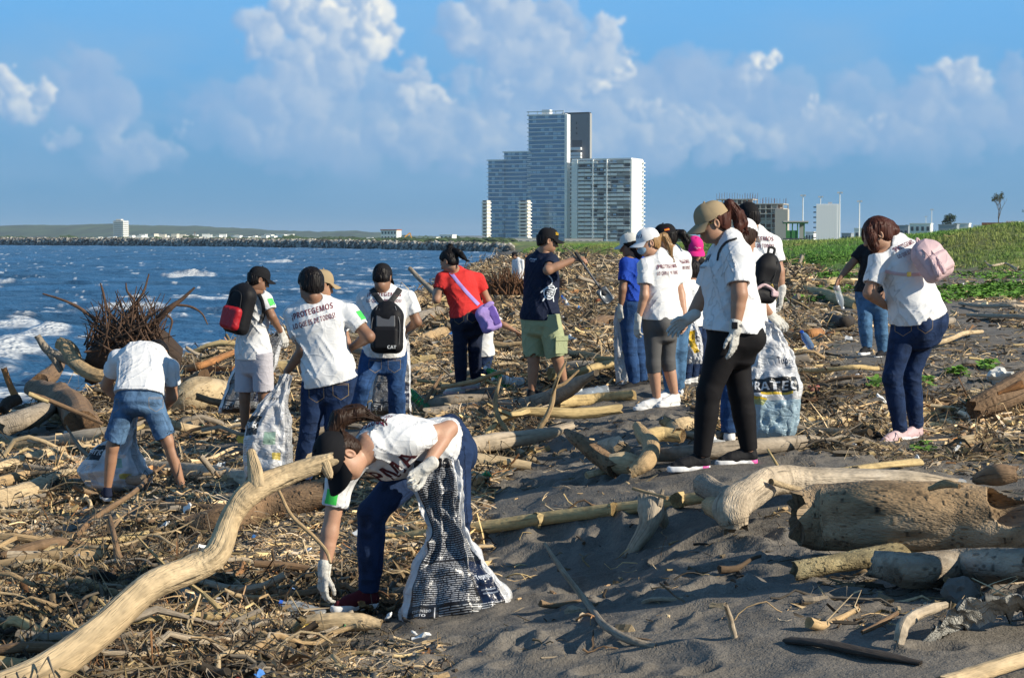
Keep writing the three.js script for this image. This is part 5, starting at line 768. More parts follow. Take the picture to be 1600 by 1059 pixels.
// a hand: palm and five fingers; wrist point, direction of the fingers, palm normal (out of the palm), side +1 = thumb on l side
function handField(w, dir, palm, thumbSide, { curl = [0.35, 0.4, 0.45, 0.5], thumb = 0.3, size = 1, spread = 0.1, fat = 1 } = {}) {
  const d = dir.clone().normalize(), n = palm.clone().addScaledVector(d, -palm.dot(d)).normalize(), s = d.clone().cross(n).multiplyScalar(thumbSide).normalize(), P = (a, b, c) => w.clone().addScaledVector(d, a * size).addScaledVector(s, b * size).addScaledVector(n, c * size), prims = [], k = size * fat;
  const base = [[0.088, 0.030], [0.092, 0.010], [0.088, -0.010], [0.080, -0.029]], len = [[0.042, 0.026, 0.021], [0.046, 0.030, 0.022], [0.043, 0.028, 0.021], [0.034, 0.021, 0.019]], rad = [0.0092, 0.0096, 0.0090, 0.0080];
  for (let i = 0; i < 4; i++) { prims.push(cone(P(0.005, base[i][1] * 0.62, 0), P(base[i][0], base[i][1], 0), [0.0165 * k, 0.0145 * k, 0.0125 * k])); let p = P(base[i][0], base[i][1], 0), a = curl[i] * 0.7, sp = spread * (1.5 - i); for (let j = 0; j < 3; j++) { const v = d.clone().multiplyScalar(Math.cos(a)).addScaledVector(n, Math.sin(a)).addScaledVector(s, sp * 0.6).normalize(), q = p.clone().addScaledVector(v, len[i][j] * size); prims.push(cone(p, q, [rad[i] * k * (1.06 - j * 0.1), rad[i] * k * (0.98 - j * 0.11)])); p = q; a += curl[i] * (j ? 0.9 : 1.15); } }
  { let p = P(0.022, 0.026, 0.006); const a = thumb, dirs = [d.clone().multiplyScalar(0.72).addScaledVector(s, 0.68 - a * 0.5).addScaledVector(n, 0.15 + a * 0.45), d.clone().multiplyScalar(0.86).addScaledVector(s, 0.32 - a * 0.7).addScaledVector(n, 0.2 + a * 0.6), d.clone().multiplyScalar(0.92).addScaledVector(s, 0.1 - a * 0.8).addScaledVector(n, 0.2 + a * 0.5)], ls = [0.044, 0.032, 0.026], rs = [0.0145, 0.0108, 0.0098, 0.0082]; for (let j = 0; j < 3; j++) { const q = p.clone().addScaledVector(dirs[j].normalize(), ls[j] * size); prims.push(cone(p, q, [rs[j] * k, rs[j + 1] * k])); p = q; } }
  return blend(prims, 0.007 * size);
}
// materials.  small creases of thin cloth, real relief of a few millimetres, tiled every 0.5 m
const creaseTex = dataTexture(512, 512, (u, v) => { let h = 0.5; for (const [a, b, s, k] of [[5, 3, 3, 0.30], [4, 7, 9, 0.22], [11, 8, 5, 0.16], [9, 17, 13, 0.10]]) { const w = 0.06 * tnoise(u, v, 4, 4, s + 20), n = tnoise(u + w, v + w, a, b, s); h += k * (Math.pow(Math.max(0, 1 - Math.abs(n) * 2.2), 2) - 0.25); } return h + 0.03 * tnoise(u, v, 120, 120, 2); });
creaseTex.repeat.set(0.5, 0.5);
const cloth = (r, g, b, rough = 0.85, sheen = 0) => new THREE.MeshPhysicalMaterial({ color: C(r, g, b), roughness: rough, bumpMap: creaseTex, bumpScale: 0.0065, specularIntensity: 0.5, sheen, sheenRoughness: 0.6, sheenColor: C(1, 1, 1) });
const dull = (r, g, b, rough) => new THREE.MeshPhysicalMaterial({ color: C(r, g, b), roughness: rough, specularIntensity: 0.35 });
const skinTex = dataTexture(256, 256, (u, v) => { const n = 0.95 + 0.06 * tnoise(u, v, 9, 9, 1) + 0.05 * tnoise(u, v, 40, 40, 2) + 0.03 * tnoise(u, v, 120, 120, 3); return [n, n * (0.985 + 0.03 * tnoise(u, v, 14, 14, 5)), n * 0.98]; });
const COL = {
  skin: std({ color: C(0.40, 0.215, 0.13), map: skinTex, roughness: 0.55 }), skinDark: std({ color: C(0.27, 0.14, 0.082), map: skinTex, roughness: 0.55 }), skinFair: std({ color: C(0.50, 0.28, 0.18), map: skinTex, roughness: 0.5 }),
  white: cloth(0.74, 0.74, 0.74), offWhite: cloth(0.66, 0.64, 0.58), glove: cloth(0.60, 0.58, 0.53), red: cloth(0.62, 0.035, 0.032), navy: cloth(0.010, 0.016, 0.040), blue: cloth(0.012, 0.055, 0.36), black: cloth(0.012, 0.012, 0.014, 0.75), blackTight: dull(0.010, 0.009, 0.010, 0.75), grey: std({ color: C(0.085, 0.083, 0.083), roughness: 0.8 }),
  khaki: cloth(0.36, 0.40, 0.23), lilacGrey: cloth(0.50, 0.48, 0.52), pink: cloth(0.72, 0.03, 0.22), pinkPale: cloth(0.62, 0.44, 0.45, 0.5), tan: cloth(0.36, 0.27, 0.16), maroon: cloth(0.09, 0.012, 0.018), lavender: cloth(0.38, 0.27, 0.62), violet: cloth(0.12, 0.075, 0.33), green: cloth(0.08, 0.62, 0.10), maskBlue: cloth(0.32, 0.48, 0.62), yellow: cloth(0.72, 0.45, 0.02),
  soleWhite: std({ color: C(0.78, 0.77, 0.76), roughness: 0.6 }), soleDark: std({ color: C(0.03, 0.03, 0.03), roughness: 0.7 }), pinkSole: std({ color: C(0.75, 0.10, 0.38), roughness: 0.5 }),
  hairBlack: dull(0.009, 0.007, 0.007, 0.5), hairBrown: dull(0.030, 0.015, 0.009, 0.5), hairAuburn: dull(0.060, 0.019, 0.012, 0.5), hairBlond: std({ color: C(0.30, 0.17, 0.065), roughness: 0.45 }),
  eye: std({ color: C(0.02, 0.015, 0.012), roughness: 0.15 }), lens: std({ color: C(0.01, 0.01, 0.012), roughness: 0.05 }), lip: std({ color: C(0.30, 0.10, 0.08), roughness: 0.5 }), gold: std({ color: C(0.55, 0.38, 0.10), roughness: 0.3, metalness: 0.9 }), strapBlack: std({ color: C(0.015, 0.015, 0.017), roughness: 0.7 }), bagBlack: dull(0.011, 0.011, 0.013, 0.6), bagRed: std({ color: C(0.40, 0.008, 0.016), roughness: 0.55 }), bagGrey: std({ color: C(0.12, 0.12, 0.125), roughness: 0.35 }),
};
// woven denim: fine twill and worn patches (dye, not light)
const denimTex = dataTexture(256, 256, (u, v) => 0.82 + 0.10 * Math.sin((u + v) * 402) + 0.16 * tnoise(u, v, 60, 60, 2) + 0.28 * tnoise(u, v, 7, 7, 5));
const denim = (r, g, b) => new THREE.MeshPhysicalMaterial({ color: C(r, g, b), map: denimTex, bumpMap: creaseTex, bumpScale: 0.008, specularIntensity: 0.5, roughness: 0.85 });
const DEN = { dark: denim(0.014, 0.034, 0.095), mid: denim(0.026, 0.075, 0.20), light: denim(0.085, 0.19, 0.34), ink: denim(0.010, 0.017, 0.042), sky: denim(0.10, 0.19, 0.33) };
function boxUV(g, s = 0.25) { const p = g.attributes.position, n = g.attributes.normal, uv = new Float32Array(p.count * 2); for (let i = 0; i < p.count; i++) { const ax = Math.abs(n.getX(i)), az = Math.abs(n.getZ(i)); uv[i * 2] = (az > ax ? p.getX(i) : p.getZ(i)) / s; uv[i * 2 + 1] = p.getY(i) / s; } g.setAttribute('uv', new THREE.BufferAttribute(uv, 2)); return g; }
const part = (name, field, cell, mat, parent, O) => { const g = net(field, cell); g.translate(-O.x, -O.y, -O.z); boxUV(g); return mesh(name, g, mat, parent); };

// the largest joined patch of an nx by ny grid of quads
function patchOf(nx, ny, good) { const seen = new Set(); let best = []; for (let j = 0; j < ny; j++) for (let i = 0; i < nx; i++) { const list = [], todo = [[i, j]]; while (todo.length) { const [a, b] = todo.pop(), key = a + b * 100; if (a < 0 || b < 0 || a >= nx || b >= ny || seen.has(key) || !good(a, b)) continue; seen.add(key); list.push([a, b]); todo.push([a + 1, b], [a - 1, b], [a, b + 1], [a, b - 1]); } if (list.length > best.length) best = list; } return best; }
function person(o) {
  const j = {}, D = o.D, O = at(o.foot[0], o.foot[1], D);
  for (const k in o.j) { const [x, y, dz = 0] = o.j[k]; j[k] = at(x, y, D + dz); }
  const g = o.girth || 1, fem = !!o.fem, sc = o.scale || 1, T = thing('person', o.label, 'person', o.group, O);
  const cell = (o.cell || 0.012) * (sc < 0.9 ? 0.85 : 1), skin = o.skin || COL.skin;
  const P = j.hipL.clone().add(j.hipR).multiplyScalar(0.5), N = j.neck, L0 = j.hipL.clone().sub(j.hipR), L1 = j.shL.clone().sub(j.shR), mid = P.clone().add(N).multiplyScalar(0.5);
  const up0 = N.clone().sub(P), fwd = L0.clone().add(L1).cross(up0).normalize(); mid.addScaledVector(fwd, -(o.hunch ?? 0.02));
  const sp = spineOf(P, mid, N, (o.seat ?? 0.16) * (o.scale || 1)), w = g * sc;
  const belly = (o.belly || 0) * sc, bust = (o.bust ?? (fem ? 0.03 : 0)) * sc, bum = (o.bum ?? 0.02) * sc, hipw = (fem ? 0.172 : 0.162) * w, waist = (fem ? 0.135 : 0.150) * w, chest = (fem ? 0.150 : 0.168) * w;
  const prof = (e, drape = 0) => [[-0.30, hipw * 0.70 + e, 0.085 * w + e, 0.10 * w + bum + e, 0], [-0.12, hipw * 0.98 + e, 0.105 * w + e, 0.115 * w + bum + e, 0], [0.04, hipw + e, 0.112 * w + belly * 0.5 + e, 0.115 * w + bum + e, 0], [0.30, Math.max(waist, hipw * drape) + e, 0.105 * w + belly + e, Math.max(0.095 * w, (0.115 * w + bum) * drape * 0.9) + e, 0], [0.55, lerp(waist, chest, 0.7) + e, 0.112 * w + belly * 0.6 + bust * 0.6 + e, 0.105 * w + e, 0], [0.72, chest + e, 0.112 * w + bust + e, 0.108 * w + e, 0], [0.90, chest * 0.86 + e, 0.082 * w + e, 0.088 * w + e, 0], [1.0, 0.072 * w + e * 0.7, 0.058 * w + e * 0.5, 0.062 * w + e * 0.5, 0]];
  const armR = (fem ? 0.044 : 0.047) * (o.armG || g) * sc, arm = (s, e = 0) => [cone(j['sh' + s], j['el' + s], [armR * 1.12 + e, armR * 1.02 + e, armR * 0.84 + e]), cone(j['el' + s], j['wr' + s], [armR * 0.84 + e, armR * 0.86 + e, armR * 0.68 + e, armR * 0.55 + e])];
  const legR = (fem ? 0.088 : 0.083) * (o.legG || g) * sc, leg = (s, e = 0, e2 = e, knee = e) => [cone(j['hip' + s], j['kn' + s], [legR * 1.02 + e, legR * 0.98 + e, legR * 0.82 + (e + knee) / 2, legR * 0.66 + knee]), cone(j['kn' + s], j['an' + s], [legR * 0.66 + knee, legR * 0.68 + (knee + e2) / 2, legR * 0.56 + (knee + e2) / 2, legR * 0.42 + e2])];
  const tor = torso(sp, L0, L1, prof(0));
  // head
  const H = j.head, F = frame(V(...o.face), o.up ? V(...o.up) : V(0, 1, 0)), hs = (o.headS || 1) * (sc < 0.9 ? 0.93 : 1);
  const hp = (a, b, c) => loc(H, F, a * hs, b * hs, c * hs), hr = (...r) => r.map((q) => q * hs);
  const he = (a, b, c, ...r) => ell(hp(a, b, c), F, ...hr(...r));
  const neckC = cone(hp(0, -0.085, -0.015), N, [0.054 * hs, 0.056 * hs * (fem ? 0.95 : 1.08), 0.068 * hs]);
  let headF = blend([he(0, 0.030, -0.012, 0.076, 0.086, 0.096), he(0, -0.030, 0.030, 0.062, 0.070, 0.062), he(0, -0.088, 0.052, 0.030, 0.026, 0.030), he(0.034, -0.055, 0.030, 0.026, 0.036, 0.040), he(-0.034, -0.055, 0.030, 0.026, 0.036, 0.040), neckC], 0.035 * hs);
  headF = blend([headF, cone(hp(0, 0.008, 0.086), hp(0, -0.030, 0.108), hr(0.008, 0.013)), he(0.010, -0.034, 0.098, 0.010, 0.007, 0.010), he(-0.010, -0.034, 0.098, 0.010, 0.007, 0.010), he(0, 0.020, 0.074, 0.050, 0.010, 0.016), he(0, -0.062, 0.084, 0.024, 0.006, 0.011), he(0, -0.073, 0.081, 0.020, 0.006, 0.011), he(0.036, -0.020, 0.064, 0.020, 0.016, 0.018), he(-0.036, -0.020, 0.064, 0.020, 0.016, 0.018)], 0.012 * hs);
  headF = carve(headF, union([he(0.032, 0.002, 0.098, 0.020, 0.012, 0.020), he(-0.032, 0.002, 0.098, 0.020, 0.012, 0.020)]), 0.012);
  const earF = (s) => carve(he(s * 0.079, -0.006, -0.008, 0.010, 0.032, 0.019), he(s * 0.088, -0.004, -0.004, 0.008, 0.020, 0.011), 0.004);
  headF = blend([headF, earF(1), earF(-1)], 0.006);
  // body: one skin surface
  const bodyF = blend([grow(tor, -0.006), ...arm('L'), ...arm('R'), cone(j.shL, N, [0.055 * w, 0.05 * w]), cone(j.shR, N, [0.055 * w, 0.05 * w]), ...['L', 'R'].flatMap((s) => { const [, b] = leg(s, -0.004); return [cone(j['hip' + s].clone().lerp(j['kn' + s], 0.22), j['kn' + s], [legR * 0.92, legR * 0.9, legR * 0.78, legR * 0.66 - 0.004]), b]; }), neckC], 0.03 * sc);
  const pieces = [net(bodyF, cell * 1.1)]; pieces.push(net(headF, (o.cell || 0.012) * 0.42));
  const hands = [];
  for (const s of ['L', 'R']) {
    if (o.noHand && o.noHand.includes(s)) continue;
    const h = (o.hands && o.hands[s]) || {}, wr = j['wr' + s], d = h.dir ? V(...h.dir) : wr.clone().sub(j['el' + s]), pal = h.palm ? V(...h.palm) : (s === 'L' ? L1.clone().negate() : L1.clone()), gl = o.gloves && o.gloves.includes(s), thumbSide = h.thumbSide ?? (() => { const dn = d.clone().normalize(), n = pal.clone().addScaledVector(dn, -pal.dot(dn)).normalize(); return dn.clone().cross(n).dot(fwd) >= 0 ? 1 : -1; })();
    const field = handField(wr, d, pal, thumbSide, { ...h, size: sc * (fem ? 0.95 : 1.03), fat: gl ? 1.12 : 1 });
    if (gl) hands.push([s, blend([field, cone(wr.clone().addScaledVector(d.clone().normalize(), -0.045), wr, [armR * 0.62 + 0.006, armR * 0.6 + 0.004])], 0.012)]); else pieces.push(net(field, 0.0048, 0.01));
  }
  const bg = mergeGeometries(pieces); bg.translate(-O.x, -O.y, -O.z); boxUV(bg); mesh('body', bg, skin, T);
  for (const [s, field] of hands) part('glove', warp(field, folds(0.0016, 60, 60, 3)), 0.0048, o.gloveMat || COL.glove, T, O);
  for (const s of [1, -1]) { const e = new THREE.SphereGeometry(0.0115 * hs, 12, 8), p = hp(s * 0.032, 0.001, 0.0785); e.translate(p.x - O.x, p.y - O.y, p.z - O.z); mesh('eye', e, COL.eye, T); }
  { const m = hp(0, -0.067, 0.089), e = new THREE.SphereGeometry(1, 12, 8); e.applyMatrix4(new THREE.Matrix4().makeBasis(F.l.clone().multiplyScalar(0.021 * hs), F.u.clone().multiplyScalar(0.0075 * hs), F.f.clone().multiplyScalar(0.007 * hs)).setPosition(m.x - O.x, m.y - O.y, m.z - O.z)); mesh('mouth', e, COL.lip, T); }
  // shirt
  const fields = {}; const seed = o.seed || Math.floor(o.foot[0]);
  const spineAt = (t) => { const k = clamp(t, -0.3, 1); if (k < 0) return sp.pts[1].clone().lerp(sp.pts[0], -k / 0.3); const q = k * (sp.n - 2), i = Math.min(Math.floor(q), sp.n - 3); return sp.pts[i + 1].clone().lerp(sp.pts[i + 2], q - i); };
  const upAt = (t) => spineAt(t + 0.06).sub(spineAt(t - 0.06)).normalize();
  if (o.shirt) {
    const { mat = COL.white, sleeve = 0.62, hem = -0.08, loose = 0.014, fold = 0.011, sx = 13, sy = 3, drape = 0.9 } = o.shirt, ar = [], crumple = folds(fold, sx, sy, seed);
    for (const s of ['L', 'R']) { const a = j['sh' + s], b = j['el' + s], d = b.clone().sub(a), e = a.clone().addScaledVector(d, Math.min(sleeve, 1)), dn = d.clone().normalize(), r0 = armR * 1.12 + 0.014, r1 = armR * 0.98 + (o.shirt.flare ?? 0.019); let c = cut(warp(cone(a, e.clone().addScaledVector(dn, 0.05), [r0, r0 + 0.004, r1]), crumple), e, dn); if (sleeve > 1) { c = union([cone(a, b, [r0, r1, armR * 0.84 + 0.014]), cone(b, b.clone().lerp(j['wr' + s], sleeve - 1), [armR * 0.84 + 0.014, armR * 0.86 + 0.012, armR * 0.7 + 0.012])]); } else c = carve(c, cone(e.clone().addScaledVector(dn, -0.035), e.clone().addScaledVector(dn, 0.08), [r1 - 0.020, r1 - 0.011, r1 - 0.008]), 0.003); ar.push(c); }
    const hang = prof(loose, drape).map((q) => q[0] < 0.2 ? [q[0], q[1] + 0.010, q[2] + 0.008, q[3] + 0.012, 0] : q); let f = blend([cut(warp(torso(sp, L0, L1, hang), crumple), spineAt(hem), upAt(hem).negate()), ...ar, cone(j.shL, N, [0.055 * w + 0.010, 0.048 * w + 0.006]), cone(j.shR, N, [0.055 * w + 0.010, 0.048 * w + 0.006])], 0.035 * sc);
    f = carve(f, torso(sp, L0, L1, prof(loose - 0.016, drape).map((q) => q[0] > hem + 0.12 ? [q[0], 0.01, 0.01, 0.01, 0] : q), 0.02), 0.003);
    const nk = hp(0, -0.085, -0.015).sub(N).normalize(), collar = cone(N.clone().addScaledVector(nk, 0.030).addScaledVector(fwd, 0.010), N.clone().addScaledVector(nk, 0.16), [0.058 * hs, 0.075 * hs, 0.08 * hs]); f = carve(f, collar, 0.008);
    fields.shirt = f;
    const sm = part('shirt', f, cell * 0.92, mat, T, O);
    for (const pr of o.shirt.prints || []) { // lettering on the cloth
      const nx = 26, ny = 14, pos = [], uv = [], idx = [], hit = [];
      const up = upAt(pr.t), lat = L0.clone().lerp(L1, pr.t); lat.addScaledVector(up, -lat.dot(up)).normalize(); const fo = lat.clone().cross(up).multiplyScalar(pr.side), c0 = spineAt(pr.t), across = lat.clone().multiplyScalar(pr.side);
      for (let b = 0; b <= ny; b++) for (let a = 0; a <= nx; a++) { const p = c0.clone().addScaledVector(across, (a / nx - 0.5) * pr.w + (pr.x || 0)).addScaledVector(up, (b / ny - 0.5) * pr.h).addScaledVector(fo, 0.34); if (pr.skew) p.addScaledVector(up, (a / nx - 0.5) * pr.skew); let ok = false, gone = 0; for (let s = 0; s < 90 && gone < 0.6; s++) { const q = f.f(p.x, p.y, p.z); if (q < 0.0035) { ok = true; break; } const st = Math.max(0.002, q * 0.8); gone += st; p.addScaledVector(fo, -st); } hit.push(ok); pos.push(p.x - O.x, p.y - O.y, p.z - O.z); uv.push(a / nx, b / ny); }
      for (const [a, b] of patchOf(nx, ny, (a, b) => { const k = b * (nx + 1) + a; return hit[k] && hit[k + 1] && hit[k + nx + 1] && hit[k + nx + 2]; })) { const k = b * (nx + 1) + a; idx.push(k, k + 1, k + nx + 2, k, k + nx + 2, k + nx + 1); }
      if (idx.length) mesh('shirt_print', geom(pos, idx, { uv }), pr.mat, T);
    }
    if (o.shirt.patch) { const s = o.shirt.patch, a = j['sh' + s].clone().lerp(j['el' + s], 0.34), out = s === 'L' ? L1.clone().normalize() : L1.clone().negate().normalize(); const dn = j['el' + s].clone().sub(j['sh' + s]).normalize(), n = (o.shirt.patchN ? V(...o.shirt.patchN) : out).addScaledVector(dn, 0); n.addScaledVector(dn, -n.dot(dn)).normalize(); const t = n.clone().cross(dn), pos = [], idx = [], uv = []; for (let b = 0; b <= 6; b++) for (let c = 0; c <= 6; c++) { const p = a.clone().addScaledVector(t, (c / 6 - 0.5) * 0.065).addScaledVector(dn, (b / 6 - 0.5) * 0.075).addScaledVector(n, 0.12); for (let k = 0, gone = 0; k < 60 && gone < 0.15; k++) { const q = f.f(p.x, p.y, p.z); if (q < 0.0035) break; const st = Math.max(0.002, q * 0.8); gone += st; p.addScaledVector(n, -st); } pos.push(p.x - O.x, p.y - O.y, p.z - O.z); uv.push(c / 6, b / 6); } for (let b = 0; b < 6; b++) for (let c = 0; c < 6; c++) { const k = b * 7 + c; idx.push(k, k + 1, k + 8, k, k + 8, k + 7); } mesh('sleeve_patch', geom(pos, idx, { uv }), new THREE.MeshStandardMaterial({ color: C(0.06, 0.62, 0.09), roughness: 0.6, side: THREE.DoubleSide }), T); }
  }
  // trousers, shorts or leggings
  if (o.legs) {
    const { mat = DEN.mid, end = 1, loose = 0.010, hemLoose = 0.016, knee = 0.012, fold = 0.006, tight = false } = o.legs, ls = [], top = o.shirt ? (o.shirt.hem ?? -0.08) + 0.10 : 0.2, upright = up0.clone().normalize().y > 0.8;
    for (const s of ['L', 'R']) {
      const [a, b] = leg(s, tight ? 0.004 : loose, tight ? 0.004 : hemLoose, tight ? 0.004 : knee);
      if (end < 0.5) { const e = j['hip' + s].clone().lerp(j['kn' + s], end * 2), dn = j['kn' + s].clone().sub(j['hip' + s]).normalize(), r = legR * 0.82 + hemLoose; let c = cut(cone(j['hip' + s], e.clone().addScaledVector(dn, 0.04), [legR * 1.02 + loose, legR + loose, r]), e, dn); c = carve(c, cone(e.clone().addScaledVector(dn, -0.05), e.clone().addScaledVector(dn, 0.08), [r - 0.022, r - 0.012, r - 0.01]), 0.003); ls.push(c); }
      else { const e = j['kn' + s].clone().lerp(j['an' + s], Math.min(1, end * 2 - 1)), dn = j['an' + s].clone().sub(j['kn' + s]).normalize(); ls.push(a); if (end >= 0.5) ls.push(cut(end >= 1 ? cone(j['kn' + s], j['an' + s].clone().addScaledVector(dn, 0.02), [legR * 0.66 + (tight ? 0.004 : knee), legR * 0.69 + (tight ? 0.004 : (knee + hemLoose) / 2), legR * 0.56 + (tight ? 0.004 : hemLoose), legR * 0.44 + (tight ? 0.006 : hemLoose)]) : b, e, dn)); }
    }
    const but = tight || fem ? [-1, 1].map((s) => ell(P.clone().addScaledVector(L0.clone().normalize(), s * 0.075 * w).addScaledVector(fwd, -0.075 * w - bum * 0.5).addScaledVector(up0.clone().normalize(), -0.03), { l: L0.clone().normalize(), u: up0.clone().normalize(), f: fwd }, 0.085 * w, 0.095 * w, 0.07 * w + bum * 0.5)) : []; if (upright) for (let i = 0; i < ls.length; i++) ls[i] = cut(ls[i], spineAt(top), upAt(top)); for (let i = 0; i < but.length; i++) but[i] = cut(but[i], spineAt(top), upAt(top));
    let f = blend([cut(torso(sp, L0, L1, prof(tight ? 0.003 : 0.007)), spineAt(top), upAt(top)), ...ls, ...but], (tight ? 0.03 : 0.035) * sc);
    const kn = ['L', 'R'].map((s) => j['kn' + s]), ank = ['L', 'R'].map((s) => j['an' + s]); const base = folds(fold * 0.8, 9, 3, seed + 5), rr1 = fold * 1.3, rings = (x, y, z) => rr1 * (ridge(noise(x * 7 + seed, y * 30 + 1.4 * noise(x * 9, y * 6, z * 9), z * 7)) - 0.35);
    f = warp(f, tight ? folds(0.0015, 10, 14, seed) : (x, y, z) => { let k = 0; for (const q of kn) k = Math.max(k, Math.exp(-((x - q.x) ** 2 + (y - q.y) ** 2 + (z - q.z) ** 2) / 0.012)); if (end >= 1) for (const q of ank) k = Math.max(k, Math.exp(-((x - q.x) ** 2 + (y - q.y - 0.05) ** 2 + (z - q.z) ** 2) / 0.01)); k = Math.max(k, 0.6 * Math.exp(-((x - P.x) ** 2 + (y - P.y + 0.1) ** 2 + (z - P.z) ** 2) / 0.02)); return base(x, y, z) + k * rings(x, y, z); });
    fields.legs = f; part(o.legs.name || 'trousers', f, cell * 0.95, mat, T, O);
  }
  // shoes
  for (const s of ['L', 'R']) {
    const sh = o.shoes && (o.shoes[s] || o.shoes); if (!sh || (o.noShoe && o.noShoe.includes(s))) continue;
    const an = j['an' + s], dirF = V(...(sh.dir || o.shoes.dir)).normalize(), upS = V(0, 1, 0).addScaledVector(dirF, -dirF.y).normalize(), K = (sh.size || 1) * sc, FR = { f: dirF, u: upS, l: upS.clone().cross(dirF) }, b = an.clone().addScaledVector(upS, -0.085 * K).addScaledVector(dirF, -0.055 * K), q = (a, u, f) => loc(b, FR, a * K, u * K, f * K);
    const upper = blend([cone(q(0, 0.045, 0.036), q(0, 0.095, 0.050), [0.036 * K, 0.037 * K]), cone(q(0, 0.046, 0.05), q(0, 0.040, 0.175), [0.036 * K, 0.038 * K]), cone(q(0, 0.085, 0.075), q(0, 0.042, 0.19), [0.028 * K, 0.026 * K]), cone(q(0, 0.034, 0.16), q(0, 0.030, 0.232), [0.034 * K, 0.027 * K])], 0.02 * K);
    const u2 = carve(cut(upper, q(0, 0.014, 0), upS.clone().negate()), cone(an.clone().addScaledVector(upS, -0.005), an.clone().addScaledVector(upS, 0.06), [0.024 * K, 0.036 * K]), 0.004);
    const outline = [[0.038, 0.036], [0.11, 0.036], [0.185, 0.044], [0.235, 0.034]]; const so = blend(outline.map(([f0, r]) => cone(q(0, 0.012, f0), q(0, 0.012, f0 + 0.012), [r * K])), 0.03 * K); const slab = cut(cut(so, q(0, 0.030, 0), upS), q(0, -0.004, 0), upS.clone().negate());
    const m = part('shoe', u2, 0.006, sh.mat || o.shoes.mat, T, O); part('sole', slab, 0.0065, sh.sole || o.shoes.sole || COL.soleWhite, m, O);
    if (sh.heel || o.shoes.heel) part('heel', cut(cut(cut(so, q(0, 0.034, 0), upS), q(0, -0.006, 0), upS.clone().negate()), q(0, 0, 0.065), dirF), 0.0065, sh.heel || o.shoes.heel, m, O).scale.set(1.004, 1.004, 1.004);
  }
  // hair
  const hm = o.hairMat || COL.hairBlack, strand = (x, y, z) => 0.003 * noise(x * 75, y * 11, z * 75) + 0.0032 * noise(x * 190, y * 20, z * 190);
  if (o.hair) {
    const h = o.hair, th = h.thick || 0.012; let shell = blend([he(0, 0.032, -0.016, 0.076 + th, 0.088 + th, 0.098 + th), he(0, -0.035, -0.05, 0.066 + th * 0.6, 0.055, 0.045 + th * 0.6)], 0.04);
    const front = hp(0, h.front ?? 0.055, 0.062), nF = F.f.clone().multiplyScalar(0.80).addScaledVector(F.u, -0.60).normalize(); shell = cut(shell, front, nF); const low = hp(0, h.low ?? -0.075, -0.05), nL = F.u.clone().negate().addScaledVector(F.f, 0.75).normalize(); shell = cut(shell, low, nL); if (h.side !== false) shell = carve(shell, union([he(0.09, -0.012, 0.0, 0.03, 0.04, 0.028), he(-0.09, -0.012, 0.0, 0.03, 0.04, 0.028)]), 0.01);
    if (o.cap) shell = cut(shell, hp(0, 0.036, 0), F.u); const hp2 = [shell]; for (const [list, rad] of h.tails || []) { const q = list.map((e) => Array.isArray(e) && e.length === 4 ? at(e[0], e[1], D + e[2]) : hp(...e)); for (let i = 0; i < q.length - 1; i++) hp2.push(cone(q[i], q[i + 1], [rad[i] * hs, rad[i + 1] * hs])); }
    const hairM = part('hair', warp(blend(hp2, 0.02), strand), (o.cell || 0.012) * 0.5, hm, T, O), sr = rng(seed + 77), locks = [];
    for (const [list, rad] of h.tails || []) { const q = list.map((e) => Array.isArray(e) && e.length === 4 ? at(e[0], e[1], D + e[2]) : hp(...e)); for (let i = 0; i < 46; i++) { const a = sr() * 6.283, k = rr(0.75, 1.12, sr) * hs, e = V(Math.cos(a), 0, Math.sin(a)), p = q.map((v, n) => v.clone().sub(O).addScaledVector(F.l, e.x * rad[n] * k).addScaledVector(F.f, e.z * rad[n] * k).add(V(rr(-0.004, 0.004, sr), rr(-0.004, 0.004, sr), rr(-0.004, 0.004, sr)))); const l = p.length - 1; p.push(p[l].clone().add(p[l].clone().sub(p[l - 1]).multiplyScalar(rr(0.1, 0.7, sr))).add(V(rr(-0.02, 0.02, sr), 0, rr(-0.02, 0.02, sr)))); locks.push(new THREE.TubeGeometry(new THREE.CatmullRomCurve3(p), 14, rr(0.0016, 0.0034, sr), 4)); } }
    if (locks.length) { const lm = mesh('loose_hair', mergeGeometries(locks), hm, hairM); lm.userData.kind = 'stuff'; }
  }
  // cap
  if (o.cap) {
    const c = o.cap, tilt = c.tilt || 0, CF = frame(F.f.clone().applyAxisAngle(F.l, tilt), F.u.clone().applyAxisAngle(F.l, tilt)), b = hp(0, c.y ?? 0.030, -0.006), pos = [], idx = [], nu = 48, nv = 14;
    for (let v = 0; v <= nv; v++) for (let u = 0; u <= nu; u++) { const a = u / nu * Math.PI * 2, e = (v / nv) * Math.PI / 2 * 1.0 - 0.02, seam = 1 + 0.008 * Math.pow(Math.abs(Math.cos(a * 3 + 0)), 12) * -1, ff = Math.sin(a), ll = Math.cos(a), lift = ff > 0 ? 1 + 0.06 * ff : 1; const rr0 = Math.pow(Math.cos(e), 0.72) * seam * (1 + 0.012 * noise(u * 0.6, v * 0.7, seed)), y = Math.pow(Math.max(0, Math.sin(e)), 0.95) * 0.104 * lift; const p = loc(b, CF, ll * rr0 * 0.090 * hs, (y - 0.004) * hs, ff * rr0 * 0.110 * hs); pos.push(p.x - O.x, p.y - O.y, p.z - O.z); }
    for (let v = 0; v < nv; v++) for (let u = 0; u < nu; u++) { const k = v * (nu + 1) + u; idx.push(k, k + nu + 1, k + nu + 2, k, k + nu + 2, k + 1); }
    const crown = mesh('cap', geom(pos, idx), new THREE.MeshPhysicalMaterial({ color: c.mat.color, roughness: 0.85, specularIntensity: 0.3, side: THREE.DoubleSide }), T);
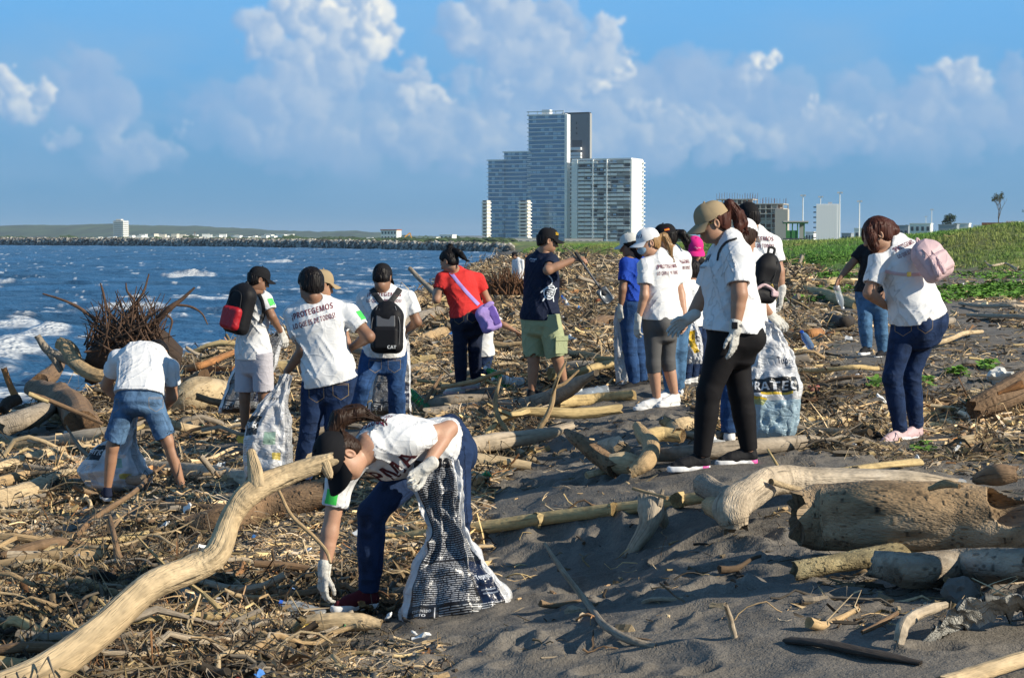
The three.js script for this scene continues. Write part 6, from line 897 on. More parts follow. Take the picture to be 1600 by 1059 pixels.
    const bp = [], bi = [], na = 26, nr = 8; for (let s = 0; s < 2; s++) for (let a = 0; a <= na; a++) for (let r = 0; r <= nr; r++) { const an = (a / na - 0.5) * 2.3, len = (c.brim || 0.072) * Math.pow(Math.cos(an * 0.92), 0.55) * r / nr, x = Math.sin(an) * (0.088 + len * 0.35), z = Math.cos(an) * 0.108 + len * 1.0, y = -0.004 - 0.35 * len * (c.droop ?? 0.6) - 0.045 * (x / 0.09) ** 2 * (0.3 + r / nr * 0.4) - s * 0.004; const p = loc(b, CF, x * hs, (y + 0.012) * hs, z * hs); bp.push(p.x - O.x, p.y - O.y, p.z - O.z); }
    const M0 = (na + 1) * (nr + 1); for (let a = 0; a < na; a++) for (let r = 0; r < nr; r++) { const k = a * (nr + 1) + r; bi.push(k, k + 1, k + nr + 2, k, k + nr + 2, k + nr + 1, M0 + k, M0 + k + nr + 2, M0 + k + 1, M0 + k, M0 + k + nr + 1, M0 + k + nr + 2); } for (let a = 0; a < na; a++) { const k = a * (nr + 1) + nr; bi.push(k, M0 + k, M0 + k + nr + 1, k, M0 + k + nr + 1, k + nr + 1); }
    mesh('brim', geom(bp, bi), new THREE.MeshPhysicalMaterial({ color: (c.brimMat || c.mat).color, roughness: 0.85, specularIntensity: 0.3, side: THREE.DoubleSide }), crown);
    const btn = new THREE.SphereGeometry(0.007, 8, 6), q = loc(b, CF, 0, 0.106 * hs, 0); btn.translate(q.x - O.x, q.y - O.y, q.z - O.z); mesh('button', btn, crown.material, crown);
    if (c.logo) { const pos2 = [], uv2 = [], ix2 = [], [a0, a1, e0, e1] = c.logo.span; for (let v = 0; v <= 6; v++) for (let u = 0; u <= 14; u++) { const a = lerp(a1, a0, u / 14), e = lerp(e0, e1, v / 6), ff = Math.sin(a), ll = Math.cos(a), lift = ff > 0 ? 1 + 0.06 * ff : 1, r0 = Math.pow(Math.cos(e), 0.72) * 1.012, p = loc(b, CF, ll * r0 * 0.090 * hs, (Math.pow(Math.sin(e), 0.95) * 0.104 * lift - 0.003) * hs, ff * r0 * 0.110 * hs); pos2.push(p.x - O.x, p.y - O.y, p.z - O.z); uv2.push(u / 14, v / 6); } for (let v = 0; v < 6; v++) for (let u = 0; u < 14; u++) { const k = v * 15 + u; ix2.push(k, k + 1, k + 16, k, k + 16, k + 15); } mesh('cap_logo', geom(pos2, ix2, { uv: uv2 }), c.logo.mat, crown); }
  }
  // glasses and mask
  if (o.glasses) { const gl = []; for (const s of [1, -1]) { const g2 = new THREE.SphereGeometry(1, 12, 8); const m = hp(s * 0.034, -0.002, 0.096); g2.applyMatrix4(new THREE.Matrix4().makeBasis(F.l.clone().multiplyScalar(0.027 * hs), F.u.clone().multiplyScalar(0.019 * hs), F.f.clone().multiplyScalar(0.007 * hs)).setPosition(m.x - O.x, m.y - O.y, m.z - O.z)); gl.push(g2); } const fr = mesh('sunglasses', mergeGeometries(gl), COL.lens, T); for (const s of [1, -1]) { const a = hp(s * 0.062, 0.004, 0.092).sub(O), b = hp(s * 0.08, 0.004, -0.005).sub(O); mesh('temple', new THREE.TubeGeometry(new THREE.LineCurve3(a, b), 4, 0.003, 6), o.glasses, fr); } }
  if (o.mask) { const f = cut(cut(blend([he(0, -0.046, 0.050, 0.066, 0.052, 0.064)], 0.01), hp(0, 0, 0.035), F.f.clone().negate()), hp(0, -0.008, 0), F.u); const m = part('face_mask', warp(f, (x, y, z) => 0.0015 * Math.sin(y * 500)), 0.005, o.mask, T, O); for (const s of [1, -1]) mesh('ear_loop', new THREE.TubeGeometry(new THREE.CatmullRomCurve3([hp(s * 0.062, -0.02, 0.05).sub(O), hp(s * 0.08, 0.02, -0.01).sub(O), hp(s * 0.062, -0.07, 0.04).sub(O)]), 10, 0.002, 5), COL.soleWhite, m); }
  return { T, O, j, F, fwd, P, N, D, fields, L1, spineAt, upAt, hp };
}
// ------------------------------------------------------------------ lettering for shirts and sacks
const printMat = (w, h, draw, o = {}) => { const t = canvasTexture(w, h, draw); t.anisotropy = 4; return new THREE.MeshStandardMaterial({ map: t, transparent: true, roughness: 0.75, side: THREE.DoubleSide, ...o }); };
const PR = {};
PR.back = printMat(512, 256, (c, w, h) => { c.clearRect(0, 0, w, h); c.fillStyle = '#6b1730'; c.textAlign = 'center'; c.font = 'bold 84px sans-serif'; c.save(); c.translate(w / 2, 100); c.scale(0.82, 1.05); c.fillText('¡PROTEGEMOS', 0, 0); c.restore(); c.save(); c.translate(w / 2, 205); c.scale(0.70, 1); c.font = 'bold 78px sans-serif'; c.fillText('LO QUE ES DE TODOS!', 0, 0, 690); c.restore(); });
PR.pma = printMat(512, 256, (c, w, h) => { c.clearRect(0, 0, w, h); c.fillStyle = '#4a1520'; c.textAlign = 'center'; c.font = 'bold 205px sans-serif'; c.fillText('PMA', w / 2, 200, 500); });
PR.pmaSmall = printMat(512, 256, (c, w, h) => { c.clearRect(0, 0, w, h); c.fillStyle = '#1c1a2c'; c.textAlign = 'center'; c.font = 'bold 150px sans-serif'; c.fillText('PMA', w / 2, 140, 480); c.fillRect(90, 196, 330, 7); c.fillRect(130, 214, 250, 6); });
PR.tinyBack = printMat(256, 128, (c, w, h) => { c.clearRect(0, 0, w, h); c.fillStyle = '#d8dcec'; c.font = 'bold 44px sans-serif'; c.textAlign = 'center'; c.fillText('¡Protege!', w / 2, 60); c.fillRect(70, 84, 110, 8); });
PR.emblem = printMat(256, 512, (c, w, h) => { c.clearRect(0, 0, w, h); c.strokeStyle = '#dfe6ee'; c.fillStyle = '#dfe6ee'; c.lineWidth = 13; c.lineCap = 'round'; c.beginPath(); c.ellipse(138, 300, 72, 105, 0.1, 0, 7); c.stroke(); c.lineWidth = 9; for (let i = 0; i < 6; i++) { c.beginPath(); c.moveTo(80 + i * 6, 225 + i * 30); c.quadraticCurveTo(140, 205 + i * 34, 200 - i * 4, 232 + i * 28); c.stroke(); } for (let i = 0; i < 14; i++) { c.beginPath(); c.arc(95 + (i * 37) % 90, 230 + (i * 53) % 150, 11, 0, 7); c.fill(); } c.lineWidth = 15; c.beginPath(); c.moveTo(130, 195); c.bezierCurveTo(180, 130, 130, 90, 100, 40); c.stroke(); c.beginPath(); c.moveTo(70, 250); c.lineTo(40, 300); c.moveTo(80, 370); c.lineTo(50, 430); c.moveTo(195, 370); c.lineTo(200, 440); c.moveTo(205, 260); c.lineTo(238, 240); c.stroke(); });
PR.capYellow = printMat(256, 96, (c, w, h) => { c.clearRect(0, 0, w, h); c.fillStyle = '#e8b80c'; c.font = 'bold italic 74px sans-serif'; c.textAlign = 'center'; c.fillText('SURF', w / 2, 72, 240); });
PR.capScript = printMat(256, 96, (c, w, h) => { c.clearRect(0, 0, w, h); c.strokeStyle = '#f3d7df'; c.lineWidth = 9; c.beginPath(); c.moveTo(30, 60); c.bezierCurveTo(70, 0, 90, 110, 130, 50); c.bezierCurveTo(160, 10, 180, 100, 225, 45); c.stroke(); });
PR.capMark = printMat(128, 96, (c, w, h) => { c.clearRect(0, 0, w, h); c.fillStyle = '#c22b18'; c.fillRect(20, 18, 88, 20); c.fillStyle = '#e6b31c'; c.fillRect(20, 38, 88, 20); c.fillStyle = '#c22b18'; c.fillRect(20, 58, 88, 16); });
PR.capWhite = printMat(256, 128, (c, w, h) => { c.clearRect(0, 0, w, h); c.strokeStyle = '#2a2a55'; c.lineWidth = 16; c.beginPath(); c.moveTo(40, 90); c.bezierCurveTo(80, 0, 120, 60, 90, 96); c.moveTo(150, 30); c.lineTo(130, 96); c.moveTo(190, 30); c.bezierCurveTo(240, 50, 200, 90, 170, 96); c.stroke(); });
PR.pocket = printMat(256, 256, (c, w, h) => { c.clearRect(0, 0, w, h); c.strokeStyle = 'rgba(190,160,100,0.7)'; c.lineWidth = 5; c.beginPath(); c.moveTo(20, 20); c.lineTo(236, 20); c.lineTo(236, 170); c.lineTo(128, 236); c.lineTo(20, 170); c.closePath(); c.stroke(); c.lineWidth = 3; c.beginPath(); c.moveTo(32, 40); c.lineTo(224, 40); c.stroke(); });
// ------------------------------------------------------------------ the people.  joints: photo x, photo y, metres beyond the person's own distance D
const backPrint = (o = {}) => ({ mat: PR.back, t: 0.78, w: 0.30, h: 0.14, side: -1, ...o });
const WHITE_TEE = { mat: COL.white, sleeve: 0.66, hem: -0.10, loose: 0.016 };
const folk = {};
folk.picker = person({ label: 'woman in black cap and white shirt bending to pick litter, holding a printed sack', D: 9.2, foot: [577, 948], fem: true, cell: 0.0095, girth: 1.12, legG: 1.0, armG: 1.08, skin: COL.skinFair, seed: 12, bust: 0.03,
  headS: 1.1, j: { neck: [576, 699, -0.16], head: [531, 714, -0.25], shL: [638, 688, -0.12], shR: [531, 750, -0.08], elL: [702, 670, 0.04], wrL: [664, 732, -0.20], elR: [515, 832, -0.12], wrR: [506, 896, -0.16], hipL: [703, 700, 0.26], hipR: [662, 714, 0.30], knR: [581, 802, 0.10], anR: [577, 924, 0.16], knL: [715, 806, 0.12], anL: [702, 905, 0.36] },
  face: [-0.12, -0.92, 0.36], up: [-0.80, 0.28, 0.50], hunch: 0.06, gloves: 'LR', hands: { L: { dir: [-0.72, -0.55, 0.25], palm: [-0.25, -0.55, 0.8], curl: [0.95, 1.0, 1.05, 1.1], thumb: 0.6, thumbSide: -1 }, R: { dir: [-0.08, -1, 0.05], palm: [0.75, 0, -0.6], curl: [0.5, 0.55, 0.6, 0.7], thumb: 0.5 } },
  shirt: { ...WHITE_TEE, sleeve: 0.52, hem: 0.06, drape: 0.8, fold: 0.012, prints: [{ mat: PR.pma, t: 0.80, w: 0.34, h: 0.15, side: 1 }, backPrint({ t: 0.86 })], patch: 'R', patchN: [-0.3, 0.2, 0.9] },
  legs: { mat: DEN.dark, loose: 0.012 }, shoes: { mat: COL.maroon, sole: COL.soleWhite, dir: [-0.85, 0, 0.5], L: { dir: [-0.3, 0, 0.9], mat: COL.maroon } },
  hairMat: COL.hairBrown, hair: { tails: [[[[0, 0.06, -0.10], [0.02, 0.04, -0.17], [0.05, -0.03, -0.21], [0.08, -0.10, -0.20]], [0.030, 0.042, 0.036, 0.012]]] }, cap: { mat: COL.black, tilt: 0.1, brim: 0.084 } });
folk.leader = person({ label: 'woman in tan cap, white shirt and black leggings walking in front of the group', D: 11, foot: [1130, 735], fem: true, cell: 0.0095, girth: 1.16, legG: 1.17, armG: 1.2, seed: 5, bust: 0.045, belly: 0.03, bum: 0.055,
  j: { neck: [1140, 374, 0], head: [1113, 348, 0], shL: [1151, 398, -0.17], shR: [1128, 396, 0.17], elL: [1156, 460, -0.25], wrL: [1149, 517, -0.27], elR: [1097, 468, 0.22], wrR: [1077, 497, 0.20], hipL: [1139, 520, -0.09], hipR: [1141, 520, 0.09], knL: [1108, 612, -0.10], anL: [1097, 712, -0.08], knR: [1158, 615, 0.06], anR: [1171, 703, 0.08] },
  face: [-0.93, -0.30, 0.12], hunch: 0.035, gloves: 'LR', hands: { L: { dir: [-0.05, -1, 0], palm: [-0.75, 0, -0.6], curl: [0.25, 0.3, 0.35, 0.4] }, R: { dir: [-0.72, -0.55, -0.1], palm: [0.2, -0.3, 0.9], curl: [0.3, 0.35, 0.4, 0.5], thumb: 0.1 } },
  shirt: { ...WHITE_TEE, sleeve: 0.74, hem: 0.02, drape: 0.96, loose: 0.018, fold: 0.012, flare: 0.021 }, legs: { mat: COL.blackTight, tight: true, name: 'leggings' },
  shoes: { mat: COL.black, sole: COL.soleWhite, heel: COL.pinkSole, dir: [-0.96, -0.02, 0.22] }, hairMat: COL.hairAuburn, hair: { low: -0.06, tails: [[[[0, 0.055, -0.10], [0, 0.075, -0.135], [0.0, 0.0, -0.165], [0.01, -0.07, -0.15], [0.02, -0.13, -0.135]], [0.022, 0.030, 0.032, 0.026, 0.010]], [[[0.0, 0.06, -0.11], [-0.01, 0.0, -0.185], [0.0, -0.06, -0.195], [0.0, -0.11, -0.19]], [0.018, 0.022, 0.018, 0.006]]] },
  cap: { mat: COL.tan, tilt: 0.16, brim: 0.08, droop: 0.8 }, glasses: COL.gold });
{ const t = folk.leader, w = t.j.wrL.clone().sub(t.O), d = t.j.elL.clone().sub(t.j.wrL).normalize(), g = new THREE.TorusGeometry(0.033, 0.007, 8, 24); g.scale(1, 1, 2); g.applyQuaternion(new THREE.Quaternion().setFromUnitVectors(V(0, 0, 1), d)); g.translate(w.x + d.x * 0.035, w.y + d.y * 0.035, w.z + d.z * 0.035); const s = mesh('smartwatch', g, COL.bagGrey, t.T); const f = new RoundedBoxGeometry(0.036, 0.042, 0.012, 2, 0.005); f.translate(w.x + d.x * 0.035 - 0.012, w.y + d.y * 0.035, w.z + 0.039); mesh('screen', f, COL.lens, s); }
folk.denimShorts = person({ label: 'man in white shirt and blue denim shorts bent far over, seen from behind', D: 15, foot: [230, 785], cell: 0.011, girth: 1.16, legG: 0.98, skin: COL.skin, seed: 31, belly: 0.03,
  j: { neck: [228, 547, 0.38], head: [246, 553, 0.54], shL: [184, 561, 0.28], shR: [265, 575, 0.28], elL: [165, 602, 0.45], wrL: [192, 634, 0.55], elR: [268, 620, 0.34], wrR: [246, 648, 0.50], hipL: [197, 628, 0.02], hipR: [235, 627, 0.02], knL: [175, 698, 0.02], anL: [167, 766, 0.06], knR: [262, 690, 0.02], anR: [285, 764, 0.04] },
  face: [0.2, -0.85, -0.45], up: [0.1, 0.5, -0.85], hunch: 0.13, seat: 0.07, shirt: { ...WHITE_TEE, hem: 0.10, drape: 0.9, sleeve: 0.56, loose: 0.02 }, legs: { mat: DEN.sky, end: 0.44, name: 'shorts', hemLoose: 0.024, loose: 0.012, fold: 0.008 },
  shoes: { mat: COL.navy, sole: COL.soleWhite, dir: [-0.35, 0, -0.9], R: { dir: [0.8, 0, 0.2], mat: COL.navy } }, hair: { front: 0.03 }, cap: { mat: COL.black, y: 0.02 } });
folk.redPack = person({ label: 'man in black cap with a black and red backpack beside the sea', D: 17.5, foot: [395, 690], cell: 0.0125, skin: COL.skinDark, seed: 41,
  j: { neck: [394, 450, 0], head: [404, 437, -0.04], shL: [368, 466, 0.15], shR: [413, 468, -0.10], elL: [368, 505, 0.28], wrL: [398, 530, 0.35], elR: [424, 494, -0.14], wrR: [440, 521, -0.02], hipL: [384, 553, 0.09], hipR: [409, 553, -0.08], knL: [382, 622, 0.08], anL: [382, 674, 0.12], knR: [412, 620, -0.05], anR: [412, 676, 0.0] },
  face: [0.86, -0.32, -0.35], gloves: 'R', hands: { R: { dir: [0.35, -0.9, -0.1], curl: [0.8, 0.8, 0.85, 0.9] } }, shirt: { ...WHITE_TEE, hem: -0.08, patch: 'R', patchN: [0.75, 0, 0.6], loose: 0.02 }, legs: { mat: COL.lilacGrey, end: 0.43, name: 'shorts', hemLoose: 0.035, loose: 0.02 }, shoes: { mat: COL.black, dir: [0.8, 0, -0.5] }, hair: { front: 0.03 }, cap: { mat: COL.black } });
folk.whiteBack = person({ label: 'man in white printed shirt and jeans seen from behind, holding a clear sack', D: 13, foot: [495, 760], cell: 0.0105, skin: COL.skinDark, seed: 51, girth: 1.03,
  j: { neck: [488, 470, 0], head: [485, 446, -0.02], shL: [458, 492, 0.02], shR: [545, 490, 0.02], elL: [474, 546, -0.06], wrL: [448, 580, 0.08], elR: [576, 526, -0.04], wrR: [549, 543, 0.16], hipL: [495, 586, 0.02], hipR: [535, 584, 0.02], knL: [483, 672, 0.02], anL: [473, 745, 0.06], knR: [523, 668, 0.0], anR: [520, 740, 0.12] },
  face: [-0.45, -0.30, -0.85], hands: { L: { dir: [-0.4, -0.85, 0.1], curl: [1, 1.1, 1.1, 1.1] }, R: { dir: [-0.8, -0.3, -0.3], curl: [0.9, 1, 1, 1] } }, shirt: { ...WHITE_TEE, hem: -0.10, loose: 0.022, fold: 0.012, sleeve: 0.62, prints: [backPrint({ t: 0.80, w: 0.34, h: 0.17, x: -0.01, skew: 0.02 })], patch: 'R', patchN: [0.8, 0.2, 0.4] }, legs: { mat: DEN.dark, loose: 0.018, hemLoose: 0.03 }, shoes: { mat: COL.black, dir: [-0.3, 0, -0.9] }, hair: { front: 0.06, thick: 0.016, low: -0.06 } });
folk.tanCapFar = person({ label: 'person in a beige cap almost hidden behind the man in the printed shirt', D: 14.6, foot: [506, 735], cell: 0.014, seed: 61,
  j: { neck: [498, 466, 0], head: [501, 446, 0], shL: [482, 482, 0.02], shR: [526, 482, 0], elL: [468, 522, -0.02], wrL: [470, 565, 0.08], elR: [540, 535, 0.05], wrR: [530, 570, 0.1], hipL: [495, 580, 0], hipR: [525, 580, 0], knL: [495, 655, 0], anL: [495, 725, 0], knR: [522, 655, 0], anR: [522, 725, 0] },
  face: [0.8, -0.2, -0.5], shirt: { ...WHITE_TEE, mat: COL.white }, legs: { mat: DEN.dark }, shoes: { mat: COL.black, dir: [0.5, 0, -0.8] }, hair: { front: 0.05 }, cap: { mat: COL.tan } });
folk.greyPack = person({ label: 'man in black cap with a black and grey backpack, stepping over driftwood in jeans', D: 16.3, foot: [590, 668], cell: 0.012, skin: COL.skinDark, seed: 71, girth: 1.06,
  j: { neck: [601, 452, 0], head: [597, 434, -0.03], shL: [570, 466, 0.02], shR: [637, 466, 0.02], elL: [566, 506, 0.04], wrL: [580, 532, 0.22], elR: [651, 503, 0.02], wrR: [634, 516, 0.22], hipL: [584, 549, 0.02], hipR: [617, 549, 0.02], knL: [566, 602, -0.12], anL: [553, 652, 0.02], knR: [619, 604, 0.0], anR: [621, 662, 0.16] },
  face: [0.15, -0.5, -0.85], hunch: 0.04, shirt: { ...WHITE_TEE, hem: -0.05, prints: [backPrint({ t: 0.86, w: 0.34 })], loose: 0.02 }, legs: { mat: DEN.mid, loose: 0.018, hemLoose: 0.028 }, shoes: { mat: COL.tan, dir: [-0.5, 0, -0.8] }, hair: { front: 0.03, low: -0.07 }, cap: { mat: COL.black } });
folk.red = person({ label: 'woman in a red shirt and dark jeans with a lavender shoulder bag', D: 19.3, foot: [732, 612], fem: true, cell: 0.0125, girth: 1.12, legG: 1.06, seed: 81, bum: 0.05,
  j: { neck: [711, 424, 0], head: [701, 408, -0.04], shL: [692, 436, -0.04], shR: [746, 437, 0.10], elL: [682, 468, -0.10], wrL: [682, 440, 0.14], elR: [762, 470, 0.16], wrR: [752, 485, 0.34], hipL: [720, 497, -0.03], hipR: [742, 496, 0.07], knL: [719, 546, -0.06], anL: [720, 602, 0.0], knR: [742, 546, 0.02], anR: [743, 594, 0.10] },
  face: [-0.75, -0.45, -0.40], hunch: 0.03, shirt: { mat: COL.red, sleeve: 0.5, hem: 0.10, loose: 0.012, drape: 0.85 }, legs: { mat: DEN.ink, loose: 0.006, hemLoose: 0.010, knee: 0.006 }, shoes: { mat: COL.offWhite, dir: [-0.7, 0, 0.5], sole: COL.pinkPale }, hair: { thick: 0.010, tails: [[[[0, 0.10, -0.07], [0, 0.135, -0.085]], [0.045, 0.032]], [[[0, 0.10, -0.09], [0.0, 0.03, -0.15], [0.0, -0.05, -0.18], [0.0, -0.09, -0.20]], [0.03, 0.034, 0.022, 0.006]]] } });
folk.child = person({ label: 'child in white reaching out an arm behind the woman in the red shirt', D: 20.2, foot: [752, 606], scale: 0.78, cell: 0.012, seed: 91,
  j: { neck: [752, 484, 0], head: [752, 470, 0], shL: [740, 495, 0.05], shR: [768, 498, 0], elL: [738, 520, 0.1], wrL: [742, 545, 0.1], elR: [788, 508, -0.05], wrR: [806, 518, -0.08], hipL: [745, 548, 0.04], hipR: [760, 548, 0], knL: [745, 575, 0], anL: [745, 598, 0], knR: [758, 575, 0], anR: [758, 598, 0] },
  face: [0.8, -0.5, -0.3], hands: { R: { dir: [0.9, -0.5, 0], palm: [0, -1, 0.2], curl: [0.4, 0.5, 0.5, 0.5] } }, shirt: { ...WHITE_TEE, hem: -0.12 }, legs: { mat: DEN.dark }, shoes: { mat: COL.offWhite, dir: [0.8, 0, -0.3] }, hair: { front: 0.06 } });
folk.far = person({ label: 'distant person in black hat and white shirt at the water’s edge', D: 66, foot: [811, 470], cell: 0.022, seed: 93,
  j: { neck: [808, 404, 0], head: [804, 399, 0], shL: [803, 408, 0.15], shR: [816, 408, -0.1], elL: [802, 420, 0.15], wrL: [801, 430, 0.1], elR: [817, 420, -0.1], wrR: [814, 431, -0.1], hipL: [809, 436, 0.08], hipR: [814, 436, -0.05], knL: [810, 453, 0], anL: [810, 466, 0], knR: [814, 453, 0], anR: [814, 466, 0] },
  face: [-0.9, -0.3, 0.1], shirt: { ...WHITE_TEE, sleeve: 1.6 }, legs: { mat: DEN.ink }, shoes: { mat: COL.black, dir: [-1, 0, 0] }, hair: { front: 0.05 }, cap: { mat: COL.black } });
folk.shovelMan = person({ label: 'man in navy shirt and pale green cargo shorts holding out a small shovel', D: 18.2, foot: [855, 622], cell: 0.0115, girth: 1.12, belly: 0.03, seed: 101, skin: COL.skin,
  j: { neck: [848, 396, 0.02], head: [856, 376, -0.02], shL: [833, 408, 0.15], shR: [862, 409, -0.10], elL: [834, 440, 0.26], wrL: [858, 440, 0.34], elR: [856, 422, -0.36], wrR: [898, 405, -0.30], hipL: [832, 493, 0.09], hipR: [856, 493, -0.07], knL: [834, 562, 0.06], anL: [831, 612, 0.08], knR: [871, 560, -0.06], anR: [882, 600, 0.0] },
  face: [0.93, -0.22, -0.18], hands: { R: { dir: [0.95, 0.0, -0.1], palm: [0, -0.9, -0.4], curl: [1.1, 1.2, 1.2, 1.2], thumb: 0.7 } }, shirt: { mat: COL.navy, sleeve: 0.62, hem: -0.07, loose: 0.02, fold: 0.012, prints: [{ mat: PR.tinyBack, t: 0.88, w: 0.14, h: 0.07, side: -1 }] }, legs: { mat: COL.khaki, end: 0.50 * 0.94, name: 'cargo_shorts', hemLoose: 0.034, loose: 0.02, fold: 0.012 }, shoes: { mat: COL.black, dir: [0.7, 0, -0.5] }, hair: { front: 0.03, low: -0.05 }, cap: { mat: COL.black, brimMat: COL.black, logo: { mat: PR.capYellow, span: [1.55, 2.75, 0.3, 0.85] } }, glasses: COL.strapBlack });
{ const t = folk.shovelMan, f = t.fields.legs; const pocket = (jn, k) => { const a = t.j['hip' + jn].clone().lerp(t.j['kn' + jn], k), n = V(0.55, 0, 0.83), u = V(0, 1, 0), l = u.clone().cross(n); const g = new RoundedBoxGeometry(0.15, 0.17, 0.016, 2, 0.006); const p = a.clone().addScaledVector(n, 0.2); for (let s = 0, gone = 0; s < 60 && gone < 0.3; s++) { const q = f.f(p.x, p.y, p.z); if (q < 0.004) break; const st = Math.max(0.002, q * 0.8); gone += st; p.addScaledVector(n, -st); } const m = new THREE.Matrix4().makeBasis(l, u, n).setPosition(p.x - t.O.x, p.y - t.O.y, p.z - t.O.z); g.applyMatrix4(m); const o = mesh('cargo_pocket', g, COL.khaki, t.T); const fl = new RoundedBoxGeometry(0.155, 0.05, 0.012, 2, 0.005); fl.translate(0, 0.07, 0.01); fl.applyMatrix4(m); mesh('flap', fl, COL.khaki, o); }; pocket('R', 0.68); }
folk.blue = person({ label: 'woman in a royal blue shirt and jeans left of the masked woman', D: 18.3, foot: [985, 608], fem: true, cell: 0.0125, skin: COL.skinDark, seed: 111,
  j: { neck: [993, 400, 0.02], head: [985, 384, -0.02], shL: [978, 412, -0.12], shR: [1004, 412, 0.14], elL: [973, 452, -0.16], wrL: [970, 484, -0.14], elR: [1000, 455, 0.2], wrR: [992, 485, 0.2], hipL: [983, 478, -0.08], hipR: [996, 478, 0.08], knL: [984, 543, -0.08], anL: [992, 598, -0.06], knR: [996, 543, 0.06], anR: [1004, 594, 0.1] },
  face: [-0.85, -0.2, -0.3], gloves: 'L', hands: { L: { dir: [0, -1, 0], curl: [0.9, 1, 1, 1] } }, shirt: { mat: COL.blue, sleeve: 0.68, hem: 0.10, prints: [{ mat: PR.tinyBack, t: 0.9, w: 0.14, h: 0.07, side: -1 }] }, legs: { mat: DEN.mid, loose: 0.012 }, shoes: { mat: COL.black, dir: [-0.7, 0, 0.5] }, hair: { low: -0.1, side: false, thick: 0.018, tails: [[[[0.02, 0, -0.09], [0.02, -0.09, -0.08], [0.02, -0.15, -0.06]], [0.05, 0.05, 0.02]]] }, cap: { mat: COL.offWhite, tilt: 0.05 } });
folk.masked = person({ label: 'woman in white cap, blue face mask and grey cropped leggings', D: 16, foot: [1035, 640], fem: true, cell: 0.0105, girth: 1.0, skin: COL.skinFair, seed: 121, bum: 0.045,
  j: { neck: [1029, 398, 0], head: [1013, 379, -0.03], shL: [1008, 416, -0.10], shR: [1053, 417, 0.10], elL: [1007, 462, -0.16], wrL: [997, 500, -0.14], elR: [1064, 460, 0.10], wrR: [1070, 494, 0.0], hipL: [1021, 499, -0.05], hipR: [1043, 499, 0.06], knL: [1021, 568, -0.05], anL: [1027, 625, -0.02], knR: [1044, 566, 0.04], anR: [1055, 619, 0.06] },
  face: [-0.93, -0.22, 0.20], gloves: 'L', hands: { L: { dir: [-0.1, -1, 0], curl: [0.35, 0.4, 0.45, 0.5] }, R: { dir: [0.05, -0.9, 0.2] } }, shirt: { ...WHITE_TEE, sleeve: 0.62, hem: 0.02, loose: 0.018, prints: [backPrint({ t: 0.76, w: 0.28, h: 0.14, x: 0.01 })] }, legs: { mat: COL.grey, tight: true, end: 0.62, name: 'leggings' }, shoes: { mat: COL.white, dir: [-0.95, 0, 0.25], R: { dir: [-0.6, 0, 0.5], mat: COL.white } },
  hairMat: COL.hairBlond, hair: { low: -0.06, tails: [[[[0, 0.03, -0.11], [0, 0.02, -0.155], [0.01, -0.07, -0.18], [0.02, -0.16, -0.18]], [0.024, 0.034, 0.032, 0.010]]] }, cap: { mat: COL.white, tilt: 0.12, logo: { mat: PR.capWhite, span: [0.5, 1.6, 0.25, 0.85] } }, mask: COL.maskBlue });
folk.blackCapWhite = person({ label: 'woman in black cap and white printed shirt right behind the masked woman', D: 17.0, foot: [1052, 622], fem: true, cell: 0.0125, seed: 131,
  j: { neck: [1050, 390, 0], head: [1040, 371, -0.02], shL: [1032, 404, -0.06], shR: [1069, 404, 0.12], elL: [1032, 445, -0.1], wrL: [1034, 480, 0], elR: [1070, 450, 0.12], wrR: [1062, 478, 0.1], hipL: [1045, 480, -0.05], hipR: [1064, 480, 0.06], knL: [1045, 550, 0], anL: [1048, 614, 0], knR: [1062, 548, 0.04], anR: [1060, 606, 0.1] },
  face: [-0.9, -0.2, -0.1], shirt: { ...WHITE_TEE, prints: [backPrint({ t: 0.72, w: 0.28, h: 0.14 })] }, legs: { mat: DEN.light, loose: 0.014 }, shoes: { mat: COL.white, dir: [-0.8, 0, 0.4] }, hair: { tails: [[[[0, 0.03, -0.1], [0, 0.0, -0.16], [0, -0.08, -0.19], [0, -0.12, -0.18]], [0.03, 0.04, 0.035, 0.01]]] }, cap: { mat: COL.black, logo: { mat: PR.capMark, span: [-0.6, 0.1, 0.2, 0.6] } } });
folk.pinkCap = person({ label: 'person in a bright pink cap and dark top looking down behind the boy', D: 18.9, foot: [1086, 604], fem: true, cell: 0.0125, skin: COL.skinDark, seed: 141,
  j: { neck: [1087, 408, 0.06], head: [1085, 388, -0.03], shR: [1070, 418, 0.02], shL: [1104, 418, 0.02], elR: [1068, 455, 0], wrR: [1076, 480, -0.1], elL: [1106, 455, 0], wrL: [1098, 480, -0.1], hipR: [1078, 482, 0.05], hipL: [1096, 482, 0.05], knR: [1077, 545, 0.05], anR: [1077, 594, 0.08], knL: [1096, 545, 0.05], anL: [1096, 594, 0.08] },
  face: [0.15, -0.72, 0.68], shirt: { mat: COL.black, hem: -0.05 }, legs: { mat: DEN.dark }, shoes: { mat: COL.white, dir: [0, 0, 1] }, hair: { low: -0.1, side: false, thick: 0.02 }, cap: { mat: COL.pink, tilt: -0.2, logo: { mat: PR.capScript, span: [1.0, 2.15, 0.25, 0.7] } } });
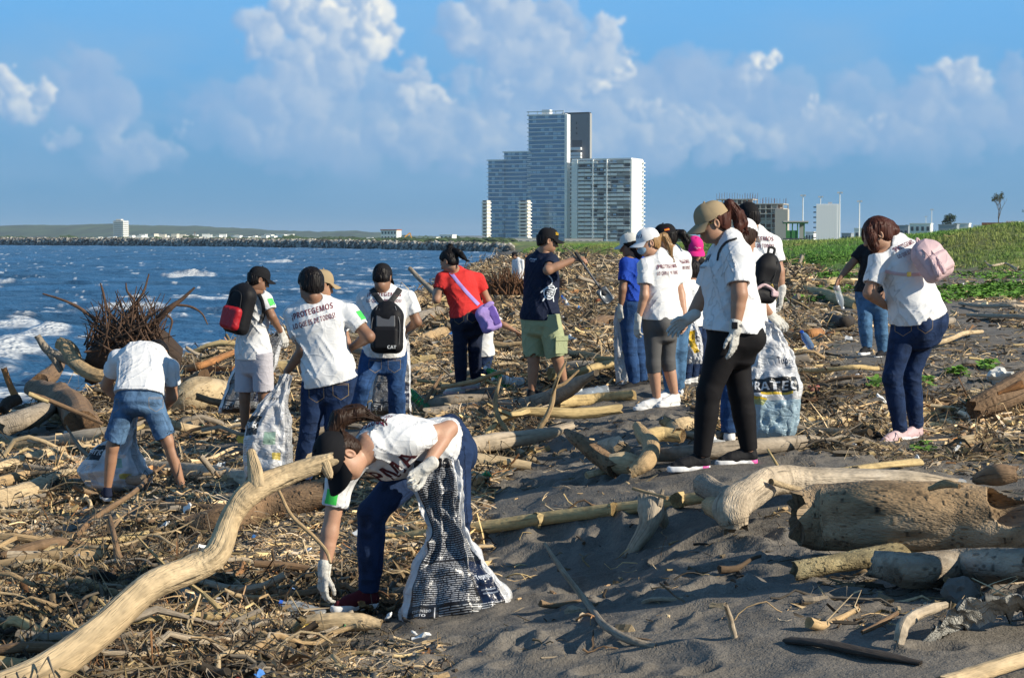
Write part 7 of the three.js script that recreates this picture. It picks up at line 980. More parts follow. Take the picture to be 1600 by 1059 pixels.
folk.boy = person({ label: 'small boy with black hair and pale collared shirt between the women', D: 18.4, foot: [1076, 600], scale: 0.74, cell: 0.010, seed: 151, skin: COL.skin,
  j: { neck: [1080, 440, 0], head: [1077, 423, 0], shL: [1072, 450, -0.11], shR: [1088, 450, 0.11], elL: [1066, 474, -0.14], wrL: [1061, 462, -0.06], elR: [1086, 478, 0.14], wrR: [1076, 496, 0.1], hipL: [1078, 508, -0.06], hipR: [1084, 508, 0.06], knL: [1076, 552, -0.06], anL: [1074, 590, -0.06], knR: [1085, 552, 0.06], anR: [1086, 588, 0.06] },
  face: [-0.92, -0.1, -0.3], shirt: { ...WHITE_TEE, sleeve: 0.7, hem: 0.0 }, legs: { mat: DEN.dark, loose: 0.012 }, shoes: { mat: COL.white, dir: [-0.95, 0, 0.2] }, hair: { front: 0.06, thick: 0.014 } });
folk.whiteCap = person({ label: 'woman in white cap and jeans half hidden behind the woman in the tan cap', D: 12.7, foot: [1150, 695], fem: true, cell: 0.0115, skin: COL.skin, seed: 161,
  j: { neck: [1166, 396, 0], head: [1164, 370, -0.02], shL: [1139, 412, 0.03], shR: [1186, 412, 0.0], elL: [1135, 470, 0.05], wrL: [1142, 520, 0.05], elR: [1186, 470, -0.03], wrR: [1206, 493, 0.02], hipL: [1146, 528, 0], hipR: [1172, 528, 0], knL: [1142, 612, 0], anL: [1140, 676, 0.0], knR: [1168, 612, 0.02], anR: [1164, 668, 0.1] },
  face: [0.35, -0.3, -0.85], gloves: 'R', hands: { R: { dir: [0.75, -0.62, 0.1], palm: [-0.1, -0.6, -0.7], curl: [0.4, 0.5, 0.6, 0.7] } }, shirt: { ...WHITE_TEE, hem: 0 }, legs: { mat: DEN.mid, loose: 0.012, hemLoose: 0.018 }, shoes: { mat: COL.white, dir: [-0.2, 0, -1], L: { dir: [0.1, 0, -1], mat: COL.white, size: 1.08 } }, hairMat: COL.hairBrown, hair: { low: -0.1, side: false, thick: 0.018, tails: [[[[0, 0.0, -0.1], [0.0, -0.08, -0.12], [-0.03, -0.16, -0.1]], [0.05, 0.055, 0.02]]] }, cap: { mat: COL.white } });
folk.capBack = person({ label: 'man in black cap and white printed shirt with gloves at the back of the group', D: 14.7, foot: [1190, 663], cell: 0.0115, skin: COL.skin, seed: 171,
  j: { neck: [1177, 360, 0], head: [1169, 341, -0.02], shL: [1141, 380, 0.05], shR: [1209, 381, 0.0], elL: [1136, 430, 0.05], wrL: [1140, 478, 0], elR: [1218, 424, -0.02], wrR: [1222, 458, -0.03], hipL: [1158, 482, 0], hipR: [1192, 482, 0], knL: [1160, 570, 0], anL: [1160, 645, 0], knR: [1192, 570, 0.02], anR: [1192, 645, 0.05] },
  face: [-0.3, -0.2, -0.93], gloves: 'LR', hands: { R: { dir: [-0.05, -1, 0], curl: [0.4, 0.45, 0.5, 0.5] } }, shirt: { ...WHITE_TEE, loose: 0.022, prints: [backPrint({ t: 0.84, w: 0.30, h: 0.14, x: 0.03 })] }, legs: { mat: DEN.mid }, shoes: { mat: COL.black, dir: [0, 0, -1] }, hair: { front: 0.04, low: -0.05 }, cap: { mat: COL.black } });
folk.blackShirt = person({ label: 'woman in black top and faded jeans holding out an empty bottle', D: 21, foot: [1365, 557], fem: true, cell: 0.0125, skin: COL.skinDark, seed: 181, girth: 1.1, legG: 1.1,
  j: { neck: [1374, 378, 0.02], head: [1387, 362, 0.05], shR: [1349, 392, 0.10], shL: [1384, 392, -0.10], elR: [1327, 417, 0.08], wrR: [1311, 437, 0.02], elL: [1392, 430, -0.15], wrL: [1384, 455, -0.2], hipR: [1353, 458, 0.06], hipL: [1374, 458, -0.05], knR: [1352, 504, -0.04], anR: [1355, 542, 0.0], knL: [1377, 506, 0.02], anL: [1380, 548, 0.1] },
  face: [-0.7, -0.5, 0.2], hands: { R: { dir: [-0.3, -0.9, 0], curl: [0.8, 0.9, 0.9, 1] } }, shirt: { mat: COL.black, sleeve: 0.55, hem: -0.02, loose: 0.02 }, legs: { mat: DEN.light, loose: 0.010, hemLoose: 0.014 }, shoes: { mat: COL.black, sole: COL.soleWhite, dir: [-0.5, 0, 0.8] }, hairMat: COL.hairAuburn, hair: { low: -0.09, side: false, thick: 0.024 } });
folk.pinkPack = person({ label: 'auburn haired woman in white shirt and dark jeans with a pale pink backpack', D: 13, foot: [1415, 692], fem: true, cell: 0.0105, girth: 1.06, legG: 1.02, armG: 1.12, seed: 191, bum: 0.05, belly: 0.02, skin: COL.skin,
  j: { neck: [1398, 378, -0.06], head: [1371, 366, -0.10], shL: [1374, 406, -0.14], shR: [1441, 398, 0.10], elL: [1359, 458, -0.20], wrL: [1384, 478, 0.02], elR: [1450, 440, 0.24], wrR: [1425, 470, 0.26], hipL: [1416, 500, -0.06], hipR: [1449, 498, 0.06], knL: [1395, 590, -0.06], anL: [1408, 674, 0.0], knR: [1424, 586, 0.08], anR: [1433, 668, 0.10] },
  face: [-0.88, -0.42, 0.0], hunch: 0.05, shirt: { ...WHITE_TEE, sleeve: 0.72, hem: 0.04, loose: 0.02, fold: 0.012, drape: 0.92, prints: [backPrint({ t: 0.88, w: 0.22, h: 0.13, x: -0.02 })] }, legs: { mat: DEN.dark, loose: 0.006, hemLoose: 0.010, knee: 0.007 }, shoes: { mat: COL.pinkPale, sole: COL.soleWhite, dir: [-0.75, 0, 0.6] }, hairMat: COL.hairAuburn, hair: { low: -0.09, side: false, thick: 0.010, front: 0.05, tails: [[[[-0.02, 0.03, -0.09], [-0.03, -0.03, -0.11], [-0.02, -0.09, -0.09]], [0.05, 0.055, 0.03]], [[[0.05, 0.06, 0.05], [0.072, 0.0, 0.062], [0.07, -0.07, 0.066], [0.06, -0.11, 0.07]], [0.03, 0.034, 0.03, 0.012]], [[[-0.05, 0.06, 0.05], [-0.072, 0.0, 0.062], [-0.07, -0.08, 0.066]], [0.03, 0.034, 0.014]]] } });
// the one whose long shadow lies across the foreground sand stands just right of the frame
folk.shade = person({ label: 'person in a white shirt just outside the right edge, whose shadow crosses the sand', D: 6.9, foot: [1800, 1130], cell: 0.018, seed: 201,
  j: (() => { const b = (x, y, z = 0) => { const p = V(2.55 + x, groundY(2.55, 6.9) + y, -6.9); const [a, c] = pixel(p); return [a, c, z]; }; return { neck: b(0, 1.45), head: b(0, 1.6), shL: b(-0.19, 1.4), shR: b(0.19, 1.4), elL: b(-0.26, 1.12), wrL: b(-0.26, 0.87), elR: b(0.26, 1.12), wrR: b(0.26, 0.87), hipL: b(-0.09, 0.9), hipR: b(0.09, 0.9), knL: b(-0.1, 0.48), anL: b(-0.1, 0.08), knR: b(0.1, 0.48), anR: b(0.1, 0.08) }; })(),
  face: [0, -0.1, -1], shirt: WHITE_TEE, legs: { mat: DEN.dark }, shoes: { mat: COL.white, dir: [0, 0, -1] }, hair: { front: 0.05 } });
// ------------------------------------------------------------------ sacks, bags, shovel, bottles
const sackCrinkle = creaseTex.clone(); sackCrinkle.repeat.set(3, 4); sackCrinkle.needsUpdate = true;
const sackWeave = dataTexture(256, 256, (u, v) => 0.5 + 0.22 * Math.sin(u * 402) + 0.22 * Math.sin(v * 402) + 0.2 * tnoise(u, v, 20, 20, 3)); sackWeave.repeat.set(4, 6);
// rows: [photo y, left x, right x]; the cloth bellies out in depth; print is a canvas wrapped round, its middle facing the camera
function sack(label, D, rows, { depth = 0.55, map, tone = 0.72, wrinkle = 0.02, crease = 1, group, seed = 1, rough = 0.32, through = 0.12, tilt = 0, top = 'open' } = {}) {
  const nu = 72, nv = 56, pos = [], uv = [], idx = [], k = D / FOC, y0 = rows[0][0], y1 = rows[rows.length - 1][0], O = at((rows[rows.length - 1][1] + rows[rows.length - 1][2]) / 2, y1, D);
  const get = (y) => { let i = 0; while (i < rows.length - 2 && y > rows[i + 1][0]) i++; const a = rows[i], b = rows[i + 1], t = clamp((y - a[0]) / (b[0] - a[0]), 0, 1), s = t * t * (3 - 2 * t) * 0.5 + t * 0.5; return [lerp(a[1], b[1], s), lerp(a[2], b[2], s)]; };
  for (let j = 0; j <= nv; j++) { const v = j / nv, y = lerp(y0, y1, v), [l, r] = get(y), hw = (r - l) / 2 * k, c = at((l + r) / 2, y, D), rim = 1 - Math.exp(-(1 - v) * 40), dd = depth * Math.min(1, 0.35 + v * 1.1) * Math.min(1, Math.pow((1 - v) * 9 + 0.12, 0.5));
    for (let i = 0; i <= nu; i++) { const a = (i % nu) / nu * Math.PI * 2, ca = Math.sin(a), sa = -Math.cos(a); // i = nu/2 faces the camera
      const cx = Math.sign(ca) * Math.pow(Math.abs(ca), 0.8), cz = Math.sign(sa) * Math.pow(Math.abs(sa), 0.8); const n = ridge(noise(ca * 2.4 + seed * 5 + v * 2.2, v * 5 * crease + sa, seed + sa * 1.8)) * 0.9 + ridge(noise(ca * 3.4 - v * 5 * crease + seed, v * 9 * crease, sa * 2)) * 0.6 + 0.5 * noise(ca * 6 + seed, v * 16, sa * 5) - 0.5; const w = wrinkle * n * (0.4 + rim * 0.6);
      pos.push(c.x + cx * (hw + w * 0.35) - O.x, c.y + w * 0.35 - 0.02 * ca * ca * (1 - v) + tilt * cx * hw - O.y, c.z + cz * (hw * dd + w) - O.z); uv.push(1 - i / nu, 1 - v); } }
  for (let j = 0; j < nv; j++) for (let i = 0; i < nu; i++) { const a = j * (nu + 1) + i, b = a + nu + 1; idx.push(a, b, b + 1, a, b + 1, a + 1); }
  const t = thing('garbage_sack', label, 'sack', group, O), g = geom(pos, idx, { uv });
  mesh('sack_cloth', g, new THREE.MeshPhysicalMaterial({ color: map ? C(1, 1, 1) : C(tone, tone, tone), map: map || null, roughness: rough, clearcoat: 0.35, clearcoatRoughness: 0.3, transmission: through, thickness: 0, side: THREE.DoubleSide, bumpMap: sackCrinkle, bumpScale: 0.010 }), t); return t;
}
const lines = (c, x, y, w, h, n, color, r, breaks = 12) => { c.fillStyle = color; for (let i = 0; i < n; i++) { let q = x; const yy = y + i * h / n; while (q < x + w) { const l = (0.3 + r()) * w / breaks; c.fillRect(q, yy, Math.min(l, x + w - q), h / n * 0.42); q += l + w * 0.012; } } };
const sackMap = (draw) => canvasTexture(1024, 1024, (c, w, h) => { const r = rng(6); c.fillStyle = 'rgb(216,217,220)'; c.fillRect(0, 0, w, h); for (let i = 0; i < 900; i++) { c.fillStyle = `rgba(${r() < 0.5 ? '170,178,188' : '245,245,245'},0.10)`; c.fillRect(r() * w, r() * h, 4 + r() * 50, 2 + r() * 120); } draw(c, w, h, r); });
const mapBlack = sackMap((c, w, h, r) => { c.fillStyle = '#2a2b30'; c.beginPath(); c.moveTo(370, 0); c.lineTo(640, 0); c.lineTo(655, 300); c.lineTo(690, 420); c.lineTo(700, 1024); c.lineTo(362, 1024); c.closePath(); c.fill(); lines(c, 385, 60, 290, 540, 44, 'rgba(215,218,224,0.8)', r, 15); lines(c, 380, 610, 200, 240, 20, 'rgba(215,218,224,0.8)', r, 12); c.fillStyle = '#16233f'; c.fillRect(590, 620, 108, 250); c.fillStyle = '#e9edf3'; c.font = 'bold 42px sans-serif'; c.save(); c.translate(602, 735); c.rotate(-0.05); c.fillText('Tepeyac', 0, 0, 92); c.restore(); lines(c, 604, 790, 80, 40, 2, 'rgba(200,210,225,0.7)', r, 6); c.fillStyle = '#e6e8ec'; c.font = 'bold 24px sans-serif'; c.fillText('CONTENIDO', 382, 886, 76); c.fillText('NETO', 392, 912, 50); c.font = 'bold 56px sans-serif'; c.fillText('50', 380, 968, 60); c.font = '20px sans-serif'; c.fillText('kg', 444, 968); c.fillRect(468, 862, 3, 110); lines(c, 480, 866, 200, 100, 7, 'rgba(222,224,228,0.85)', r, 8); c.fillStyle = '#c0243c'; c.beginPath(); c.arc(330, 962, 15, 0, 7); c.fill(); });
const mapClear = sackMap((c, w, h, r) => { c.fillStyle = '#25282c'; c.fillRect(300, 400, 150, 190); c.fillStyle = '#e3e6ea'; c.font = 'bold 88px sans-serif'; c.fillText('PRATEC', 306, 520, 140); c.fillStyle = '#2b2e33'; c.font = 'bold 46px sans-serif'; c.fillText('Tepeyac', 420, 250, 130); lines(c, 640, 190, 120, 760, 60, 'rgba(38,40,46,0.85)', r, 6); lines(c, 330, 640, 120, 260, 16, 'rgba(80,84,92,0.5)', r, 5); c.fillStyle = 'rgba(225,190,40,0.65)'; c.fillRect(540, 760, 60, 70); c.fillStyle = 'rgba(60,150,90,0.35)'; c.fillRect(500, 560, 60, 120); });
const mapWhite = sackMap((c, w, h, r) => { c.fillStyle = '#1d2a44'; c.font = 'bold 74px sans-serif'; c.fillText('Tepeyac', 530, 350, 175); c.fillStyle = 'rgba(40,55,80,0.7)'; c.fillRect(570, 378, 130, 5); c.fillStyle = '#24262b'; c.beginPath(); c.moveTo(300, 480); c.lineTo(660, 455); c.lineTo(660, 580); c.lineTo(300, 600); c.fill(); c.fillStyle = '#e8eaee'; c.font = 'bold 96px sans-serif'; c.fillText('PRATEC', 330, 565, 300); c.fillStyle = '#e2bd35'; c.fillRect(430, 582, 170, 22); c.fillStyle = '#e6c02c'; c.beginPath(); c.moveTo(270, 600); c.lineTo(470, 640); c.lineTo(440, 700); c.lineTo(380, 690); c.lineTo(370, 750); c.lineTo(300, 740); c.fill(); c.fillStyle = 'rgba(120,165,190,0.55)'; c.fillRect(0, 650, w, 374); lines(c, 300, 420, 380, 30, 2, 'rgba(150,158,170,0.6)', r, 8); });
const mapYellow = sackMap((c, w, h) => { c.fillStyle = '#dbb42c'; c.beginPath(); c.moveTo(470, 330); c.lineTo(560, 300); c.lineTo(540, 560); c.lineTo(600, 760); c.lineTo(520, 800); c.lineTo(460, 560); c.fill(); c.fillStyle = '#33363c'; c.fillRect(560, 420, 90, 130); c.fillStyle = '#e3e6ea'; c.font = 'bold 60px sans-serif'; c.fillText('TEC', 566, 510, 78); });
sack('black and white printed sack held open by the bending woman in the foreground', 9.14, [[716, 644, 716], [745, 640, 722], [785, 655, 723], [822, 669, 725], [850, 664, 738], [880, 644, 756], [910, 632, 776], [940, 624, 797], [962, 622, 800], [980, 624, 792]], { map: mapBlack, wrinkle: 0.045, crease: 0.8, depth: 0.48, seed: 2, tilt: 0.11, rough: 0.26 });
sack('clear and white sack with a dark label held by the man in the printed shirt', 12.75, [[584, 438, 456], [604, 428, 452], [630, 404, 450], [660, 386, 455], [700, 379, 457], [746, 382, 456]], { map: mapClear, wrinkle: 0.028, seed: 4, through: 0.3, depth: 0.6 });
sack('dark printed sack beside the man with the red backpack', 17.95, [[518, 430, 443], [556, 372, 436], [600, 354, 420], [645, 341, 408]], { map: mapBlack, seed: 5 });
sack('dark printed sack behind the legs of the man with the grey backpack', 16.75, [[522, 626, 638], [560, 590, 641], [600, 578, 642], [648, 574, 643]], { map: mapBlack, seed: 7, depth: 0.5 });
sack('pale sack with a small dark label hanging beside the woman in blue', 18.62, [[478, 962, 976], [510, 959, 990], [560, 960, 1004], [610, 963, 1013]], { map: mapYellow, seed: 8, depth: 0.4 });
sack('pale sack with yellow print hanging in front of the small boy', 17.7, [[494, 1073, 1082], [515, 1068, 1094], [545, 1066, 1099], [568, 1074, 1097]], { map: mapYellow, seed: 9, depth: 0.5 });
sack('large bulging white sack with blue lettering standing right of the black leggings', 12.25, [[503, 1184, 1210], [520, 1177, 1224], [555, 1168, 1240], [600, 1166, 1252], [645, 1170, 1250], [675, 1174, 1244], [690, 1182, 1236]], { map: mapWhite, wrinkle: 0.03, seed: 11, depth: 0.7, through: 0.2 });
sack('black and white sack dragged behind the legs of the man in denim shorts', 15.45, [[646, 200, 214], [676, 178, 213], [706, 142, 216], [735, 122, 234], [768, 140, 240]], { map: mapClear, wrinkle: 0.04, seed: 13, depth: 0.6 });
// ---- bags
const bag = (name, label, cat, px, py, D, n, tilt) => { const c = at(px, py, D), f = V(...n).normalize(), F = frame(f, V(0, 1, 0)); if (tilt) { const q = new THREE.Quaternion().setFromAxisAngle(V(0, 0, 1), tilt); F.l.applyQuaternion(q); F.u.applyQuaternion(q); F.f.applyQuaternion(q); } return { T: thing(name, label, cat, null, c), c, F, p: (a, b, d) => loc(c, F, a, b, d) }; };
const seam = (b, list, r, mat, name) => mesh(name, new THREE.TubeGeometry(new THREE.CatmullRomCurve3(list.map((q) => b.p(...q).sub(b.c))), 40, r, 6), mat, b.T);
// a ribbon lying on someone's shirt along photo pixels
function strap(name, parent, O, who, list, width, mat, lift = 0.006) {
  const f = who.fields.shirt.f, dir = [], pos = [], idx = [], n = 30, curve = new THREE.CatmullRomCurve3(list.map(([x, y]) => V(x, y, 0)));
  const hit = (x, y) => { const a = at(x, y, 1), o = V(0, EYE, 0), d = a.sub(o).normalize(); let t = (who.D - 0.9) / -d.z, p = o.clone().addScaledVector(d, t); for (let i = 0; i < 80; i++) { const q = f(p.x, p.y, p.z); if (q < lift) return p; t += Math.max(0.003, q * 0.8); p.copy(o).addScaledVector(d, t); if (t > (who.D + 0.8) / -d.z) return null; } return p; };
  let k = 0; const pw2 = width / 2; const row = [];
  for (let i = 0; i <= n; i++) { const c = curve.getPoint(i / n), t = curve.getTangent(i / n), nx = -t.y, ny = t.x; const a = hit(c.x + nx * pw2, c.y + ny * pw2), b = hit(c.x - nx * pw2, c.y - ny * pw2); if (!a || !b) continue; const m = a.clone().lerp(b, 0.5), v = m.clone().sub(V(0, EYE, 0)).normalize().multiplyScalar(-0.008); pos.push(...a.sub(O).toArray(), ...m.add(v).sub(O).toArray(), ...b.sub(O).toArray()); row.push(k); k += 3; }
  for (let i = 0; i < row.length - 1; i++) for (const j of [0, 1]) { const a = row[i] + j, b = row[i + 1] + j; idx.push(a, b, b + 1, a, b + 1, a + 1); }
  const m2 = mat.clone(); m2.side = THREE.DoubleSide; if (idx.length) mesh(name, geom(pos, idx), m2, parent);
}
{ // black and red
  const b = bag('backpack', 'black backpack with a red lower pocket on the back of the man by the sea', 'backpack', 372, 482, 17.22, [-0.62, 0.05, 0.78], -0.2);
  part('pack_body', warp(blend([rbox(b.p(0, -0.02, -0.02), b.F, 0.145, 0.225, 0.085, 0.07), ell(b.p(0, 0.14, -0.02), b.F, 0.125, 0.12, 0.085)], 0.05), folds(0.004, 9, 5, 3)), 0.011, COL.bagBlack, b.T, b.c); part('front_pocket', warp(rbox(b.p(0.0, -0.10, 0.065), b.F, 0.118, 0.115, 0.05, 0.045), folds(0.004, 12, 6, 8)), 0.009, COL.bagRed, b.T, b.c); part('side_pocket', rbox(b.p(-0.14, -0.13, -0.02), b.F, 0.035, 0.075, 0.055, 0.03), 0.009, COL.bagBlack, b.T, b.c);
  seam(b, [[-0.10, 0.0, 0.075], [-0.06, 0.15, 0.072], [0.06, 0.15, 0.072], [0.10, 0.0, 0.075]], 0.004, COL.strapBlack, 'zip'); seam(b, [[-0.03, 0.235, -0.04], [0, 0.27, -0.03], [0.03, 0.235, -0.04]], 0.008, COL.strapBlack, 'grab_loop'); strap('strap', b.T, b.c, folk.redPack, [[392, 447], [401, 455], [410, 474], [411, 492], [406, 505]], 6, COL.strapBlack);
}
{ // black and grey
  const b = bag('backpack', 'black and grey backpack on the back of the man in the middle row', 'backpack', 604, 512, 16.0, [-0.08, 0.1, 1], 0);
  part('pack_body', warp(blend([rbox(b.p(0, -0.03, -0.02), b.F, 0.145, 0.20, 0.09, 0.07), ell(b.p(0, 0.12, -0.03), b.F, 0.12, 0.125, 0.085)], 0.05), folds(0.003, 9, 5, 3)), 0.011, COL.bagBlack, b.T, b.c); part('front_pocket', rbox(b.p(0, -0.10, 0.06), b.F, 0.115, 0.105, 0.04, 0.035), 0.009, COL.bagBlack, b.T, b.c); part('grey_panel', rbox(b.p(0.0, 0.055, 0.062), b.F, 0.088, 0.055, 0.014, 0.012), 0.007, COL.bagGrey, b.T, b.c);
  for (let i = -3; i <= 3; i++) seam(b, [[i * 0.022, 0.125, 0.064], [i * 0.02, 0.165, 0.052]], 0.005, COL.strapBlack, 'ridge'); for (const s of [-1, 1]) seam(b, [[s * 0.12, -0.15, 0.055], [s * 0.125, 0.04, 0.062], [s * 0.08, 0.19, 0.042]], 0.004, COL.bagGrey, 'piping');
  const lm = printMat(128, 64, (c, w, h) => { c.clearRect(0, 0, w, h); c.fillStyle = '#e6e6e2'; c.font = 'bold 58px sans-serif'; c.textAlign = 'center'; c.fillText('CAT', w / 2, 54, 124); }); const lg = new THREE.PlaneGeometry(0.1, 0.045); lg.applyMatrix4(new THREE.Matrix4().makeBasis(b.F.l, b.F.u, b.F.f)); const lp = b.p(0.062, -0.175, 0.104).sub(b.c); lg.translate(lp.x, lp.y, lp.z); mesh('logo', lg, lm, b.T);
  strap('strap', b.T, b.c, folk.greyPack, [[580, 451], [586, 460], [594, 470], [600, 476]], 9, COL.strapBlack, 0.01); strap('strap', b.T, b.c, folk.greyPack, [[625, 451], [619, 460], [611, 470], [604, 476]], 9, COL.strapBlack, 0.01);
}
{ // leather
  const b = bag('backpack', 'small black leather backpack with gold fittings behind the woman in the tan cap', 'backpack', 1197, 434, 11.55, [0.30, 0.05, 0.95], -0.22);
  part('pack_body', blend([rbox(b.p(0, -0.03, 0), b.F, 0.085, 0.13, 0.055, 0.045), ell(b.p(0, 0.09, 0), b.F, 0.072, 0.075, 0.05)], 0.04), 0.008, COL.bagBlack, b.T, b.c); part('front_pocket', rbox(b.p(0.01, -0.08, 0.05), b.F, 0.062, 0.06, 0.025, 0.022), 0.007, COL.bagBlack, b.T, b.c); seam(b, [[-0.02, 0.15, 0], [-0.018, 0.195, 0], [0.018, 0.195, 0], [0.02, 0.15, 0]], 0.009, COL.strapBlack, 'handle'); seam(b, [[0.035, 0.12, 0.05], [0.03, 0.03, 0.06], [0.012, -0.05, 0.075]], 0.003, COL.strapBlack, 'zip'); seam(b, [[0.01, -0.035, 0.082], [0.0, -0.06, 0.084], [0.012, -0.075, 0.084], [0.022, -0.055, 0.084], [0.01, -0.035, 0.082]], 0.005, COL.gold, 'buckle');
  strap('strap', b.T, b.c, folk.leader, [[1152, 372], [1135, 378], [1124, 392], [1121, 407]], 3, COL.strapBlack);
  const w = bag('waist_bag', 'black waist bag with a pink strap below the leather backpack', 'waist bag', 1192, 462, 11.4, [0.35, 0.1, 0.93], -0.1); part('pouch', warp(rbox(w.p(0, 0, 0), w.F, 0.085, 0.048, 0.045, 0.04), folds(0.003, 10, 8, 3)), 0.008, COL.bagBlack, w.T, w.c); seam(w, [[-0.07, 0.03, 0.03], [-0.02, 0.065, 0.04], [0.03, 0.05, 0.045], [0.07, 0.02, 0.045]], 0.011, COL.pinkPale, 'pink_strap'); part('tassel', rbox(w.p(0.06, 0.015, 0.05), w.F, 0.025, 0.02, 0.012, 0.01), 0.006, COL.pinkPale, w.T, w.c); seam(w, [[-0.07, 0.0, 0], [-0.12, 0.05, -0.03], [-0.15, 0.09, -0.05]], 0.012, COL.strapBlack, 'belt');
}
{ // pink
  const b = bag('backpack', 'pale pink backpack with tassels on the back of the auburn haired woman', 'backpack', 1456, 407, 12.72, [0.42, 0.28, 0.86], 0.42);
  part('pack_body', warp(blend([rbox(b.p(0, -0.02, 0), b.F, 0.115, 0.135, 0.075, 0.06), ell(b.p(0, 0.08, 0), b.F, 0.10, 0.085, 0.068)], 0.05), folds(0.005, 10, 4, 5)), 0.009, COL.pinkPale, b.T, b.c); part('front_pocket', warp(rbox(b.p(0.01, -0.05, 0.07), b.F, 0.085, 0.075, 0.03, 0.028), folds(0.003, 10, 6, 6)), 0.008, COL.pinkPale, b.T, b.c);
  for (const s of [-0.07, -0.02]) { seam(b, [[s, 0.09, 0.075], [s, 0.03, 0.09], [s - 0.005, -0.02, 0.1]], 0.004, COL.pinkPale, 'cord'); part('tassel', warp(cone(b.p(s - 0.005, -0.02, 0.1), b.p(s - 0.02, -0.12, 0.098), [0.010, 0.020, 0.024]), (x, y, z) => 0.003 * noise(x * 200, y * 20, z * 200)), 0.005, COL.pinkPale, b.T, b.c); } seam(b, [[-0.09, 0.04, 0.07], [0, 0.115, 0.06], [0.09, 0.04, 0.07]], 0.004, COL.offWhite, 'zip'); seam(b, [[-0.02, 0.15, -0.01], [0, 0.19, 0], [0.02, 0.15, -0.01]], 0.008, COL.pinkPale, 'grab_loop');
  strap('strap', b.T, b.c, folk.pinkPack, [[1384, 424], [1405, 428], [1425, 429], [1446, 428]], 5, COL.pinkPale); const bk = bag; const q = at(1421, 428.5, 12.62); const g = new RoundedBoxGeometry(0.03, 0.034, 0.012, 2, 0.004); g.translate(q.x - b.c.x, q.y - b.c.y, q.z - b.c.z); mesh('buckle', g, COL.gold, b.T);
}
{ // lavender shoulder bag
  const b = bag('shoulder_bag', 'lavender and violet drawstring bag hanging at the hip of the woman in red', 'bag', 762, 496, 19.1, [0.35, 0, 0.93], 0.42);
  part('bag_body', warp(blend([rbox(b.p(0, -0.03, 0), b.F, 0.115, 0.13, 0.05, 0.045), ell(b.p(0, 0.08, 0), b.F, 0.10, 0.07, 0.045)], 0.05), folds(0.010, 9, 3, 6)), 0.009, COL.lavender, b.T, b.c); part('dark_panel', warp(rbox(b.p(0.055, -0.01, 0.03), b.F, 0.05, 0.11, 0.03, 0.028), folds(0.006, 9, 4, 2)), 0.008, COL.violet, b.T, b.c); part('ruffle', warp(ell(b.p(0.06, 0.12, 0.03), b.F, 0.06, 0.035, 0.03), folds(0.012, 16, 12, 3)), 0.007, COL.lavender, b.T, b.c);
  strap('strap', b.T, b.c, folk.red, [[704, 425], [715, 440], [727, 454], [739, 467], [748, 476]], 5.5, COL.lavender);
}
{ // shovel in the hand of the man in navy
  const hd = folk.shovelMan.j.wrR.clone(), D = -hd.z, a = at(905, 403, D - 0.03), e = at(939, 452, D - 0.10), o = thing('hand_shovel', 'small black shovel with a steel blade held out over the litter', 'shovel', null, a), u = e.clone().sub(a), un = u.clone().normalize();
  mesh('handle', new THREE.TubeGeometry(new THREE.LineCurve3(V(0, 0, 0), u.clone().multiplyScalar(0.98)), 6, 0.011, 10), COL.bagGrey, o); mesh('grip', new THREE.TubeGeometry(new THREE.LineCurve3(un.clone().multiplyScalar(-0.07), un.clone().multiplyScalar(0.06)), 4, 0.017, 10), COL.strapBlack, o);
  const F = { u: un, f: V(0.1, 0.35, 0.9).addScaledVector(un, -V(0.1, 0.35, 0.9).dot(un)).normalize() }; F.l = F.u.clone().cross(F.f); const c = e.clone().addScaledVector(un, 0.075); const bl = carve(rbox(c, F, 0.062, 0.085, 0.022, 0.02), ell(c.clone().addScaledVector(F.f, 0.05).addScaledVector(un, 0.02), F, 0.058, 0.10, 0.048), 0.004); part('blade', bl, 0.006, std({ color: C(0.16, 0.17, 0.18), roughness: 0.35, metalness: 0.7 }), o, a); part('socket', cone(e.clone().addScaledVector(un, -0.03), e.clone().addScaledVector(un, 0.05), [0.016, 0.03]), 0.006, COL.strapBlack, o, a);
}
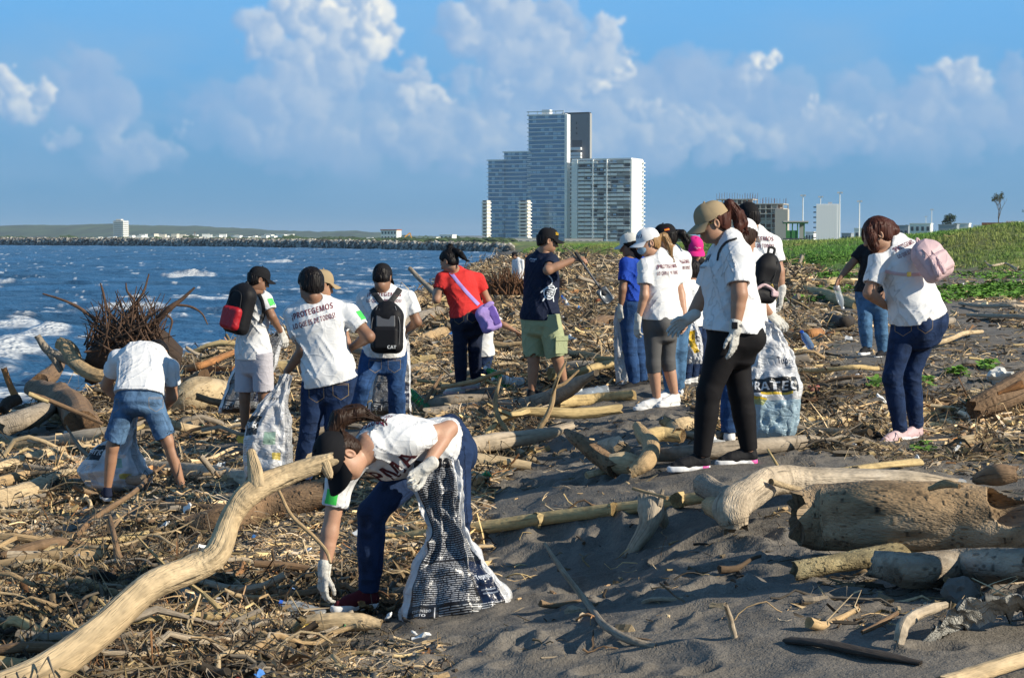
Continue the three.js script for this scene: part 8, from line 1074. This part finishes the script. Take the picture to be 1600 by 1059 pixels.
// prints and pockets laid on cloth, found along the view through photo pixels
function decalOn(name, who, field, px, py, n, w, h, mat, roll = 0) {
  const o = V(0, EYE, 0), d = at(px, py, 1).sub(o).normalize(), f = field.f; let t = (who.D - 0.9) / -d.z, p = o.clone().addScaledVector(d, t), got = false; for (let i = 0; i < 90; i++) { const q = f(p.x, p.y, p.z); if (q < 0.003) { got = true; break; } t += Math.max(0.002, q * 0.8); p.copy(o).addScaledVector(d, t); if (t > (who.D + 0.8) / -d.z) break; } if (!got) return;
  const N = V(...n).normalize(), F = frame(N, V(Math.sin(roll), Math.cos(roll), 0)), nx = 18, ny = 14, pos = [], uv = [], idx = [], hit = [];
  for (let b = 0; b <= ny; b++) for (let a = 0; a <= nx; a++) { const q = p.clone().addScaledVector(F.l, (a / nx - 0.5) * w).addScaledVector(F.u, (b / ny - 0.5) * h).addScaledVector(N, 0.07); let ok = false; for (let s = 0, gone = 0; s < 80 && gone < 0.3; s++) { const e = f(q.x, q.y, q.z); if (e < 0.0035) { ok = true; break; } const st = Math.max(0.002, e * 0.8); gone += st; q.addScaledVector(N, -st); } hit.push(ok); pos.push(q.x - who.O.x, q.y - who.O.y, q.z - who.O.z); uv.push(a / nx, b / ny); }
  // only the largest joined piece
  const good = (a, b) => { if (a < 0 || b < 0 || a >= nx || b >= ny) return false; const k = b * (nx + 1) + a; if (!(hit[k] && hit[k + 1] && hit[k + nx + 1] && hit[k + nx + 2])) return false; const P3 = (i) => V(pos[i * 3], pos[i * 3 + 1], pos[i * 3 + 2]); return P3(k).distanceTo(P3(k + nx + 2)) < 0.05 && P3(k + 1).distanceTo(P3(k + nx + 1)) < 0.05; };
  for (const [a, b] of patchOf(nx, ny, good)) { const k = b * (nx + 1) + a; idx.push(k, k + 1, k + nx + 2, k, k + nx + 2, k + nx + 1); }
  if (idx.length) mesh(name, geom(pos, idx, { uv }), mat, who.T);
}
decalOn('shirt_print', folk.shovelMan, folk.shovelMan.fields.shirt, 860, 452, [0.62, 0, 0.78], 0.21, 0.34, PR.emblem); decalOn('shirt_print', folk.leader, folk.leader.fields.shirt, 1102, 408, [-0.70, 0.05, 0.70], 0.20, 0.12, PR.pmaSmall);
for (const [who, list] of [['denimShorts', [[178, 634, -0.12], [243, 632, 0.12]]], ['pinkPack', [[1412, 512, -0.1], [1448, 508, 0.1]]], ['whiteBack', [[494, 616, 0], [532, 612, 0]]], ['red', [[717, 498, -0.1], [738, 496, 0.1]]], ['greyPack', [[586, 572, 0], [616, 572, 0]]]]) for (const [px, py, nx] of list) decalOn('back_pocket', folk[who], folk[who].fields.legs, px, py, [nx, 0.1, 1], 0.13, 0.14, PR.pocket);
// ---- bottles and scraps
const petMat = (r, g, b) => new THREE.MeshPhysicalMaterial({ color: C(r, g, b), roughness: 0.18, transmission: 0.75, thickness: 0, ior: 1.45, side: THREE.DoubleSide });
const PET = { clear: petMat(0.86, 0.9, 0.93), green: petMat(0.10, 0.52, 0.20), blue: petMat(0.35, 0.55, 0.85) }, CAPS = { blue: std({ color: C(0.03, 0.12, 0.55), roughness: 0.4 }), red: std({ color: C(0.6, 0.04, 0.03), roughness: 0.4 }), white: COL.soleWhite };
const bottleGeo = (() => { const p = [[0.001, 0], [0.026, 0.002], [0.032, 0.012], [0.031, 0.05], [0.029, 0.06], [0.031, 0.07], [0.029, 0.085], [0.032, 0.10], [0.032, 0.145], [0.026, 0.175], [0.014, 0.20], [0.0125, 0.215]].map((q) => new THREE.Vector2(...q)); return new THREE.LatheGeometry(p, 20); })(), capGeo = new THREE.CylinderGeometry(0.0145, 0.0145, 0.016, 14).translate(0, 0.22, 0), labelGeo = new THREE.CylinderGeometry(0.0326, 0.0326, 0.045, 20, 1, true).translate(0, 0.122, 0);
function bottle(label, p, rot, kind = 'clear', cap = 'blue', s = 1, sticker) { const o = thing('plastic_bottle', label, 'bottle', null, p); o.rotation.set(...rot); o.scale.setScalar(s); mesh('bottle_shell', bottleGeo, PET[kind], o); mesh('bottle_cap', capGeo, CAPS[cap], o); if (sticker) mesh('sticker', labelGeo, sticker, o); return o; }
bottle('clear bottle dangling from the hand of the woman in the black top', at(1307, 446, 20.95), [Math.PI - 0.1, 0, -0.28], 'clear', 'white', 1.25);
for (const [px, py, kind, cap, label, z] of [[938, 606, 'clear', 'blue', 'crumpled clear bottle lying left of the pale sack of the woman in blue', 1.5], [925, 611, 'clear', 'white', 'second clear bottle in front of the crumpled one by the pale sack', 1.4], [952, 609, 'clear', 'blue', 'third clear bottle touching the pale sack of the woman in blue', 1.6], [796, 602, 'green', 'white', 'green bottle in the pile right of the white running shoes of the woman in red', 1.5], [770, 568, 'green', 'red', 'green bottle higher in the pile right of the woman in red', 1.5], [818, 598, 'clear', 'white', 'clear bottle left of the bare shin of the shovel man', 1.6], [888, 480, 'blue', 'blue', 'blue bottle in the pile right of the green shorts', 1.7], [668, 640, 'green', 'white', 'green bottle under the branch left of the bent woman’s back', 1.5], [1268, 543, 'blue', 'blue', 'small blue bottle far right of the large white sack', 1.5], [1510, 760, 'clear', 'white', 'clear bottle behind the huge dark log', 1.4], [508, 962, 'clear', 'blue', 'clear bottle under the gloved fingers of the bending woman', 1.1]]) { const p = onGround(px, py, 0.05); bottle(label, p, [Math.PI / 2 - 0.1, rr(-1, 1), 1.2 + rr(-0.6, 0.6)], kind, cap, z, R() < 0.4 ? CAPS.white : null); }
for (const [px, py, mat, label, w, h] of [[142, 893, COL.soleWhite, 'crushed white foam cup in the left litter', 0.11, 0.05], [238, 858, COL.soleWhite, 'small white scrap beside the long dark pole', 0.09, 0.02], [180, 920, COL.soleWhite, 'white foam piece left of the grey log', 0.06, 0.04], [20, 897, CAPS.red, 'orange red plastic lid at the left edge', 0.05, 0.03], [250, 934, CAPS.red, 'red bottle cap near the grey log in the left litter', 0.03, 0.02], [898, 468, COL.yellow, 'yellow plank scrap in the pile right of the navy shirt', 0.30, 0.06], [915, 452, COL.violet, 'purple scrap in the pile beyond the shovel', 0.16, 0.1], [940, 474, std({ color: C(0.34, 0.10, 0.04), roughness: 0.8 }), 'rust orange crate piece below the shovel blade', 0.22, 0.2], [1272, 612, std({ color: C(0.36, 0.11, 0.08), roughness: 0.8 }), 'reddish coconut husk right of the large white sack', 0.16, 0.11], [1340, 588, COL.soleWhite, 'white scrap left of the dark jeans', 0.06, 0.05], [1470, 512, COL.offWhite, 'pale paper scrap right of the dark jeans', 0.07, 0.06], [1500, 925, std({ color: C(0.16, 0.14, 0.12), roughness: 0.9 }), 'grey coconut lying against the cracked grey log', 0.16, 0.13], [1565, 590, COL.offWhite, 'white plastic bag caught on the dark stump at the right edge', 0.3, 0.16], [436, 742, COL.offWhite, 'pale shell of foam near the pale straight log', 0.05, 0.03]]) {
  const p = onGround(px, py, h * 0.4), r = rng(px * 7 + py), g = new THREE.IcosahedronGeometry(0.5, 3), a = g.attributes.position; for (let i = 0; i < a.count; i++) { const v = V(a.getX(i), a.getY(i), a.getZ(i)), q = 1 + 0.5 * noise(v.x * 3 + px, v.y * 3 + py, v.z * 3) + 0.2 * noise(v.x * 9 + py, v.y * 9, v.z * 9); a.setXYZ(i, v.x * q * w, v.y * q * h, v.z * q * w * 0.8); } g.computeVertexNormals(); const o = mesh('litter_scrap', g, mat); o.position.copy(p); o.rotation.set(rr(-0.4, 0.4, r), r() * 6, rr(-0.4, 0.4, r)); tag(o, label, 'scrap');
}
scene.fog = new THREE.FogExp2(C(0.62, 0.78, 0.95), 0.000065);
shadows(scene);
renderer.render(scene, camera);
